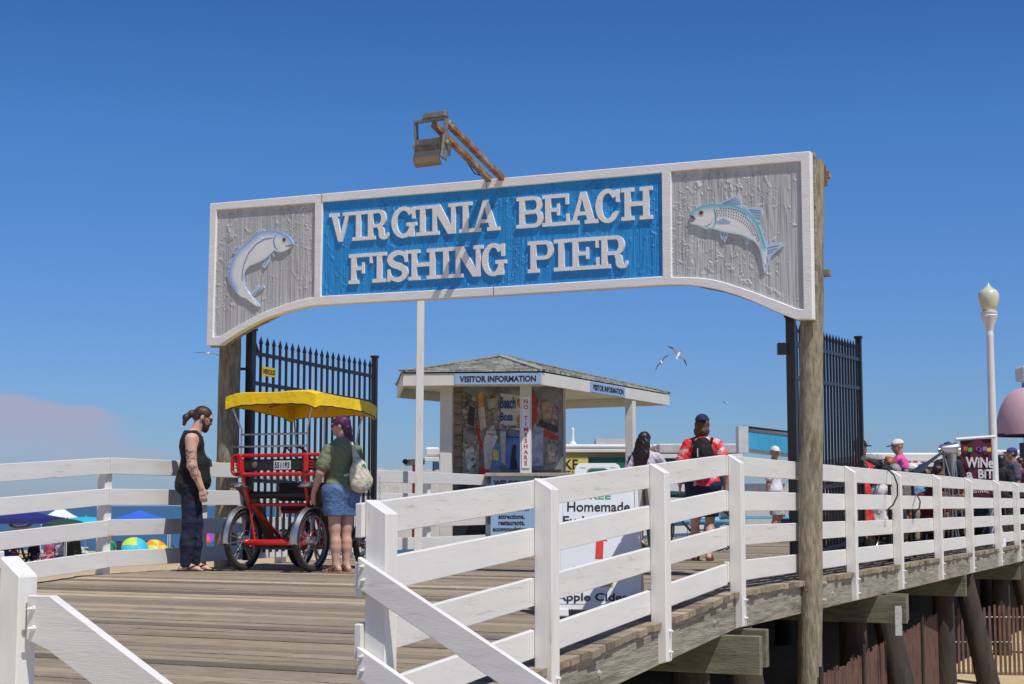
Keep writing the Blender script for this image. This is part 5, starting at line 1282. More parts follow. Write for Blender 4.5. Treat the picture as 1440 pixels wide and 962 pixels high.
# picnic tables, light blue
def picnic(px, Y, lab, rz=0):
    c = at(px, 720, Y); root = thing('picnic_table', (c.x, Y, 0), rz, lab, 'picnic table', 'blue picnic tables')
    PB = mat('sky blue table paint', (.10, .42, .72), .55, var=.08)
    def o_(nm, cc, s_, m=PB): q = MB(); q.box(cc, s_); return obj(nm, q, m, root, world=False, bevel=.008)
    o_('tabletop', (0, 0, .75), (1.5, .75, .045))
    for s in (-1, 1):
        o_('seat', (0, s*.62, .44), (1.5, .27, .045))
        for x in (-.55, .55): q = MB(); q.beam((x, s*.62, 0), (x, s*.18, .73), .05, .07, (1, 0, 0)); obj('leg', q, PB, root, world=False)
    for x in (-.55, .55): o_('brace', (x, 0, .40), (.05, 1.4, .07))
picnic(1070, 33.0, 'light blue picnic table beside the man in the white cap', .05); picnic(955, 26, 'light blue picnic table left of the man with the backpack', .1)
picnic(1292, 31.5, 'light blue picnic table in the crowd behind the railing', .3)
# ------------------------------------------------------------------ people
def skin(name, col, tattoos=()):
    m = mat(name, col, .5, var=.06, vscale=12, spec=.35)
    nt = m.node_tree; N = nt.nodes; L = nt.links; b = N['Principled BSDF']; src = b.inputs['Base Color'].links[0].from_socket
    b.inputs['Subsurface Weight'].default_value = .0
    for (c, r, sc) in tattoos:
        tc = N.new('ShaderNodeTexCoord'); vm = N.new('ShaderNodeVectorMath'); vm.operation = 'SUBTRACT'; vm.inputs[1].default_value = c
        L.new(tc.outputs['Object'], vm.inputs[0]); v2 = N.new('ShaderNodeVectorMath'); v2.operation = 'DIVIDE'; v2.inputs[1].default_value = r; L.new(vm.outputs[0], v2.inputs[0])
        ln = N.new('ShaderNodeVectorMath'); ln.operation = 'LENGTH'; L.new(v2.outputs[0], ln.inputs[0])
        mr = N.new('ShaderNodeMapRange'); mr.inputs['From Min'].default_value = 1; mr.inputs['From Max'].default_value = .85; L.new(ln.outputs['Value'], mr.inputs['Value'])
        nz = N.new('ShaderNodeTexNoise'); nz.inputs['Scale'].default_value = sc; nz.inputs['Detail'].default_value = 4; nz.inputs['Distortion'].default_value = 1.5; L.new(tc.outputs['Object'], nz.inputs['Vector'])
        m2 = N.new('ShaderNodeMapRange'); m2.inputs['From Min'].default_value = .47; m2.inputs['From Max'].default_value = .56; m2.inputs['To Max'].default_value = .8; L.new(nz.outputs['Fac'], m2.inputs['Value'])
        mu = N.new('ShaderNodeMath'); mu.operation = 'MULTIPLY'; L.new(mr.outputs[0], mu.inputs[0]); L.new(m2.outputs[0], mu.inputs[1])
        mx = N.new('ShaderNodeMix'); mx.data_type = 'RGBA'; L.new(mu.outputs[0], mx.inputs[0]); L.new(src, mx.inputs[6]); mx.inputs[7].default_value = (.07, .085, .09, 1); src = mx.outputs[2]
    L.new(src, b.inputs['Base Color'])
    return m
V = lambda *a: np.array(a, float)
DEF = dict(neck=(0, -.015, 1.49), head=(0, .02, 1.655), shR=(.172, -.01, 1.408), elR=(.235, -.03, 1.135), wrR=(.245, .04, .885), shL=(-.172, -.01, 1.408), elL=(-.235, -.03, 1.135), wrL=(-.245, .04, .885),
           hipR=(.09, 0, .92), knR=(.10, .015, .50), anR=(.10, -.03, .085), hipL=(-.09, 0, .92), knL=(-.10, .015, .50), anL=(-.10, -.03, .085), toeR=(.02, 1), toeL=(-.02, 1), look=(0, 1, 0), fem=0, belly=0., wide=1.0, arm=1.0, leg=1.0, bend=(0, 0))
def rotto(look):
    y = Vector(look).normalized(); x = y.cross(Z).normalized(); z = x.cross(y); return Matrix((x, y, z)).transposed()
def person(lab, loc, heading, H, pose, skm, wear, h=.008, group=None, shoes=None, extra=None):
    """heading: direction (x,y) the chest faces. All figure coordinates are for a 1.80 m body facing +y, right hand at +x"""
    P = dict(DEF); P.update(pose); sc = H/1.8
    rz = math.atan2(heading[1], heading[0])-PI/2
    root = thing('person', loc, rz, lab, 'person', group)
    A_ = {k: V(*v) for k, v in P.items() if isinstance(v, tuple) and len(v) == 3}
    W = P['wide']; am = P['arm']; lg = P['leg']; fem = P['fem']; be = P['belly']
    bx_, by_ = P['bend']
    def mk():
        s = SDF(); return s
    def torso(s, o=0., low=.86):
        s.ell((bx_*.8, by_*.8, 1.33), (.150*W+o, .100*W+o, .175+o), .05); s.ell((bx_, by_+.0, 1.405), (.150*W+o*.8, .082+o*.8, .068+o*.6), .04); s.ell((bx_, by_-.01, 1.455), (.085+o*.6, .062+o*.6, .045+o*.5), .04)
        if fem: 
            for x in (-.07, .07): s.ell((x*W+bx_*.8, .085+by_*.8, 1.30), (.062*W+o, .06*W+o, .06+o), .03)
        s.ell((bx_*.4, .012+be*.5+by_*.5, 1.12), (.135*W+be*.5+o, .098*W+be*.6+o, .15+o), .05)
        s.ell((0, -.005, .95), (.158*W+(.012 if fem else 0)+o, .112*W+o, .13+o), .05)
        for x in (-.075, .075): s.ell((x*W, -.055*W, .90), (.082*W+o, .075*W+o, .085+o), .04)
    def legs(s, o=0., zmin=0):
        for q in 'RL':
            hip, kn, an = A_['hip'+q], A_['kn'+q], A_['an'+q]
            s.cone(hip, kn, (.088*lg+o), (.056*lg+o), .04)
            s.cone(kn, kn*.45+an*.55, .052*lg+o, .050*lg+o, .03); s.cone(kn*.62+an*.38+V(0, -.018, 0), kn*.5+an*.5+V(0, -.015, 0), .047*lg+o, .042*lg+o, .03); s.cone(kn*.45+an*.55, an, .048*lg+o, .036*lg+o, .03)
    def arms(s, o=0., upto=1.0, only=None):
        for q in 'RL':
            sh, el, wr = A_['sh'+q], A_['el'+q], A_['wr'+q]
            if upto <= .5:
                e = sh+(el-sh)*upto*2; s.cone(sh, e, .049*am+o*.8, .050*am+o+.004, .04)
            else:
                s.cone(sh, el, .051*am+o, .043*am+o, .04); s.cone(el, el*.6+wr*.4, .042*am+o, .038*am+o, .02); s.cone(el*.6+wr*.4, wr, .038*am+o, .026*am+o, .02)
    def hand(s, q, curl=.5):
        el, wr = Vector(A_['el'+q]), Vector(A_['wr'+q]); d = (wr-el).normalized(); hd = P.get('hand'+q)
        if hd: d = Vector(hd).normalized()
        sx = 1 if q == 'R' else -1
        pn = Vector(P.get('palm'+q, (-sx, 0, 0))); pn = (pn-d*pn.dot(d)).normalized()      # palm normal (towards the thigh)
        sd = d.cross(pn)*(-1 if q == 'R' else 1)*-1
        th = -sd if sd.y < 0 else sd                                                         # thumb side points forward
        c = wr+d*.045
        for k in (-1, 0, 1): s.cone(wr+th*k*.012, c+th*k*.024+d*.022, .017, .015, .012)
        for k, (L_, r_) in enumerate(((.072, .0098), (.082, .0100), (.076, .0098), (.060, .0088))):
            b = c+d*.035+th*(.031-.0205*k); d1 = (d+pn*curl*.35).normalized(); d2 = (d+pn*curl*.95).normalized(); d3 = (d+pn*curl*1.7).normalized()
            p1 = b+d1*L_*.45; p2 = p1+d2*L_*.32; p3 = p2+d3*L_*.25
            s.chain([b-d*.02, p1, p2, p3], [r_+.001, r_, r_*.92, r_*.8], .004)
        t0 = wr+d*.022+th*.020; t1 = t0+(d*.6+th*.75+pn*.2).normalized()*.035; t2 = t1+(d*.9+th*.25+pn*.35).normalized()*.032
        s.chain([t0, t1, t2], [.014, .0115, .0095], .006)
    hr = rotto(P['look']); hc = Vector(A_['head']); nk = Vector(A_['neck'])
    hp = lambda x, y, z: tuple(hc+hr @ Vector((x, y, z)))
    body = mk(); torso(body); legs(body); arms(body)
    body.cone(nk-Vector((0, 0, .06)), Vector(hp(0, -.015, -.05)), .062*(.9 if fem else 1.05), .052*(.88 if fem else 1.05), .03)
    for q in 'RL': hand(body, q, P.get('curl'+q, .5))
    rt = hr.copy()
    body.ell(hp(0, -.010, .030), (.074, .094, .088), .02, rt); body.ell(hp(0, .025, -.035), (.058, .066, .072), .03, rt); body.ell(hp(0, .062, -.078), (.026, .024, .022), .02, rt)
    body.cone(hp(0, .088, .010), hp(0, .106, -.022), .010, .014, .010); body.ell(hp(0, .078, .035), (.045, .018, .012), .012, rt); body.ell(hp(0, .088, -.050), (.024, .010, .007), .006, rt)
    for x in (-1, 1):
        body.ell(hp(x*.076, -.012, -.002), (.010, .020, .032), .005, rt)
    # feet
    for q in 'RL':
        an = Vector(A_['an'+q]); f = Vector((*P['toe'+q], 0)); f.z = P.get('toez'+q, -.0); f.normalize(); sdv = Vector((f.y, -f.x, 0))
        g = an.z-.085
        heel = an-f*.045-Vector((0, 0, .050)); ball = an+f*.13-Vector((0, 0, .058))
        up_ = P.get('lift'+q)
        body.cone(an, heel, .036*lg, .030, .02); body.cone(an+f*.02-Vector((0, 0, .02)), ball, .034, .026, .02); body.cone(heel, ball, .028, .026, .015)
        for k in range(5):
            off_ = (k-2)*.0165; L_ = [.050, .048, .042, .036, .028][k if q == 'L' else k]; sgn = 1 if q == 'L' else -1
            b0 = ball+sdv*off_*-sgn*-1; body.cone(b0+Vector((0, 0, -.004)), b0+f*L_+Vector((0, 0, -.012)), .0125, .0095, .004)
    def out(mb, name, m, parent=None, smooth='all'):
        mb.v = [(v[0]*sc, v[1]*sc, v[2]*sc) for v in mb.v]
        return obj(name, mb, m, parent or root, world=False, smooth=smooth)
    bo = out(body.mesh(h), 'body', skm)
    for w_ in wear: w_(dict(root=root, body=bo, torso=torso, legs=legs, arms=arms, mk=mk, out=out, A=A_, hp=hp, hr=hr, P=P, h=h, W=W))
    # eyes and lips
    if h < .012:
        for x in (-.029, .029):
            e = MB(); e.lathe([(.002, -.011), (.009, -.007), (.0115, 0), (.009, .007), (.002, .011)], hp(x, .083, .014), 10); out(e, 'eye', mat('dark eyes', (.10, .08, .07), .3))
        e = SDF().ell(hp(0, .089, -.052), (.024, .009, .0055), .004, rt).mesh(.004); out(e, 'lips', mat('lips', (.36, .13, .11), .5))
    return root
def CL(n, c, **k): k.pop('bump', 0); return mat(n, c, k.pop('rough', .85), var=k.pop('var', .2), vscale=k.pop('vscale', 7), bump=.9, bscale=13, bdist=.035, **k)
def shirt(m, o=.014, zlo=.90, sleeve=.38, zhi=1.475, tank=False, loose=0., name='shirt'):
    def f(c):
        s = c['mk'](); c['torso'](s, o)
        if not tank: c['arms'](s, o+.004+loose*.15, sleeve)
        s.cone((0, -.01, 1.46), (0, -.012, 1.49), .07, .062, .03)
        if loose:
            by = c['P']['belly']; s.ell((0, .01+by*.4, .96), (.165*c['W']+loose, .125*c['W']+loose+by*.4, .16), .06)
        if tank:
            def clip(X, Y, Zz):
                v = np.maximum(zlo-Zz, Zz-(1.50+0*X)); 
                # cut the arm holes and a low neckline
                for sx in (-1, 1): v = np.maximum(v, .145-np.sqrt((X-sx*.262)**2+((Y)*.8)**2+((Zz-1.43)*.80)**2))
                v = np.maximum(v, .085-np.sqrt(X**2+(Y-.10)**2+((Zz-1.53)*.8)**2)); v = np.maximum(v, .058-np.sqrt(X**2+(Y+.02)**2+((Zz-1.53)*.9)**2)); return v
        else:
            def clip(X, Y, Zz):
                v = np.maximum(zlo-Zz, Zz-1.55+0*X); return np.maximum(v, .070-np.sqrt(X**2+(Y-.022)**2+((Zz-1.545)*.9)**2))
        c[name] = c['out'](s.mesh(c['h'], clip, noise=.0038), name, m)
    return f
def trousers(m, o=.014, z=.07, zhi=.965, name='trousers', flare=.0):
    def f(c):
        s = c['mk'](); c['torso'](s, o*.8); c['legs'](s, o+.004+flare)
        def clip(X, Y, Zz): return np.maximum(z-Zz, Zz-zhi+0*X)
        if callable(z): clip = z
        c['out'](s.mesh(c['h'], clip, noise=.002), name, m)
    return f
def hair(prims, m, name='hair'):
    def f(c):
        s = SDF()
        for p in prims:
            if p[0] == 'e': s.ell(c['hp'](*p[1]), p[2], .02, c['hr'])
            elif p[0] == 'w': s.cone(p[1], p[2], p[3], p[4], .02)
            else: s.cone(c['hp'](*p[1]), c['hp'](*p[2]), p[3], p[4], .02)
        c['out'](s.mesh(min(c['h'], .009), noise=.0035), name, m)
    return f
def cap(m, brim=1, bm=None, tilt=0):
    def f(c):
        hp, hr = c['hp'], c['hr']; s = SDF().ell(hp(0, -.01, .045), (.086, .106, .082), .01, hr)
        n = Vector(hr @ Vector((0, 0, 1))); q = Vector(hp(0, 0, .035))
        clip = lambda X, Y, Zz: -((X-q.x)*n.x+(Y-q.y)*n.y+(Zz-q.z)*n.z)
        o = c['out'](s.mesh(min(c['h'], .008), clip), 'cap', m)
        b = SDF().ell(hp(0, brim*.115, .036-abs(tilt)), (.070, .070, .010), .01, hr); c['out'](b.mesh(min(c['h'], .007)), 'cap_brim', bm or m, o)
    return f
def sunglasses(m):
    def f(c):
        hp = c['hp']; q = MB()
        for x in (-.032, .032): s = SDF().ell(hp(x, .093, .016), (.028, .010, .020), .002, c['hr']).mesh(.005); q.add(s.v, s.f)
        for x in (-1, 1): q.tube([hp(x*.060, .085, .02), hp(x*.079, .03, .018), hp(x*.080, -.02, .01)], .0045, 6)
        c['out'](q, 'sunglasses', m)
    return f
def sandals(m, sole=None, thong=True):
    def f(c):
        for q in 'RL':
            an = Vector(c['A']['an'+q]); f_ = Vector((*c['P']['toe'+q], 0)).normalized(); sd = Vector((f_.y, -f_.x, 0)); g = an.z-.085
            mb = MB(); prof = [(-.085, .022), (-.09, -.0), (-.085, -.022), (-.03, -.036), (.06, -.040), (.13, -.050), (.17, -.044), (.195, -.015), (.20, .01), (.185, .035), (.15, .050), (.06, .036), (-.03, .034)]
            mb.plate([[(a, b) for a, b in prof][::-1]], .020, Matrix.Translation(Vector((an.x, an.y, g-.005))) @ Matrix((f_, sd*-1, Z)).transposed().to_4x4()); so = c['out'](mb, 'sandal', sole or m, smooth=False)
            st_ = MB()
            for s_ in (-1, 1):
                if thong: st_.tube([an+f_*.125+Z*(-.030), an+f_*.08+sd*s_*.03+Z*(-.026), an+f_*.02+sd*s_*.043+Z*(-.06)], .009, 6)
            if not thong:
                for a_ in (.13, .075, .02): st_.tube([an+f_*a_+sd*-.045+Z*-.065, an+f_*a_+sd*-.025+Z*(-.033+.0), an+f_*a_+Z*(-.026+(.13-a_)*.12), an+f_*a_+sd*.025+Z*-.033, an+f_*a_+sd*.045+Z*-.065], .007, 6)
                st_.tube([an+f_*.02+sd*.04+Z*-.05, an+sd*.0-f_*.045+Z*.0, an+f_*.02-sd*.04+Z*-.05], .007, 6)
            c['out'](st_, 'strap', m, so)
    return f
def shoes(m):
    def f(c):
        for q in 'RL':
            an = Vector(c['A']['an'+q]); f_ = Vector((*c['P']['toe'+q], 0)).normalized()
            s = SDF().cone(an-f_*.04-Z*.045, an+f_*.14-Z*.050, .042, .036, .02).cone(an-Z*.01, an-Z*.03, .042, .045, .02); g = an.z-.085
            c['out'](s.mesh(.01, lambda X, Y, Zz: g-Zz+0*X+0*Y), 'shoe', m)
    return f

SKA = skin('sunned skin with arm tattoos', (.60, .36, .27), [((.232, -.02, 1.20), (.09, .09, .10), 26), ((.242, .0, 1.02), (.09, .09, .13), 34)])
SKB = skin('pale skin with ankle tattoo', (.56, .33, .26), [((.12, -.09, .17), (.07, .07, .045), 40)])
SKC = skin('tanned skin', (.46, .25, .17)); SKD = skin('brown skin', (.26, .14, .09)); SKE = skin('fair skin', (.56, .34, .27))
HBR = mat('dark brown hair', (.055, .024, .013), .45, var=.35, vscale=40, bump=.8, bscale=60, stretch=(1, 1, .2))
HBK = mat('near black hair', (.022, .012, .010), .38, var=.3, vscale=40, bump=.8, bscale=60, stretch=(1, 1, .2))
HPU = mat('purple hair', (.075, .010, .062), .45, var=.5, vscale=30, bump=.8, bscale=60, stretch=(1, 1, .2))
HGB = mat('light brown hair', (.14, .08, .045), .5, var=.4, vscale=30, bump=.8, bscale=60, stretch=(1, 1, .2)); HGR = mat('grey hair', (.30, .29, .28), .6, var=.3, vscale=30, bump=.6)
BLT = CL('black cotton', (.007, .007, .008)); JEAN = CL('dark blue jeans', (.007, .013, .042), var=.5, vscale=9); DEN = CL('mid blue denim', (.085, .17, .34), var=.45, vscale=10)
OLV = CL('olive green cotton', (.17, .20, .105), var=.07); NAVY = CL('navy cloth', (.010, .015, .055)); 
# the bearded man, seen from his right side, looking down at the cart
mp_ = at(266, 799, 16.70)
man = person('bearded man with ponytail and tattooed arm in black tank top by the left railing', (mp_.x-.0, 16.70, 0), (.97, .22), 1.785,
    dict(head=(0, .115, 1.635), look=(.0, 1, -.48), neck=(0, .012, 1.48), belly=.05, wide=1.16, arm=1.24, leg=.98, shR=(.205, -.015, 1.40), elR=(.245, .0, 1.12), wrR=(.235, .105, .88), handR=(0, .2, -1), shL=(-.205, .02, 1.42), elL=(-.25, .02, 1.12), wrL=(-.23, .06, .90),
         hipR=(.09, 0, .92), knR=(.10, -.01, .50), anR=(.10, -.04, .085), knL=(-.10, .06, .50), anL=(-.10, .06, .085)), SKA,
    [shirt(BLT, .016, .84, tank=True, loose=.018, name='tank_top'), trousers(JEAN, .018, .045, .96, flare=.002), sandals(mat('black rubber', (.03, .03, .032)), BLK),
     hair([('e', (0, -.022, .042), (.083, .098, .082)), ('e', (0, -.055, .0), (.070, .062, .07)), ('c', (0, -.10, .015), (0, -.135, -.015), .032, .030), ('c', (0, -.135, -.015), (0, -.165, -.075), .032, .036), ('c', (0, -.165, -.075), (0, -.150, -.15), .036, .016)], HBR),
     hair([('e', (0, .060, -.075), (.046, .044, .040)), ('e', (0, .075, -.105), (.034, .034, .032)), ('c', (.058, .01, -.03), (.04, .055, -.08), .016, .022), ('c', (-.058, .01, -.03), (-.04, .055, -.08), .016, .022), ('c', (-.022, .095, -.040), (.022, .095, -.040), .010, .010)], HBR, 'beard'), sunglasses(BLK)], h=.0075)
q = MB(); 
tk = [o for o in man.children if o.name.startswith('tank_top')][0]
ab = SDF().ell((0.05, .155, 1.20), (.05, .03, .06), .01); 
pr_ = MB(); pr_.plate([[(-.07, -.06), (.05, -.06), (.075, -.02), (.03, .0), (.02, .07), (-.02, .02), (-.05, .03)]], .004, frame((.055, .192, 1.16), (-1, -.35, 0), (0, -.12, 1))); obj('shirt_print', pr_, mat('white print', (.7, .7, .7), .7), man, world=False)
# the woman with purple hair and shoulder bag, seen from behind
wp_ = at(479, 802, 16.45)
def bag(c):
    s = SDF().ell((.14, -.185, 1.02), (.155, .075, .125), .03, Matrix.Rotation(-.25, 3, 'Y')).ell((.10, -.19, 1.13), (.12, .060, .14), .05, Matrix.Rotation(.15, 3, 'Y')).cone((.10, -.17, 1.20), (.07, -.125, 1.40), .055, .022, .04)
    c['out'](s.mesh(.008, noise=.004), 'shoulder_bag', CL('cream printed canvas', (.60, .57, .45), var=.28, vscale=30))
    q = MB(); q.tube([(.07, -.13, 1.40), (.09, -.05, 1.485), (.13, .02, 1.49), (.12, .10, 1.40), (.02, .16, 1.2)], .014, 8); c['out'](q, 'bag_strap', CL('cream printed canvas', (.60, .57, .45)))
    q = MB()
    for a, b in ((0, 0), (.02, .016), (.035, -.002)): s = SDF().ell((.105+a, -.250+.0, 1.20+b), (.012, .008, .011), .002).mesh(.004); q = MB().add(s.v, s.f); c['out'](q, 'leaf_print', mat('green print', (.04, .25, .12), .7))
    s = SDF().cone((.02, -.115, 1.10), (-.04, -.11, 1.09), .020, .014, .01); c['out'](s.mesh(.007), 'strap_end', mat('white print', (.7, .7, .7)))
woman = person('woman with purple hair, green shirt, denim shorts and cream shoulder bag beside the cart', (wp_.x+.0, 16.45, 0), (-.68, .73), 1.655,
    dict(fem=1, wide=1.04, arm=1.12, leg=1.15, belly=.02, head=(-.0, .035, 1.65), look=(-.7, .9, -.12), shR=(.190, -.01, 1.375), shL=(-.190, -.01, 1.375), elL=(-.285, .02, 1.12), wrL=(-.27, .16, .90), handL=(.1, .35, -1), elR=(.265, .06, 1.13), wrR=(.20, .25, 1.02),
         hipR=(.105, 0, .92), hipL=(-.105, 0, .92), knR=(.09, .03, .50), knL=(-.09, .0, .50), anR=(.08, .0, .085), anL=(-.085, -.03, .085), toeL=(-.15, 1), toeR=(.0, 1)), SKB,
    [shirt(OLV, .018, .925, sleeve=.34, loose=.018), trousers(DEN, .022, .635, .985, name='shorts', flare=.018), sandals(mat('red brown leather', (.22, .04, .03), .6), mat('tan sole', (.38, .22, .12), .7), thong=False),
     hair([('e', (0, -.022, .040), (.086, .104, .088)), ('e', (.01, -.075, -.05), (.078, .055, .10)), ('e', (.02, -.085, -.145), (.062, .045, .075)), ('e', (.015, -.085, -.20), (.04, .03, .045))], HPU), sunglasses(mat('purple frames', (.08, .01, .08), .4)), bag], h=.0075)
# man with backpack walking away
bp_ = at(990, 787, 19.7)
def backpack(c):
    s = SDF().ell((0, -.185, 1.27), (.135, .085, .19), .04).ell((0, -.20, 1.14), (.135, .085, .12), .04).ell((0, -.16, 1.42), (.09, .055, .07), .04)
    bo = c['out'](s.mesh(.009, noise=.002), 'backpack', BLT)
    s = SDF().ell((0, -.27, 1.17), (.095, .03, .085), .03); c['out'](s.mesh(.009), 'front_pocket', CL('black nylon', (.02, .02, .022)), bo)
    for x in (-1, 1): q = MB(); q.tube([(x*.10, -.12, 1.42), (x*.115, -.06, 1.475), (x*.12, .02, 1.475), (x*.12, .10, 1.40), (x*.14, .08, 1.2), (x*.15, -.08, 1.10)], .019, 8); c['out'](q, 'shoulder_strap', BLT, bo)
    q = MB(); q.box((-.06, -.279, 1.30), (.012, .006, .10)); c['out'](q, 'zip_tag', mat('white print', (.7, .7, .7)), bo, False)
    q = MB(); q.box((0, -.247, 1.38), (.05, .006, .022)); c['out'](q, 'patch', mat('red patch', (.35, .05, .05), .7), bo, False)
RW_ = mat('red and white patterned cloth', (.78, .03, .04), .8, var=.15, vscale=7, dirt=(.74, .66, .70, 1), dscale=11, dthr=.50, bump=.3)
person('man in dark blue cap and red patterned shirt with black backpack walking away', (bp_.x, 19.7, 0), (.12, 1), 1.86,
    dict(wide=1.08, arm=1.05, head=(0, .01, 1.655), look=(.12, 1, -.05), elL=(-.27, -.02, 1.15), wrL=(-.28, .10, .93), elR=(.27, -.03, 1.15), wrR=(.275, .03, .90), hipR=(.09, 0, .92), knR=(.08, .10, .51), anR=(.06, -.02, .10), knL=(-.10, .10, .52), anL=(-.10, .20, .095), toeR=(.1, 1)), SKE,
    [shirt(RW_, .02, .90, sleeve=.40, loose=.02), trousers(NAVY, .026, .53, .96, name='shorts', flare=.018), sandals(mat('brown sandal', (.10, .045, .025), .7)),
     hair([('e', (0, -.035, -.005), (.092, .085, .085)), ('e', (0, -.055, -.085), (.098, .060, .065)), ('e', (.045, -.05, -.13), (.04, .035, .035)), ('e', (-.045, -.05, -.125), (.045, .035, .035))], HGB), cap(CL('navy cap cloth', (.012, .018, .075)), brim=-1), backpack], h=.009)
# woman with long dark hair
dp = at(908, 783, 21.0)
def purse(c):
    s = SDF().ell((-.27, .02, 1.10), (.10, .06, .11), .03); c['out'](s.mesh(.01), 'handbag', CL('tan and black bag', (.10, .05, .03), var=.6, vscale=6))
    q = MB(); q.tube([(-.27, .02, 1.20), (-.22, -.09, 1.38), (-.17, -.06, 1.475), (-.15, .06, 1.45), (-.25, .1, 1.2)], .014, 8); c['out'](q, 'bag_strap', BLK)
person('woman with long dark hair and pale lilac top holding a hand to her face', (dp.x, 21.0, 0), (.15, 1), 1.70,
    dict(fem=1, wide=1.06, head=(0, .01, 1.65), look=(.25, 1, -.1), elR=(.30, .16, 1.20), wrR=(.16, .19, 1.46), handR=(-.3, -.1, 1), elL=(-.25, .0, 1.14), wrL=(-.27, .12, .95)), SKC,
    [shirt(CL('pale lilac cotton', (.62, .58, .68), var=.08), .018, .60, sleeve=.44, loose=.03, name='dress'), trousers(CL('pale shorts', (.55, .55, .58)), .018, .55, .96, name='shorts'), sandals(BLK),
     hair([('e', (0, -.022, .035), (.090, .108, .092)), ('e', (-.01, -.07, -.08), (.115, .070, .14)), ('e', (-.02, -.085, -.20), (.125, .06, .14)), ('e', (-.03, -.085, -.31), (.105, .05, .11)), ('e', (-.035, -.08, -.40), (.06, .035, .06))], HBK), purse], h=.010)
# man in white cap far along the deck
wp2 = at(1090, 762, 29.8)
person('man in white cap, white shirt and grey shorts walking beyond the railing', (wp2.x, 29.8, 0), (.9, -.15), 1.84,
    dict(wide=1.05, look=(1, .4, -.05), head=(0, .03, 1.655), wrR=(.24, -.12, .90), elR=(.25, -.10, 1.14), anL=(-.10, .12, .09), knL=(-.1, .10, .5)), SKC,
    [shirt(CL('white cotton', (.72, .72, .76), var=.06), .02, .88, sleeve=.42, loose=.02), trousers(CL('grey cotton', (.38, .39, .40)), .024, .50, .96, name='shorts', flare=.014), shoes(BLK), hair([('e', (0, -.03, .0), (.082, .085, .07))], HBR), cap(CL('cream cap cloth', (.72, .70, .66), var=.05))], h=.012)
# the crowd behind the railing on the right
def crowd(px, ytop, Y, lab, m, sk_, wear, heading=(-.5, -.8), pose=None, H=1.75, h=.014):
    p = at(px, ytop, Y); drop = H-p.z      # people lower than their height are sitting or bending
    P = dict(pose or {}); z = 0
    if drop > .22:                          # seated on a bench
        s = .40; P.update(knR=(.11, .42, .93-.02), knL=(-.11, .42, .93-.02), anR=(.11, .44, .50), anL=(-.11, .44, .50)); z = p.z-H
    return person(lab, (p.x, Y, z), heading, H, P, sk_, [shirt(m, .02, .88, loose=.02)]+wear, h, 'people gathered behind the railing')
SH = lambda n, c: [trousers(CL(n, c), .022, .50, .96, name='shorts', flare=.012), shoes(BLK)]
crowd(1208, 615, 20.9, 'person in a red sleeveless top standing right behind the black gate', CL('bright red cloth', (.62, .02, .03)), SKD, SH('black shorts cloth', (.02, .02, .02))+[hair([('e', (0, -.02, .03), (.085, .1, .09))], HBK), cap(CL('black cap cloth', (.02, .02, .03)))], (.8, .5), H=1.83)
crowd(1222, 636, 21.9, 'person with bare tanned arms bending towards the bikes beside the red top', CL('pink red cloth', (.62, .10, .12)), SKC, SH('dark shorts', (.03, .03, .04))+[cap(CL('grey cap cloth', (.30, .30, .30)))], (.9, -.3), dict(elR=(.30, .2, 1.22), wrR=(.22, .42, 1.15), elL=(-.3, .2, 1.22), wrL=(-.2, .42, 1.15)), H=1.70)
crowd(1233, 637, 24.0, 'person in dark clothes and a grey cap behind the bikes', CL('dark grey cloth', (.04, .04, .05)), SKC, SH('navy shorts', (.02, .03, .06))+[cap(CL('grey cap cloth', (.30, .30, .30)), bm=CL('navy cap cloth', (.012, .018, .075)))], (.3, -.9))
crowd(1251, 640, 23.5, 'person with pinned up ginger hair in a patterned pink top', CL('mauve patterned cloth', (.35, .13, .17), var=.6, vscale=20), SKE, SH('khaki shorts', (.30, .26, .18))+[hair([('e', (0, -.02, .03), (.085, .1, .09)), ('e', (0, -.08, .09), (.04, .04, .04))], mat('ginger hair', (.30, .10, .04), .5, var=.3))], (.6, .5))
crowd(1258, 650, 22.6, 'grey haired person leaning forward next to the pink shirt', CL('grey brown cloth', (.20, .18, .16), var=.4), SKC, SH('khaki shorts', (.30, .26, .18))+[hair([('e', (0, -.02, .03), (.09, .105, .095)), ('e', (0, -.06, -.06), (.08, .06, .08))], HGR)], (-.3, .9))
crowd(1264, 634, 24.6, 'person in a hot pink shirt and white cap in the middle of the crowd', CL('hot pink cloth', (.75, .10, .36)), SKC, SH('white shorts', (.6, .6, .6))+[cap(CL('cream cap cloth', (.72, .70, .66)), bm=BLT)], (-.9, -.1), dict(look=(0, 1, -.2)))
crowd(1282, 649, 25.5, 'person in a round white hat looking down beside the hot pink shirt', CL('rose pink cloth', (.62, .12, .30)), SKC, SH('white shorts', (.6, .6, .6))+[hair([('e', (0, -.01, .03), (.105, .115, .085))], CL('white hat cloth', (.72, .72, .66), var=.05), 'hat')], (.2, -.9), H=1.66)
crowd(1292, 656, 26.8, 'person in a small cream hat right of the round white hat', CL('teal cloth', (.05, .25, .30)), SKC, SH('dark shorts', (.03, .03, .04))+[hair([('e', (0, -.01, .03), (.10, .11, .08))], CL('cream hat cloth', (.70, .66, .50), var=.05), 'hat')], (-.4, -.9), H=1.6)
crowd(1318, 652, 26.0, 'dark haired person in front of the chrome spotlight', CL('black shirt', (.02, .02, .025)), SKD, SH('black shorts cloth', (.02, .02, .02))+[hair([('e', (0, -.02, .03), (.09, .105, .095))], HBK)], (.9, -.3), H=1.62)
crowd(1333, 635, 28.5, 'tall person in black standing between the spotlight and the banner', CL('black shirt', (.02, .02, .025)), SKD, SH('black shorts cloth', (.02, .02, .02))+[hair([('e', (0, -.02, .03), (.095, .11, .10)), ('e', (0, -.05, -.1), (.1, .06, .14))], HBK)], (.2, .9), H=1.86)
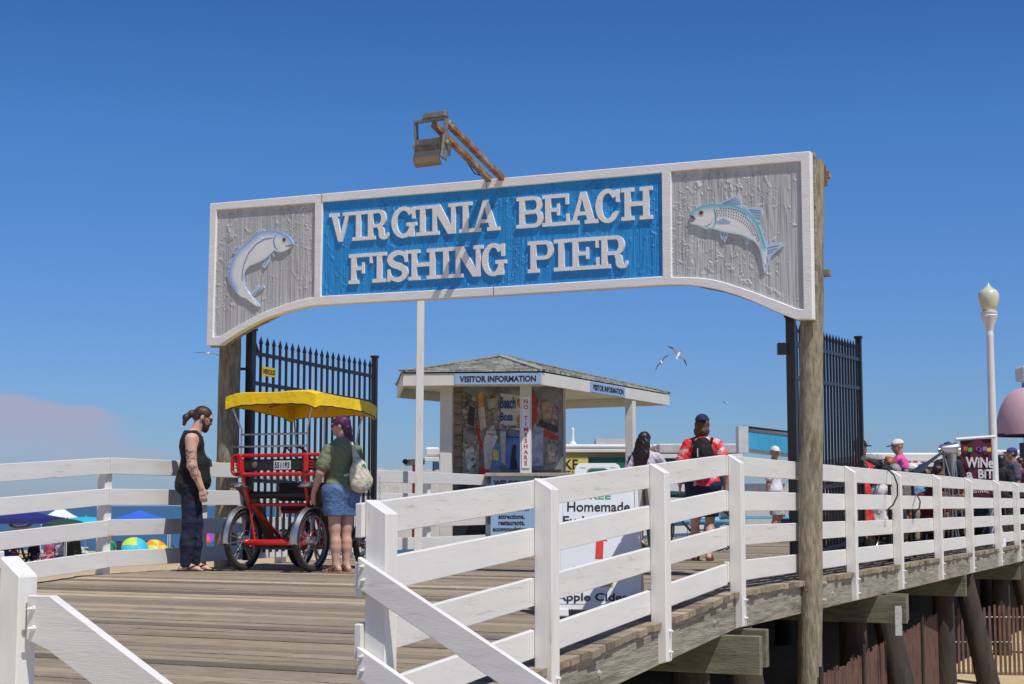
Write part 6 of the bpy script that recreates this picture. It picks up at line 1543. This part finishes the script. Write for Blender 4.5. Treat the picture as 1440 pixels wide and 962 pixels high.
crowd(1346, 645, 29.5, 'person in dark clothes left of the maroon banner', CL('dark teal shirt', (.02, .05, .06)), SKC, SH('black shorts cloth', (.02, .02, .02))+[hair([('e', (0, -.02, .03), (.088, .102, .095))], HBK)], (-.8, .4), H=1.7)
crowd(1424, 637, 30.6, 'man in blue cap and grey shirt at the right edge beside the lamp post', CL('blue grey shirt', (.07, .08, .13)), SKC, SH('dark shorts', (.03, .03, .04))+[hair([('e', (0, -.03, .0), (.082, .085, .07))], HBK), cap(CL('blue cap cloth', (.03, .06, .20)))], (-.95, .1), H=1.84)
crowd(1417, 641, 32.4, 'darkly dressed man behind the man in the blue cap', CL('charcoal shirt', (.03, .03, .04)), SKD, SH('dark shorts', (.03, .03, .04))+[hair([('e', (0, -.02, .03), (.088, .102, .095))], HBK)], (-.7, -.5), H=1.82)

extra = [(1219, 645, 22.8, 'person in a bright red top between the gate post and the bent arms', (.62, .03, .04), SKE, HBR, (.5, -.8)), (1236, 652, 20.6, 'person in a white top low in front of the grey cap', (.65, .65, .66), SKC, HBK, (-.6, -.5)), (1296, 651, 26.2, 'person in an orange top between the two pale hats and spotlight', (.60, .20, .05), SKC, HGB, (.1, -.9)), (1311, 655, 27.6, 'person in white with black hair left of the spotlight drum', (.62, .62, .64), SKE, HBK, (.7, .3)),
 (1212, 648, 19.8, 'person in a scarlet top bent over the bikes just right of the gate', (.55, .03, .03), SKC, HBR, (.8, -.4)), (1227, 648, 21.0, 'person in a black top seen low between the red shirts and the grey cap', (.02, .02, .025), SKD, HBK, (-.5, .8)),
 (1242, 650, 22.3, 'person in navy with brown hair between the grey cap and the ginger hair', (.02, .03, .10), SKC, HBR, (.2, .9)), (1273, 656, 23.0, 'person in charcoal crouching below the round white hat', (.035, .035, .04), SKD, HBK, (-.9, .2)),
 (1301, 657, 25.0, 'person in a sky blue top between the cream hat and the spotlight', (.10, .30, .48), SKE, HGB, (-.3, .9)), (1309, 664, 24.0, 'person in dark red sitting low left of the spotlight legs', (.20, .02, .03), SKC, HBK, (.5, .8)),
 (1326, 668, 25.0, 'person in dark grey sitting right below the spotlight', (.05, .05, .06), SKC, HBR, (-.7, .6)), (1350, 672, 27.0, 'person in brown low behind the left edge of the maroon banner', (.12, .07, .04), SKC, HBK, (.3, -.9)),
 (1408, 652, 30.0, 'person in black partly hidden by the lamp post', (.02, .02, .02), SKD, HBK, (.6, .7)), (1435, 645, 31.5, 'person in plum at the very right edge next to the blue cap', (.16, .03, .10), SKC, HBK, (-.8, -.2)),
 (1383, 682, 29.0, 'person in dark blue sitting below the maroon banner', (.02, .04, .12), SKC, HBR, (-.4, .9))]
for px, yt, Y, lab, c, sk_, hm, hd in extra:
    crowd(px, yt, Y, lab, CL('crowd cloth %d' % px, c), sk_, SH('black shorts cloth', (.02, .02, .02))+[hair([('e', (0, -.02, .03), (.09, .105, .095)), ('e', (0, -.05, -.07), (.08, .06, .09))], hm)], hd, H=1.68, h=.016)
# ------------------------------------------------------------------ bicycles parked along the railing
def bicycle(col, lab):
    root = thing('bicycle', (0, 0, 0), 0, lab, 'bicycle', 'bicycles parked behind the railing'); FRM_ = mat('bike frame %s' % lab.split()[0], col, .35, var=.05)
    def o_(nm, q, m, p=None, s=True): return obj(nm, q, m, p or root, world=False, smooth=s)
    for y in (-.53, .53):
        q = MB(); q.torus((0, y, .34), .315, .026, RX, 32, 8); wo = o_('wheel', q, RUB, s='all')
        q = MB(); q.torus((0, y, .34), .285, .010, RX, 28, 6); o_('rim', q, CHR, wo)
        q = MB()
        for k in range(14): a = 2*PI*k/14; q.tube([(0.01*(-1)**k, y, .34), (0, y+.28*math.cos(a), .34+.28*math.sin(a))], .0022, 4)
        o_('spokes', q, CHR, wo)
        q = MB(); q.torus((0, y, .34), .36, .012, RX, 16, 6, a0=R(200), a1=R(330), sr=1.6); o_('mudguard', q, BLK, wo, 'all')
    for nm, pts, r in (('top_tube', [(0, -.22, .80), (0, .33, .86)], .016), ('down_tube', [(0, -.12, .30), (0, .35, .78)], .019), ('seat_tube', [(0, -.12, .30), (0, -.24, .90)], .016), ('chain_stay', [(.03, -.12, .30), (.05, -.53, .34)], .011), ('seat_stay', [(.03, -.22, .78), (.05, -.53, .34)], .010), ('head_tube', [(0, .33, .92), (0, .37, .72)], .022)):
        q = MB(); q.tube(pts, r, 8); o_(nm, q, FRM_)
    for x in (-.05, .05): q = MB(); q.tube([(x, .38, .70), (x, .53, .34)], .012, 8); o_('fork_blade', q, FRM_)
    q = MB(); q.tube([(0, .33, .90), (0, .31, 1.10)], .013, 8); st_ = o_('stem', q, CHR)
    hb_ = MB(); hb_.tube([(-.32, .02, 1.20), (-.28, .16, 1.22), (-.16, .31, 1.16), (0, .33, 1.10), (.16, .31, 1.16), (.28, .16, 1.22), (.32, .02, 1.20)], .012, 8); o_('handlebar', hb_, BLK, st_)
    for x in (-1, 1): q = MB(); q.tube([(x*.30, .08, 1.21), (x*.325, -.03, 1.20)], .019, 8); o_('grip', q, RUB, st_)
    q = MB(); q.tube([(.28, .16, 1.22), (.22, .34, 1.24), (.12, .50, 1.10), (.06, .50, .85), (.04, .42, .68)], .006, 6); o_('brake_cable', q, RUB, st_)
    s = SDF().cone((0, -.34, .96), (0, -.10, .97), .060, .022, .02).ell((0, -.36, .955), (.09, .08, .035), .03); q = s.mesh(.012); o_('saddle', q, MATS['black vinyl'], None, 'all')
    q = MB(); q.torus((.05, -.12, .30), .09, .007, RX, 20, 6); cw = o_('chainwheel', q, CHR, None, 'all')
    for s_ in (-1, 1): q = MB(); q.tube([(s_*.06, -.12, .30), (s_*.08, -.12+s_*.12, .30-s_*.10)], .010, 6); q.box((s_*.12, -.12+s_*.12, .30-s_*.10), (.09, .07, .02)); o_('crank', q, BLK, cw)
    q = MB()
    for x in (-.14, 0, .14): q.tube([(x, .42, .92), (x, .58, .92), (x, .62, 1.08)], .005, 5)
    for z, y0 in ((1.0, .60), (1.08, .62)): q.tube([(-.16, .42, z), (-.16, y0, z), (.16, y0, z), (.16, .42, z)], .005, 5)
    o_('front_basket', q, GM)
    return root
bspots = [((.018, .018, .02), 'black bicycle nearest to the right hand gate, cable looping over the railing', 6.7, -.75, .12), ((.35, .02, .02), 'red bicycle in the row behind the railing, right of the gate', 9.0, -1.25, .25),
          ((.02, .03, .14), 'navy bicycle with black saddle below the hot pink shirt', 8.0, -.75, -.15), ((.03, .08, .30), 'blue bicycle beside the seated crowd, left of the chrome spotlight', 9.3, -.95, .2),
          ((.02, .02, .02), 'dark bicycle leaning below the chrome spotlight', 10.6, -.75, .05), ((.30, .30, .32), 'silver bicycle below the maroon banner', 13.2, -.8, .1), ((.015, .015, .02), 'matt black bicycle in the back row under the chrome spotlight', 11.9, -1.5, -.2), ((.02, .02, .025), 'dark grey bicycle behind the navy one under the pink shirt', 8.6, -1.5, .3), ((.10, .01, .015), 'dark maroon bicycle behind the blue one beside the seated crowd', 10.0, -1.5, -.1)]
for c, lab, u, o, a in bspots:
    b = bicycle(c, lab); p = pw(u, o-.15); b.location = p; b.rotation_euler = (0, .10, HEAD+a)
c = at(962, 780, 24.2); b = bicycle((.03, .05, .10), 'dark bicycle standing left of the man with the backpack'); b.location = (c.x, 24.2, 0); b.rotation_euler = (0, 0, 1.0)
# black booms over the railing and their loops of cable
def boom(a, b, lab, loop):
    a = Vector(a); b = Vector(b); root = thing('fishing_rod_rest', (b.x, b.y, 0), 0, lab, 'equipment stand', 'black booms leaning over the railing')
    q = MB(); q.tube([a, a.lerp(b, .6)], [.020, .028], 8); obj('boom_arm', q, BLK, root, smooth=True)
    q = MB(); q.tube([a.lerp(b, .6), b], [.045, .055], 10); obj('sleeve', q, BLK, root, smooth=True)
    q = MB(); q.tube([a-(b-a)*.04, a], .034, 8); obj('end_clamp', q, GM, root)
    q = MB(); q.tube(loop, .009, 6); obj('cable', q, RUB, root, smooth=True)
    q = MB(); q.tube([b, (b.x, b.y, 0)], .022, 8); obj('stand_pole', q, BLK, root)
def lp_(pts, Y): return [at(x, y, Y) for x, y in pts]
boom(at(1216, 645, 18.6), at(1250, 661, 19.3), 'black boom near the gate with a cable loop hanging over the railing', [at(1240, 657, 19.0), at(1249, 661, 18.3), at(1257, 668, 18.05), at(1262, 682, 18.0), at(1262, 697, 18.0), at(1256, 710, 18.0), at(1249, 716, 18.2)])
boom(at(1325, 636, 23.5), at(1283, 668, 21.2), 'black boom slanting up to the chrome spotlight', [at(1285, 694, 20.2), at(1290, 697, 19.55), at(1294, 705, 19.5), at(1293, 714, 19.5), at(1286, 722, 19.7)])
# chrome spotlight on thin legs
sl_ = thing('chrome_spotlight', (at(1334, 700, 22.6).x, 23.6, 0), 0, 'shiny chrome drum on thin splayed legs left of the maroon banner', 'spotlight')
c = at(1334, 632, 23.6); RY = Matrix.Rotation(PI/2-.1, 3, 'Y')
q = MB(); q.lathe([(.03, -.135), (.075, -.13), (.085, -.10), (.085, .10), (.095, .105), (.095, .13), (.06, .135)], c, 22, RY); obj('drum', q, CHR, sl_, smooth=True)
for s in (-1, 1): q = MB(); q.lathe([(.035, 0), (.035, .03), (.012, .04)], c+Vector((s*.13, -.02, -.01)), 12, Matrix.Rotation(s*PI/2, 3, 'Y')); obj('end_knob', q, CHR, sl_, smooth=True)
for a, b in (((-.09, 0), (-.06, .1)), ((-.07, .02), (-.02, -.2)), ((.05, -.02), (.10, .1)), ((.09, 0), (.13, -.15)), ((.07, .03), (.11, .3))):
    q = MB(); q.tube([c+Vector((a[0], a[1], -.05)), (c.x+b[0]*.6, c.y+b[1], c.z-.55), (c.x+b[0]*1.6, c.y+b[1]*.8, 0)], .010, 6); obj('leg', q, CHR, sl_)
q = MB(); q.lathe([(.075, 0), (.02, -.38)], c+Vector((.05, 0, -.06)), 14); obj('funnel', q, mat('translucent grey sleeve', (.45, .46, .45), .3, trans=.3), sl_, smooth=True)
# leaning display boards under the banner
for i, (px, Y, c) in enumerate(((1296, 24.5, (.45, .45, .42)), (1372, 28.5, (.50, .50, .48)), (1412, 31.5, (.48, .48, .5)))):
    p = at(px, 720, Y); root = thing('folding_table', (p.x, Y, 0), .4, ['grey folding table among the crowd behind the bikes', 'pale folding table beneath the maroon banner', 'pale folding table right of the lamp post'][i], 'table', 'folding tables behind the railing')
    q = MB(); q.box((0, 0, .73), (1.2, .6, .04)); obj('tabletop', q, mat('table %d' % i, c, .5), root, world=False, bevel=.01)
    for x in (-.5, .5):
        for y in (-.25, .25): q = MB(); q.tube([(x*.9, y, .71), (x, y, 0)], .015, 6); obj('leg', q, GM, root, world=False)
    q = MB(); 
    for k in range(4):
        b = SDF().ell((-.4+.27*k, .03*(-1)**k, .80), (.07+.02*(k % 2), .06, .06), .01).mesh(.02); q = MB().add(b.v, b.f); oo = obj('merchandise', q, mat('stall goods %d' % (k % 3), [(.35, .06, .05), (.05, .25, .30), (.5, .48, .4)][k % 3], .6), root, world=False)

# ------------------------------------------------------------------ gulls
def gull(px, py, Y, lab, roll, yaw, span=1.0, droop=.1, s=1.):
    c = at(px, py, Y); root = thing('gull', c, 0, lab, 'gull', 'gulls in the sky'); root.rotation_euler = (yaw[1], roll, yaw[0])
    WB = mat('white gull body', (.62, .62, .62), .7); GW = mat('grey wing', (.20, .20, .21), .7); BWg = mat('black wing tip', (.03, .03, .035), .7)
    b = SDF().ell((0, 0, 0), (.055, .15, .055), .03).ell((0, .17, .02), (.035, .05, .035), .03).cone((0, -.12, 0), (0, -.24, .01), .035, .014, .03); bo = obj('body', b.mesh(.014), WB, root, world=False, smooth='all')
    hd = SDF().ell((0, .18, .024), (.038, .045, .036), .01); obj('head', hd.mesh(.012), BWg, bo, world=False, smooth='all'); q = MB(); q.tube([(0, .21, .02), (0, .26, .005)], [.012, .003], 6); obj('bill', q, mat('dark red bill', (.2, .03, .02), .5), bo, world=False)
    q = MB(); q.plate([[(-.02, -.18), (.02, -.18), (.06, -.30), (-.06, -.30)]], .008); obj('tail', q, WB, bo, world=False)
    for sx in (-1, 1):
        P = [(0.03, .07), (.22, .12), (.30, .10), (.30, -.01), (.2, -.05), (.03, -.06)]; Tp = [(.30, .10), (.52, -.04), (.50, -.06), (.30, -.01)]
        def M_(x, y): return (sx*x, y, droop*(.18-abs(x-.22))*2-.02)
        for nm, poly, m in (('wing', P, GW), ('wing_tip', Tp, BWg)):
            q = MB(); top = [Vector(M_(x, y))+Vector((0, 0, .010)) for x, y in poly]; bot = [Vector(M_(x, y))-Vector((0, 0, .006)) for x, y in poly]; n = len(poly)
            q.add(top+bot, [tuple(range(n)), tuple(range(2*n-1, n-1, -1))]+[(i, (i+1) % n, (i+1) % n+n, i+n) for i in range(n)]); w__ = obj(nm, q, m, root if nm == 'wing' else w__, world=False)
    root.scale = (s, s, s); return root
gull(954, 499, 60, 'larger flying gull banking with both dark tipped wings spread, above the stand roof', .75, (.3, .9), s=1.05)
gull(930, 509, 62, 'smaller flying gull with one black wing tip pointing down, left of the larger gull', -.8, (-.5, .7), s=.8)
gull(1020, 566, 75, 'tiny distant gull flying low above the man with the backpack', .1, (1.3, .3), s=.6)
gull(293, 497, 48, 'gull flying level, just left of the left timber pole under the sign', .12, (.1, .15), s=.75)

# ------------------------------------------------------------------ the beach on the left
def sz(x, y): return sandz(x, y)
def tent(px0, px1, ypk, yev, Y, col, lab, cols=None, wall=None):
    a = at(px0, yev, Y); b = at(px1, yev, Y); w_ = b.x-a.x; c = Vector(((a.x+b.x)/2, Y, 0)); c.z = sz(c.x, Y); pk = at((px0+px1)/2, ypk, Y).z; ev = a.z
    root = thing('beach_tent', c, .25, lab, 'beach tent', 'pop up tents on the beach'); mb = MB(); h = w_/2; ez = ev-c.z; pz = pk-c.z
    n = 6; cs = [(-h, -h), (h, -h), (h, h), (-h, h)]
    vs = []; fs = []
    for i in range(4):
        x0, y0 = cs[i]; x1, y1 = cs[(i+1) % 4]; base = len(vs)
        for r in range(n+1):
            t = r/n
            for k in range(n+1):
                s = k/n; x = (x0+(x1-x0)*s)*(1-t); y = (y0+(y1-y0)*s)*(1-t); vs.append((x, y, ez+(pz-ez)*(t**1.1)-.10*math.sin(PI*s)*(1-t)*0-.03*math.sin(PI*t)))
        for r in range(n):
            for k in range(n): q = base+r*(n+1)+k; fs.append((q, q+1, q+n+2, q+n+1))
    m0 = len(vs); vs += [(x, y, z-.02) for x, y, z in vs]; fs += [tuple(m0+i for i in reversed(f)) for f in list(fs)]
    mb.add(vs, fs); M_ = mat('tent cloth %s' % lab.split()[0], col, .6, var=.08, vscale=1.5); ro = obj('tent_roof', mb, M_, root, world=False)
    mb = MB()
    for i in range(4):
        x0, y0 = cs[i]; x1, y1 = cs[(i+1) % 4]; mb.beam((x0*1.005, y0*1.005, ez-.10), (x1*1.005, y1*1.005, ez-.10), .02, .22)
    obj('valance', mb, M_, ro, world=False)
    for x, y in cs: q = MB(); q.beam((x*.98, y*.98, -.05), (x*.98, y*.98, ez), .035, .035, (0, 1, 0)); obj('leg', q, mat('white tent leg', (.7, .7, .7), .5), root, world=False)
    return root
tent(155, 238, 717, 730, 75, (.03, .13, .62), 'bright blue pop up tent on the beach left of the bearded man')
tent(-20, 92, 716, 729, 66, (.015, .02, .16), 'navy blue pop up tent on the beach at the left edge')
tent(60, 110, 712, 728, 84, (.70, .72, .80), 'white pop up tent on the beach behind the navy tent')
def umbrella(px, ytop, Y, R_, cols, lab, tilt=(0, 0), hgt=None, closed=0):
    c = at(px, ytop, Y); g = sz(c.x, Y); root = thing('beach_umbrella', (c.x, Y, g), 0, lab, 'beach umbrella', 'umbrellas on the beach'); H_ = c.z-g
    M_ = Matrix.Translation((0, 0, max(.1, H_-.32))) @ Matrix.Rotation(tilt[0], 4, 'X') @ Matrix.Rotation(tilt[1], 4, 'Y')
    n = 8; 
    mb = MB(); ms = 6
    for i in range(n):
        for a_ in range(3):
            for r in range(ms):
                t0, t1 = 2*PI*(i+a_/3)/n, 2*PI*(i+(a_+1)/3)/n; q0, q1 = r/ms, (r+1)/ms
                f = lambda t, q: M_ @ Vector((R_*math.sin(q*1.25)/.95*math.cos(t), R_*math.sin(q*1.25)/.95*math.sin(t), .30*math.cos(q*1.5)))
                g_ = lambda t, q: f(t, q)-(M_.to_3x3() @ Vector((0, 0, .015)))
                mb.add([f(t0, q0), f(t0, q1), f(t1, q1), f(t1, q0)], [(0, 1, 2, 3)], cols[i % len(cols)]); mb.add([g_(t0, q0), g_(t0, q1), g_(t1, q1), g_(t1, q0)], [(3, 2, 1, 0)], cols[i % len(cols)])
    cm = mat('umbrella cloth', (1, 1, 1), .6, var=.05, attr='Col'); obj('canopy', mb, cm, root, world=False, color=True)
    tip = M_ @ Vector((0, 0, .35)); low = M_ @ Vector((0, 0, -.8 if tilt != (0, 0) else -1.9)); low.z = max(low.z, -.25)
    q = MB(); q.tube([low, tip], .022, 8); obj('pole', q, mat('white tent leg', (.7, .7, .7)), root, world=False); return root
CY = (.02, .45, .62); LM = (.50, .68, .08); YE = (.85, .62, .03); OR = (.85, .28, .02); RE = (.75, .04, .03); PK = (.80, .12, .40); PU = (.22, .06, .50); TQ = (.05, .50, .60); GNV = (.02, .06, .03)
umbrella(121, 726, 70, 1.15, [CY], 'cyan umbrella behind the corner of the left railing')
umbrella(92, 729, 64, .95, [GNV], 'dark green umbrella beside the cyan one')
umbrella(190, 762, 72, .62, [CY, TQ, LM, LM, TQ, CY, CY, TQ], 'tilted turquoise and lime umbrella low on the sand', (.95, .35))
umbrella(220, 764, 73, .58, [YE, OR, YE, OR, LM, YE, OR, OR], 'tilted yellow and orange umbrella low on the sand', (.85, .5))
umbrella(287, 748, 62, .48, [RE, OR, YE, TQ, PU, PK, RE, PU], 'small rainbow umbrella right of the bearded man legs', (.25, 0))
def chair(px, Y, col, lab, rz=0):
    c = at(px, 780, Y); root = thing('beach_chair', (c.x, Y, sz(c.x, Y)), rz, lab, 'beach chair', 'folding chairs on the beach'); M_ = mat('chair cloth %.2f %.2f' % col[:2], col, .7)
    q = MB(); q.box((0, 0, .36), (.52, .48, .04)); obj('seat', q, M_, root, world=False); q = MB(); q.box((0, .30, .68), (.52, .04, .62), Matrix.Rotation(-.3, 3, 'X')); obj('backrest', q, M_, root, world=False)
    for s in (-.27, .27):
        for a, b in (((s, -.26, 0), (s, .24, .55)), ((s, .28, 0), (s, -.24, .38))): q = MB(); q.tube([a, b], .014, 6); obj('leg', q, GM, root, world=False)
        q = MB(); q.box((s, 0, .56), (.05, .45, .025)); obj('armrest', q, M_, root, world=False)
for i, (px, Y, col, lab) in enumerate(((184, 73, (.02, .22, .22), 'dark teal folding chair in front of the turquoise umbrella'), (207, 74, (.015, .015, .02), 'black folding chair between the two tilted umbrellas'), (170, 73, (.02, .02, .05), 'navy folding chair right of the woman in green'),
     (14, 66, (.02, .05, .30), 'royal blue folding chair under the left end of the navy tent'), (30, 68, (.015, .02, .08), 'dark navy folding chair second from the left under the tent'), (42, 67, (.01, .01, .02), 'black folding chair in the middle of the shade under the tent'),
     (56, 69, (.03, .04, .16), 'deep blue folding chair beside the white boat'), (112, 73, (.01, .012, .02), 'black high backed folding chair left of the railing corner'), (98, 72, (.012, .012, .015), 'black folding chair with towel beside the white boat'))):
    chair(px, Y, col, lab, .4*i)
def bather(px, ytop, Y, lab, m, sk_, hm, heading=(0, -1), H=1.7, seated=True):
    c = at(px, ytop, Y); g = sz(c.x, Y); P = {}
    if seated: P = dict(knR=(.12, .40, .97), knL=(-.12, .40, .97), anR=(.12, .75, .76), anL=(-.12, .75, .76)); z = c.z-H
    else: z = g
    return person(lab, (c.x, Y, z), heading, H, P, sk_, [shirt(m, .02, .88), trousers(m, .015, .75, .96, name='shorts'), hair([('e', (0, -.02, .03), (.092, .108, .095)), ('e', (0, -.05, -.1), (.08, .05, .1))], hm)], .022, 'people on the beach')
bather(156, 752, 72, 'red haired person in a green top sitting on the beach beside the railing corner', CL('kelly green cloth', (.01, .30, .14)), SKC, mat('ginger hair', (.30, .10, .04)))
bather(242, 766, 72, 'dark haired person whose head shows low between the rails left of the bearded man', CL('dark grey cloth', (.04, .04, .05)), SKC, HBK)
bather(20, 751, 68, 'person in pink under the navy tent at the far left', CL('pink beach top', (.65, .12, .20)), SKE, HBR)
bather(70, 756, 70, 'person in a magenta top under the right end of the navy tent', CL('magenta beach top', (.45, .08, .16)), SKC, HBK)
bather(86, 757, 71, 'person in a pale patterned top under the right end of the navy tent', CL('pale patterned cloth', (.55, .45, .50), var=.6, vscale=20), SKE, HGB)
bather(48, 757, 68, 'person in black in the shade in the middle of the navy tent', CL('black shirt', (.02, .02, .025)), SKD, HBK)
# inflatable ring
c = at(30, 737, 66); ri = thing('inflatable_ring', (c.x, 66, c.z-.35), 0, 'pink and blue inflatable ring hanging in the navy tent', 'inflatable')
q = MB(); q.torus((c.x, 66, c.z), .42, .09, Matrix.Rotation(.45, 3, 'X'), 28, 10); obj('ring', q, mat('blue vinyl ring', (.12, .45, .62), .35, dirt=(.75, .15, .35, 1), dscale=2.5, dthr=.5), ri, smooth='all')
q = MB(); q.torus((c.x-.05, 66.02, c.z+.17), .36, .06, Matrix.Rotation(.45, 3, 'X'), 28, 10); obj('ring', q, mat('pink vinyl ring', (.75, .12, .35), .35), ri, smooth='all')
# white upturned boat
c = at(93, 778, 74); bt = thing('white_boat', (c.x, 74, sz(c.x, 74)), .1, 'low white boat hull lying on the sand behind the left railing', 'boat')
s = SDF().ell((0, 0, .30), (1.05, .45, .42), .05).ell((-.7, 0, .3), (.5, .3, .34), .1); q = s.mesh(.05, ((-2, -1, 0), (2, 1, .62))); obj('hull', q, mat('white boat paint', (.66, .64, .60), .5, var=.08, vscale=2), bt, world=False, smooth=True)
q = MB(); q.torus((0, 0, .60), 1.0, .03, None, 30, 6); q.v = [(x, y*.42, z) for x, y, z in q.v]; obj('gunwale', q, mat('white boat paint', (.66, .64, .60)), bt, world=False, smooth='all')
# ------------------------------------------------------------------ light, sky, camera
SUN = Vector((.287, -.388, .876)).normalized()
w = bpy.data.worlds.new('World'); scene.world = w; w.use_nodes = True
nt = w.node_tree; N = nt.nodes; L = nt.links
bg = N['Background']; bg.inputs['Strength'].default_value = SKY_STR
sky = N.new('ShaderNodeTexSky'); sky.sky_type = 'NISHITA'; sky.sun_disc = False
sky.sun_elevation = math.asin(SUN.z); sky.sun_rotation = math.atan2(SUN.x, SUN.y)
sky.altitude = 0; sky.air_density = 1.0; sky.dust_density = .3; sky.ozone_density = 3.0
tint = N.new('ShaderNodeVectorMath'); tint.operation = 'MULTIPLY'; tint.inputs[1].default_value = SKY_TINT
L.new(sky.outputs[0], tint.inputs[0])
tc0 = N.new('ShaderNodeTexCoord'); sp0 = N.new('ShaderNodeSeparateXYZ'); L.new(tc0.outputs['Generated'], sp0.inputs[0])
rmp = N.new('ShaderNodeValToRGB'); L.new(sp0.outputs['Z'], rmp.inputs[0]); cr = rmp.color_ramp
cr.elements[0].position = 0; cr.elements[0].color = (.45, .62, .98, 1); cr.elements[1].position = .37; cr.elements[1].color = (.20, .50, .90, 1)
e2_ = cr.elements.new(.235); e2_.color = (.36, .68, 1.10, 1)
e_ = cr.elements.new(.12); e_.color = (.42, .65, 1.06, 1)
L.new(rmp.outputs[0], tint.inputs[1])
# low bank of far cloud, laid out by compass direction and elevation
tc = N.new('ShaderNodeTexCoord'); sep = N.new('ShaderNodeSeparateXYZ'); L.new(tc.outputs['Generated'], sep.inputs[0])
mp = N.new('ShaderNodeMapping'); mp.inputs['Scale'].default_value = (14, 14, 60); L.new(tc.outputs['Generated'], mp.inputs['Vector'])
nz = N.new('ShaderNodeTexNoise'); nz.inputs['Scale'].default_value = 1; nz.inputs['Detail'].default_value = 6; L.new(mp.outputs[0], nz.inputs['Vector'])
def mth(op, a, b=None, c=None):
    m = N.new('ShaderNodeMath'); m.operation = op
    for i, x in enumerate((a, b, c)):
        if x is None: continue
        if isinstance(x, (int, float)): m.inputs[i].default_value = x
        else: L.new(x, m.inputs[i])
    return m.outputs[0]
def mrange(v, a, b, c=0, d=1):
    m = N.new('ShaderNodeMapRange'); m.interpolation_type = 'SMOOTHSTEP'
    m.inputs['From Min'].default_value = a; m.inputs['From Max'].default_value = b
    m.inputs['To Min'].default_value = c; m.inputs['To Max'].default_value = d; L.new(v, m.inputs['Value']); return m.outputs[0]
az = mth('ARCTAN2', sep.outputs['X'], sep.outputs['Y'])          # azimuth from heading
nzc = mth('MULTIPLY', mth('SUBTRACT', nz.outputs['Fac'], .5), .022)
el = mth('ADD', sep.outputs['Z'], nzc)
az2 = mth('ADD', az, mth('MULTIPLY', nzc, 3.0))
top = mth('ADD', mth('MULTIPLY', mth('ADD', az2, .318), -.145), .0685)
l1 = mth('MULTIPLY', mrange(mth('SUBTRACT', top, el), -.0008, .0035), mrange(az2, -.262, -.232, 1, 0))
top2 = mth('ADD', mth('MULTIPLY', mth('ADD', az2, .25), -.15), .0465)
l2 = mth('MULTIPLY', mrange(mth('SUBTRACT', top2, el), -.0008, .0035), mrange(az2, -.225, -.195, .85, 0))
mask = mth('MAXIMUM', l1, l2)
mask = mth('MULTIPLY', mask, mrange(el, .010, .060, .12, .78))
mix = N.new('ShaderNodeMix'); mix.data_type = 'RGBA'
L.new(mask, mix.inputs[0]); L.new(tint.outputs[0], mix.inputs[6]); mix.inputs[7].default_value = CLOUD
L.new(mix.outputs[2], bg.inputs['Color'])

sl = bpy.data.lights.new('sun', 'SUN'); sl.energy = SUN_E; sl.angle = R(.5); sl.color = (1, .945, .85)
so = bpy.data.objects.new('sun', sl); COL.objects.link(so); so.rotation_euler = SUN.to_track_quat('Z', 'Y').to_euler(); so.location = (6, -9, 20)

cam = bpy.data.cameras.new('camera'); cam.lens = F/1440*36; cam.sensor_width = 36; cam.clip_end = 20000; cam.clip_start = .1
co = bpy.data.objects.new('camera', cam); COL.objects.link(co); co.location = (0, 0, CAMZ); co.rotation_euler = (PI/2+TH, 0, 0)
scene.camera = co
vs = scene.view_settings; vs.view_transform = 'Standard'; vs.look = 'None'; vs.gamma = 1; vs.exposure = EXPO
scene.render.engine = 'CYCLES'
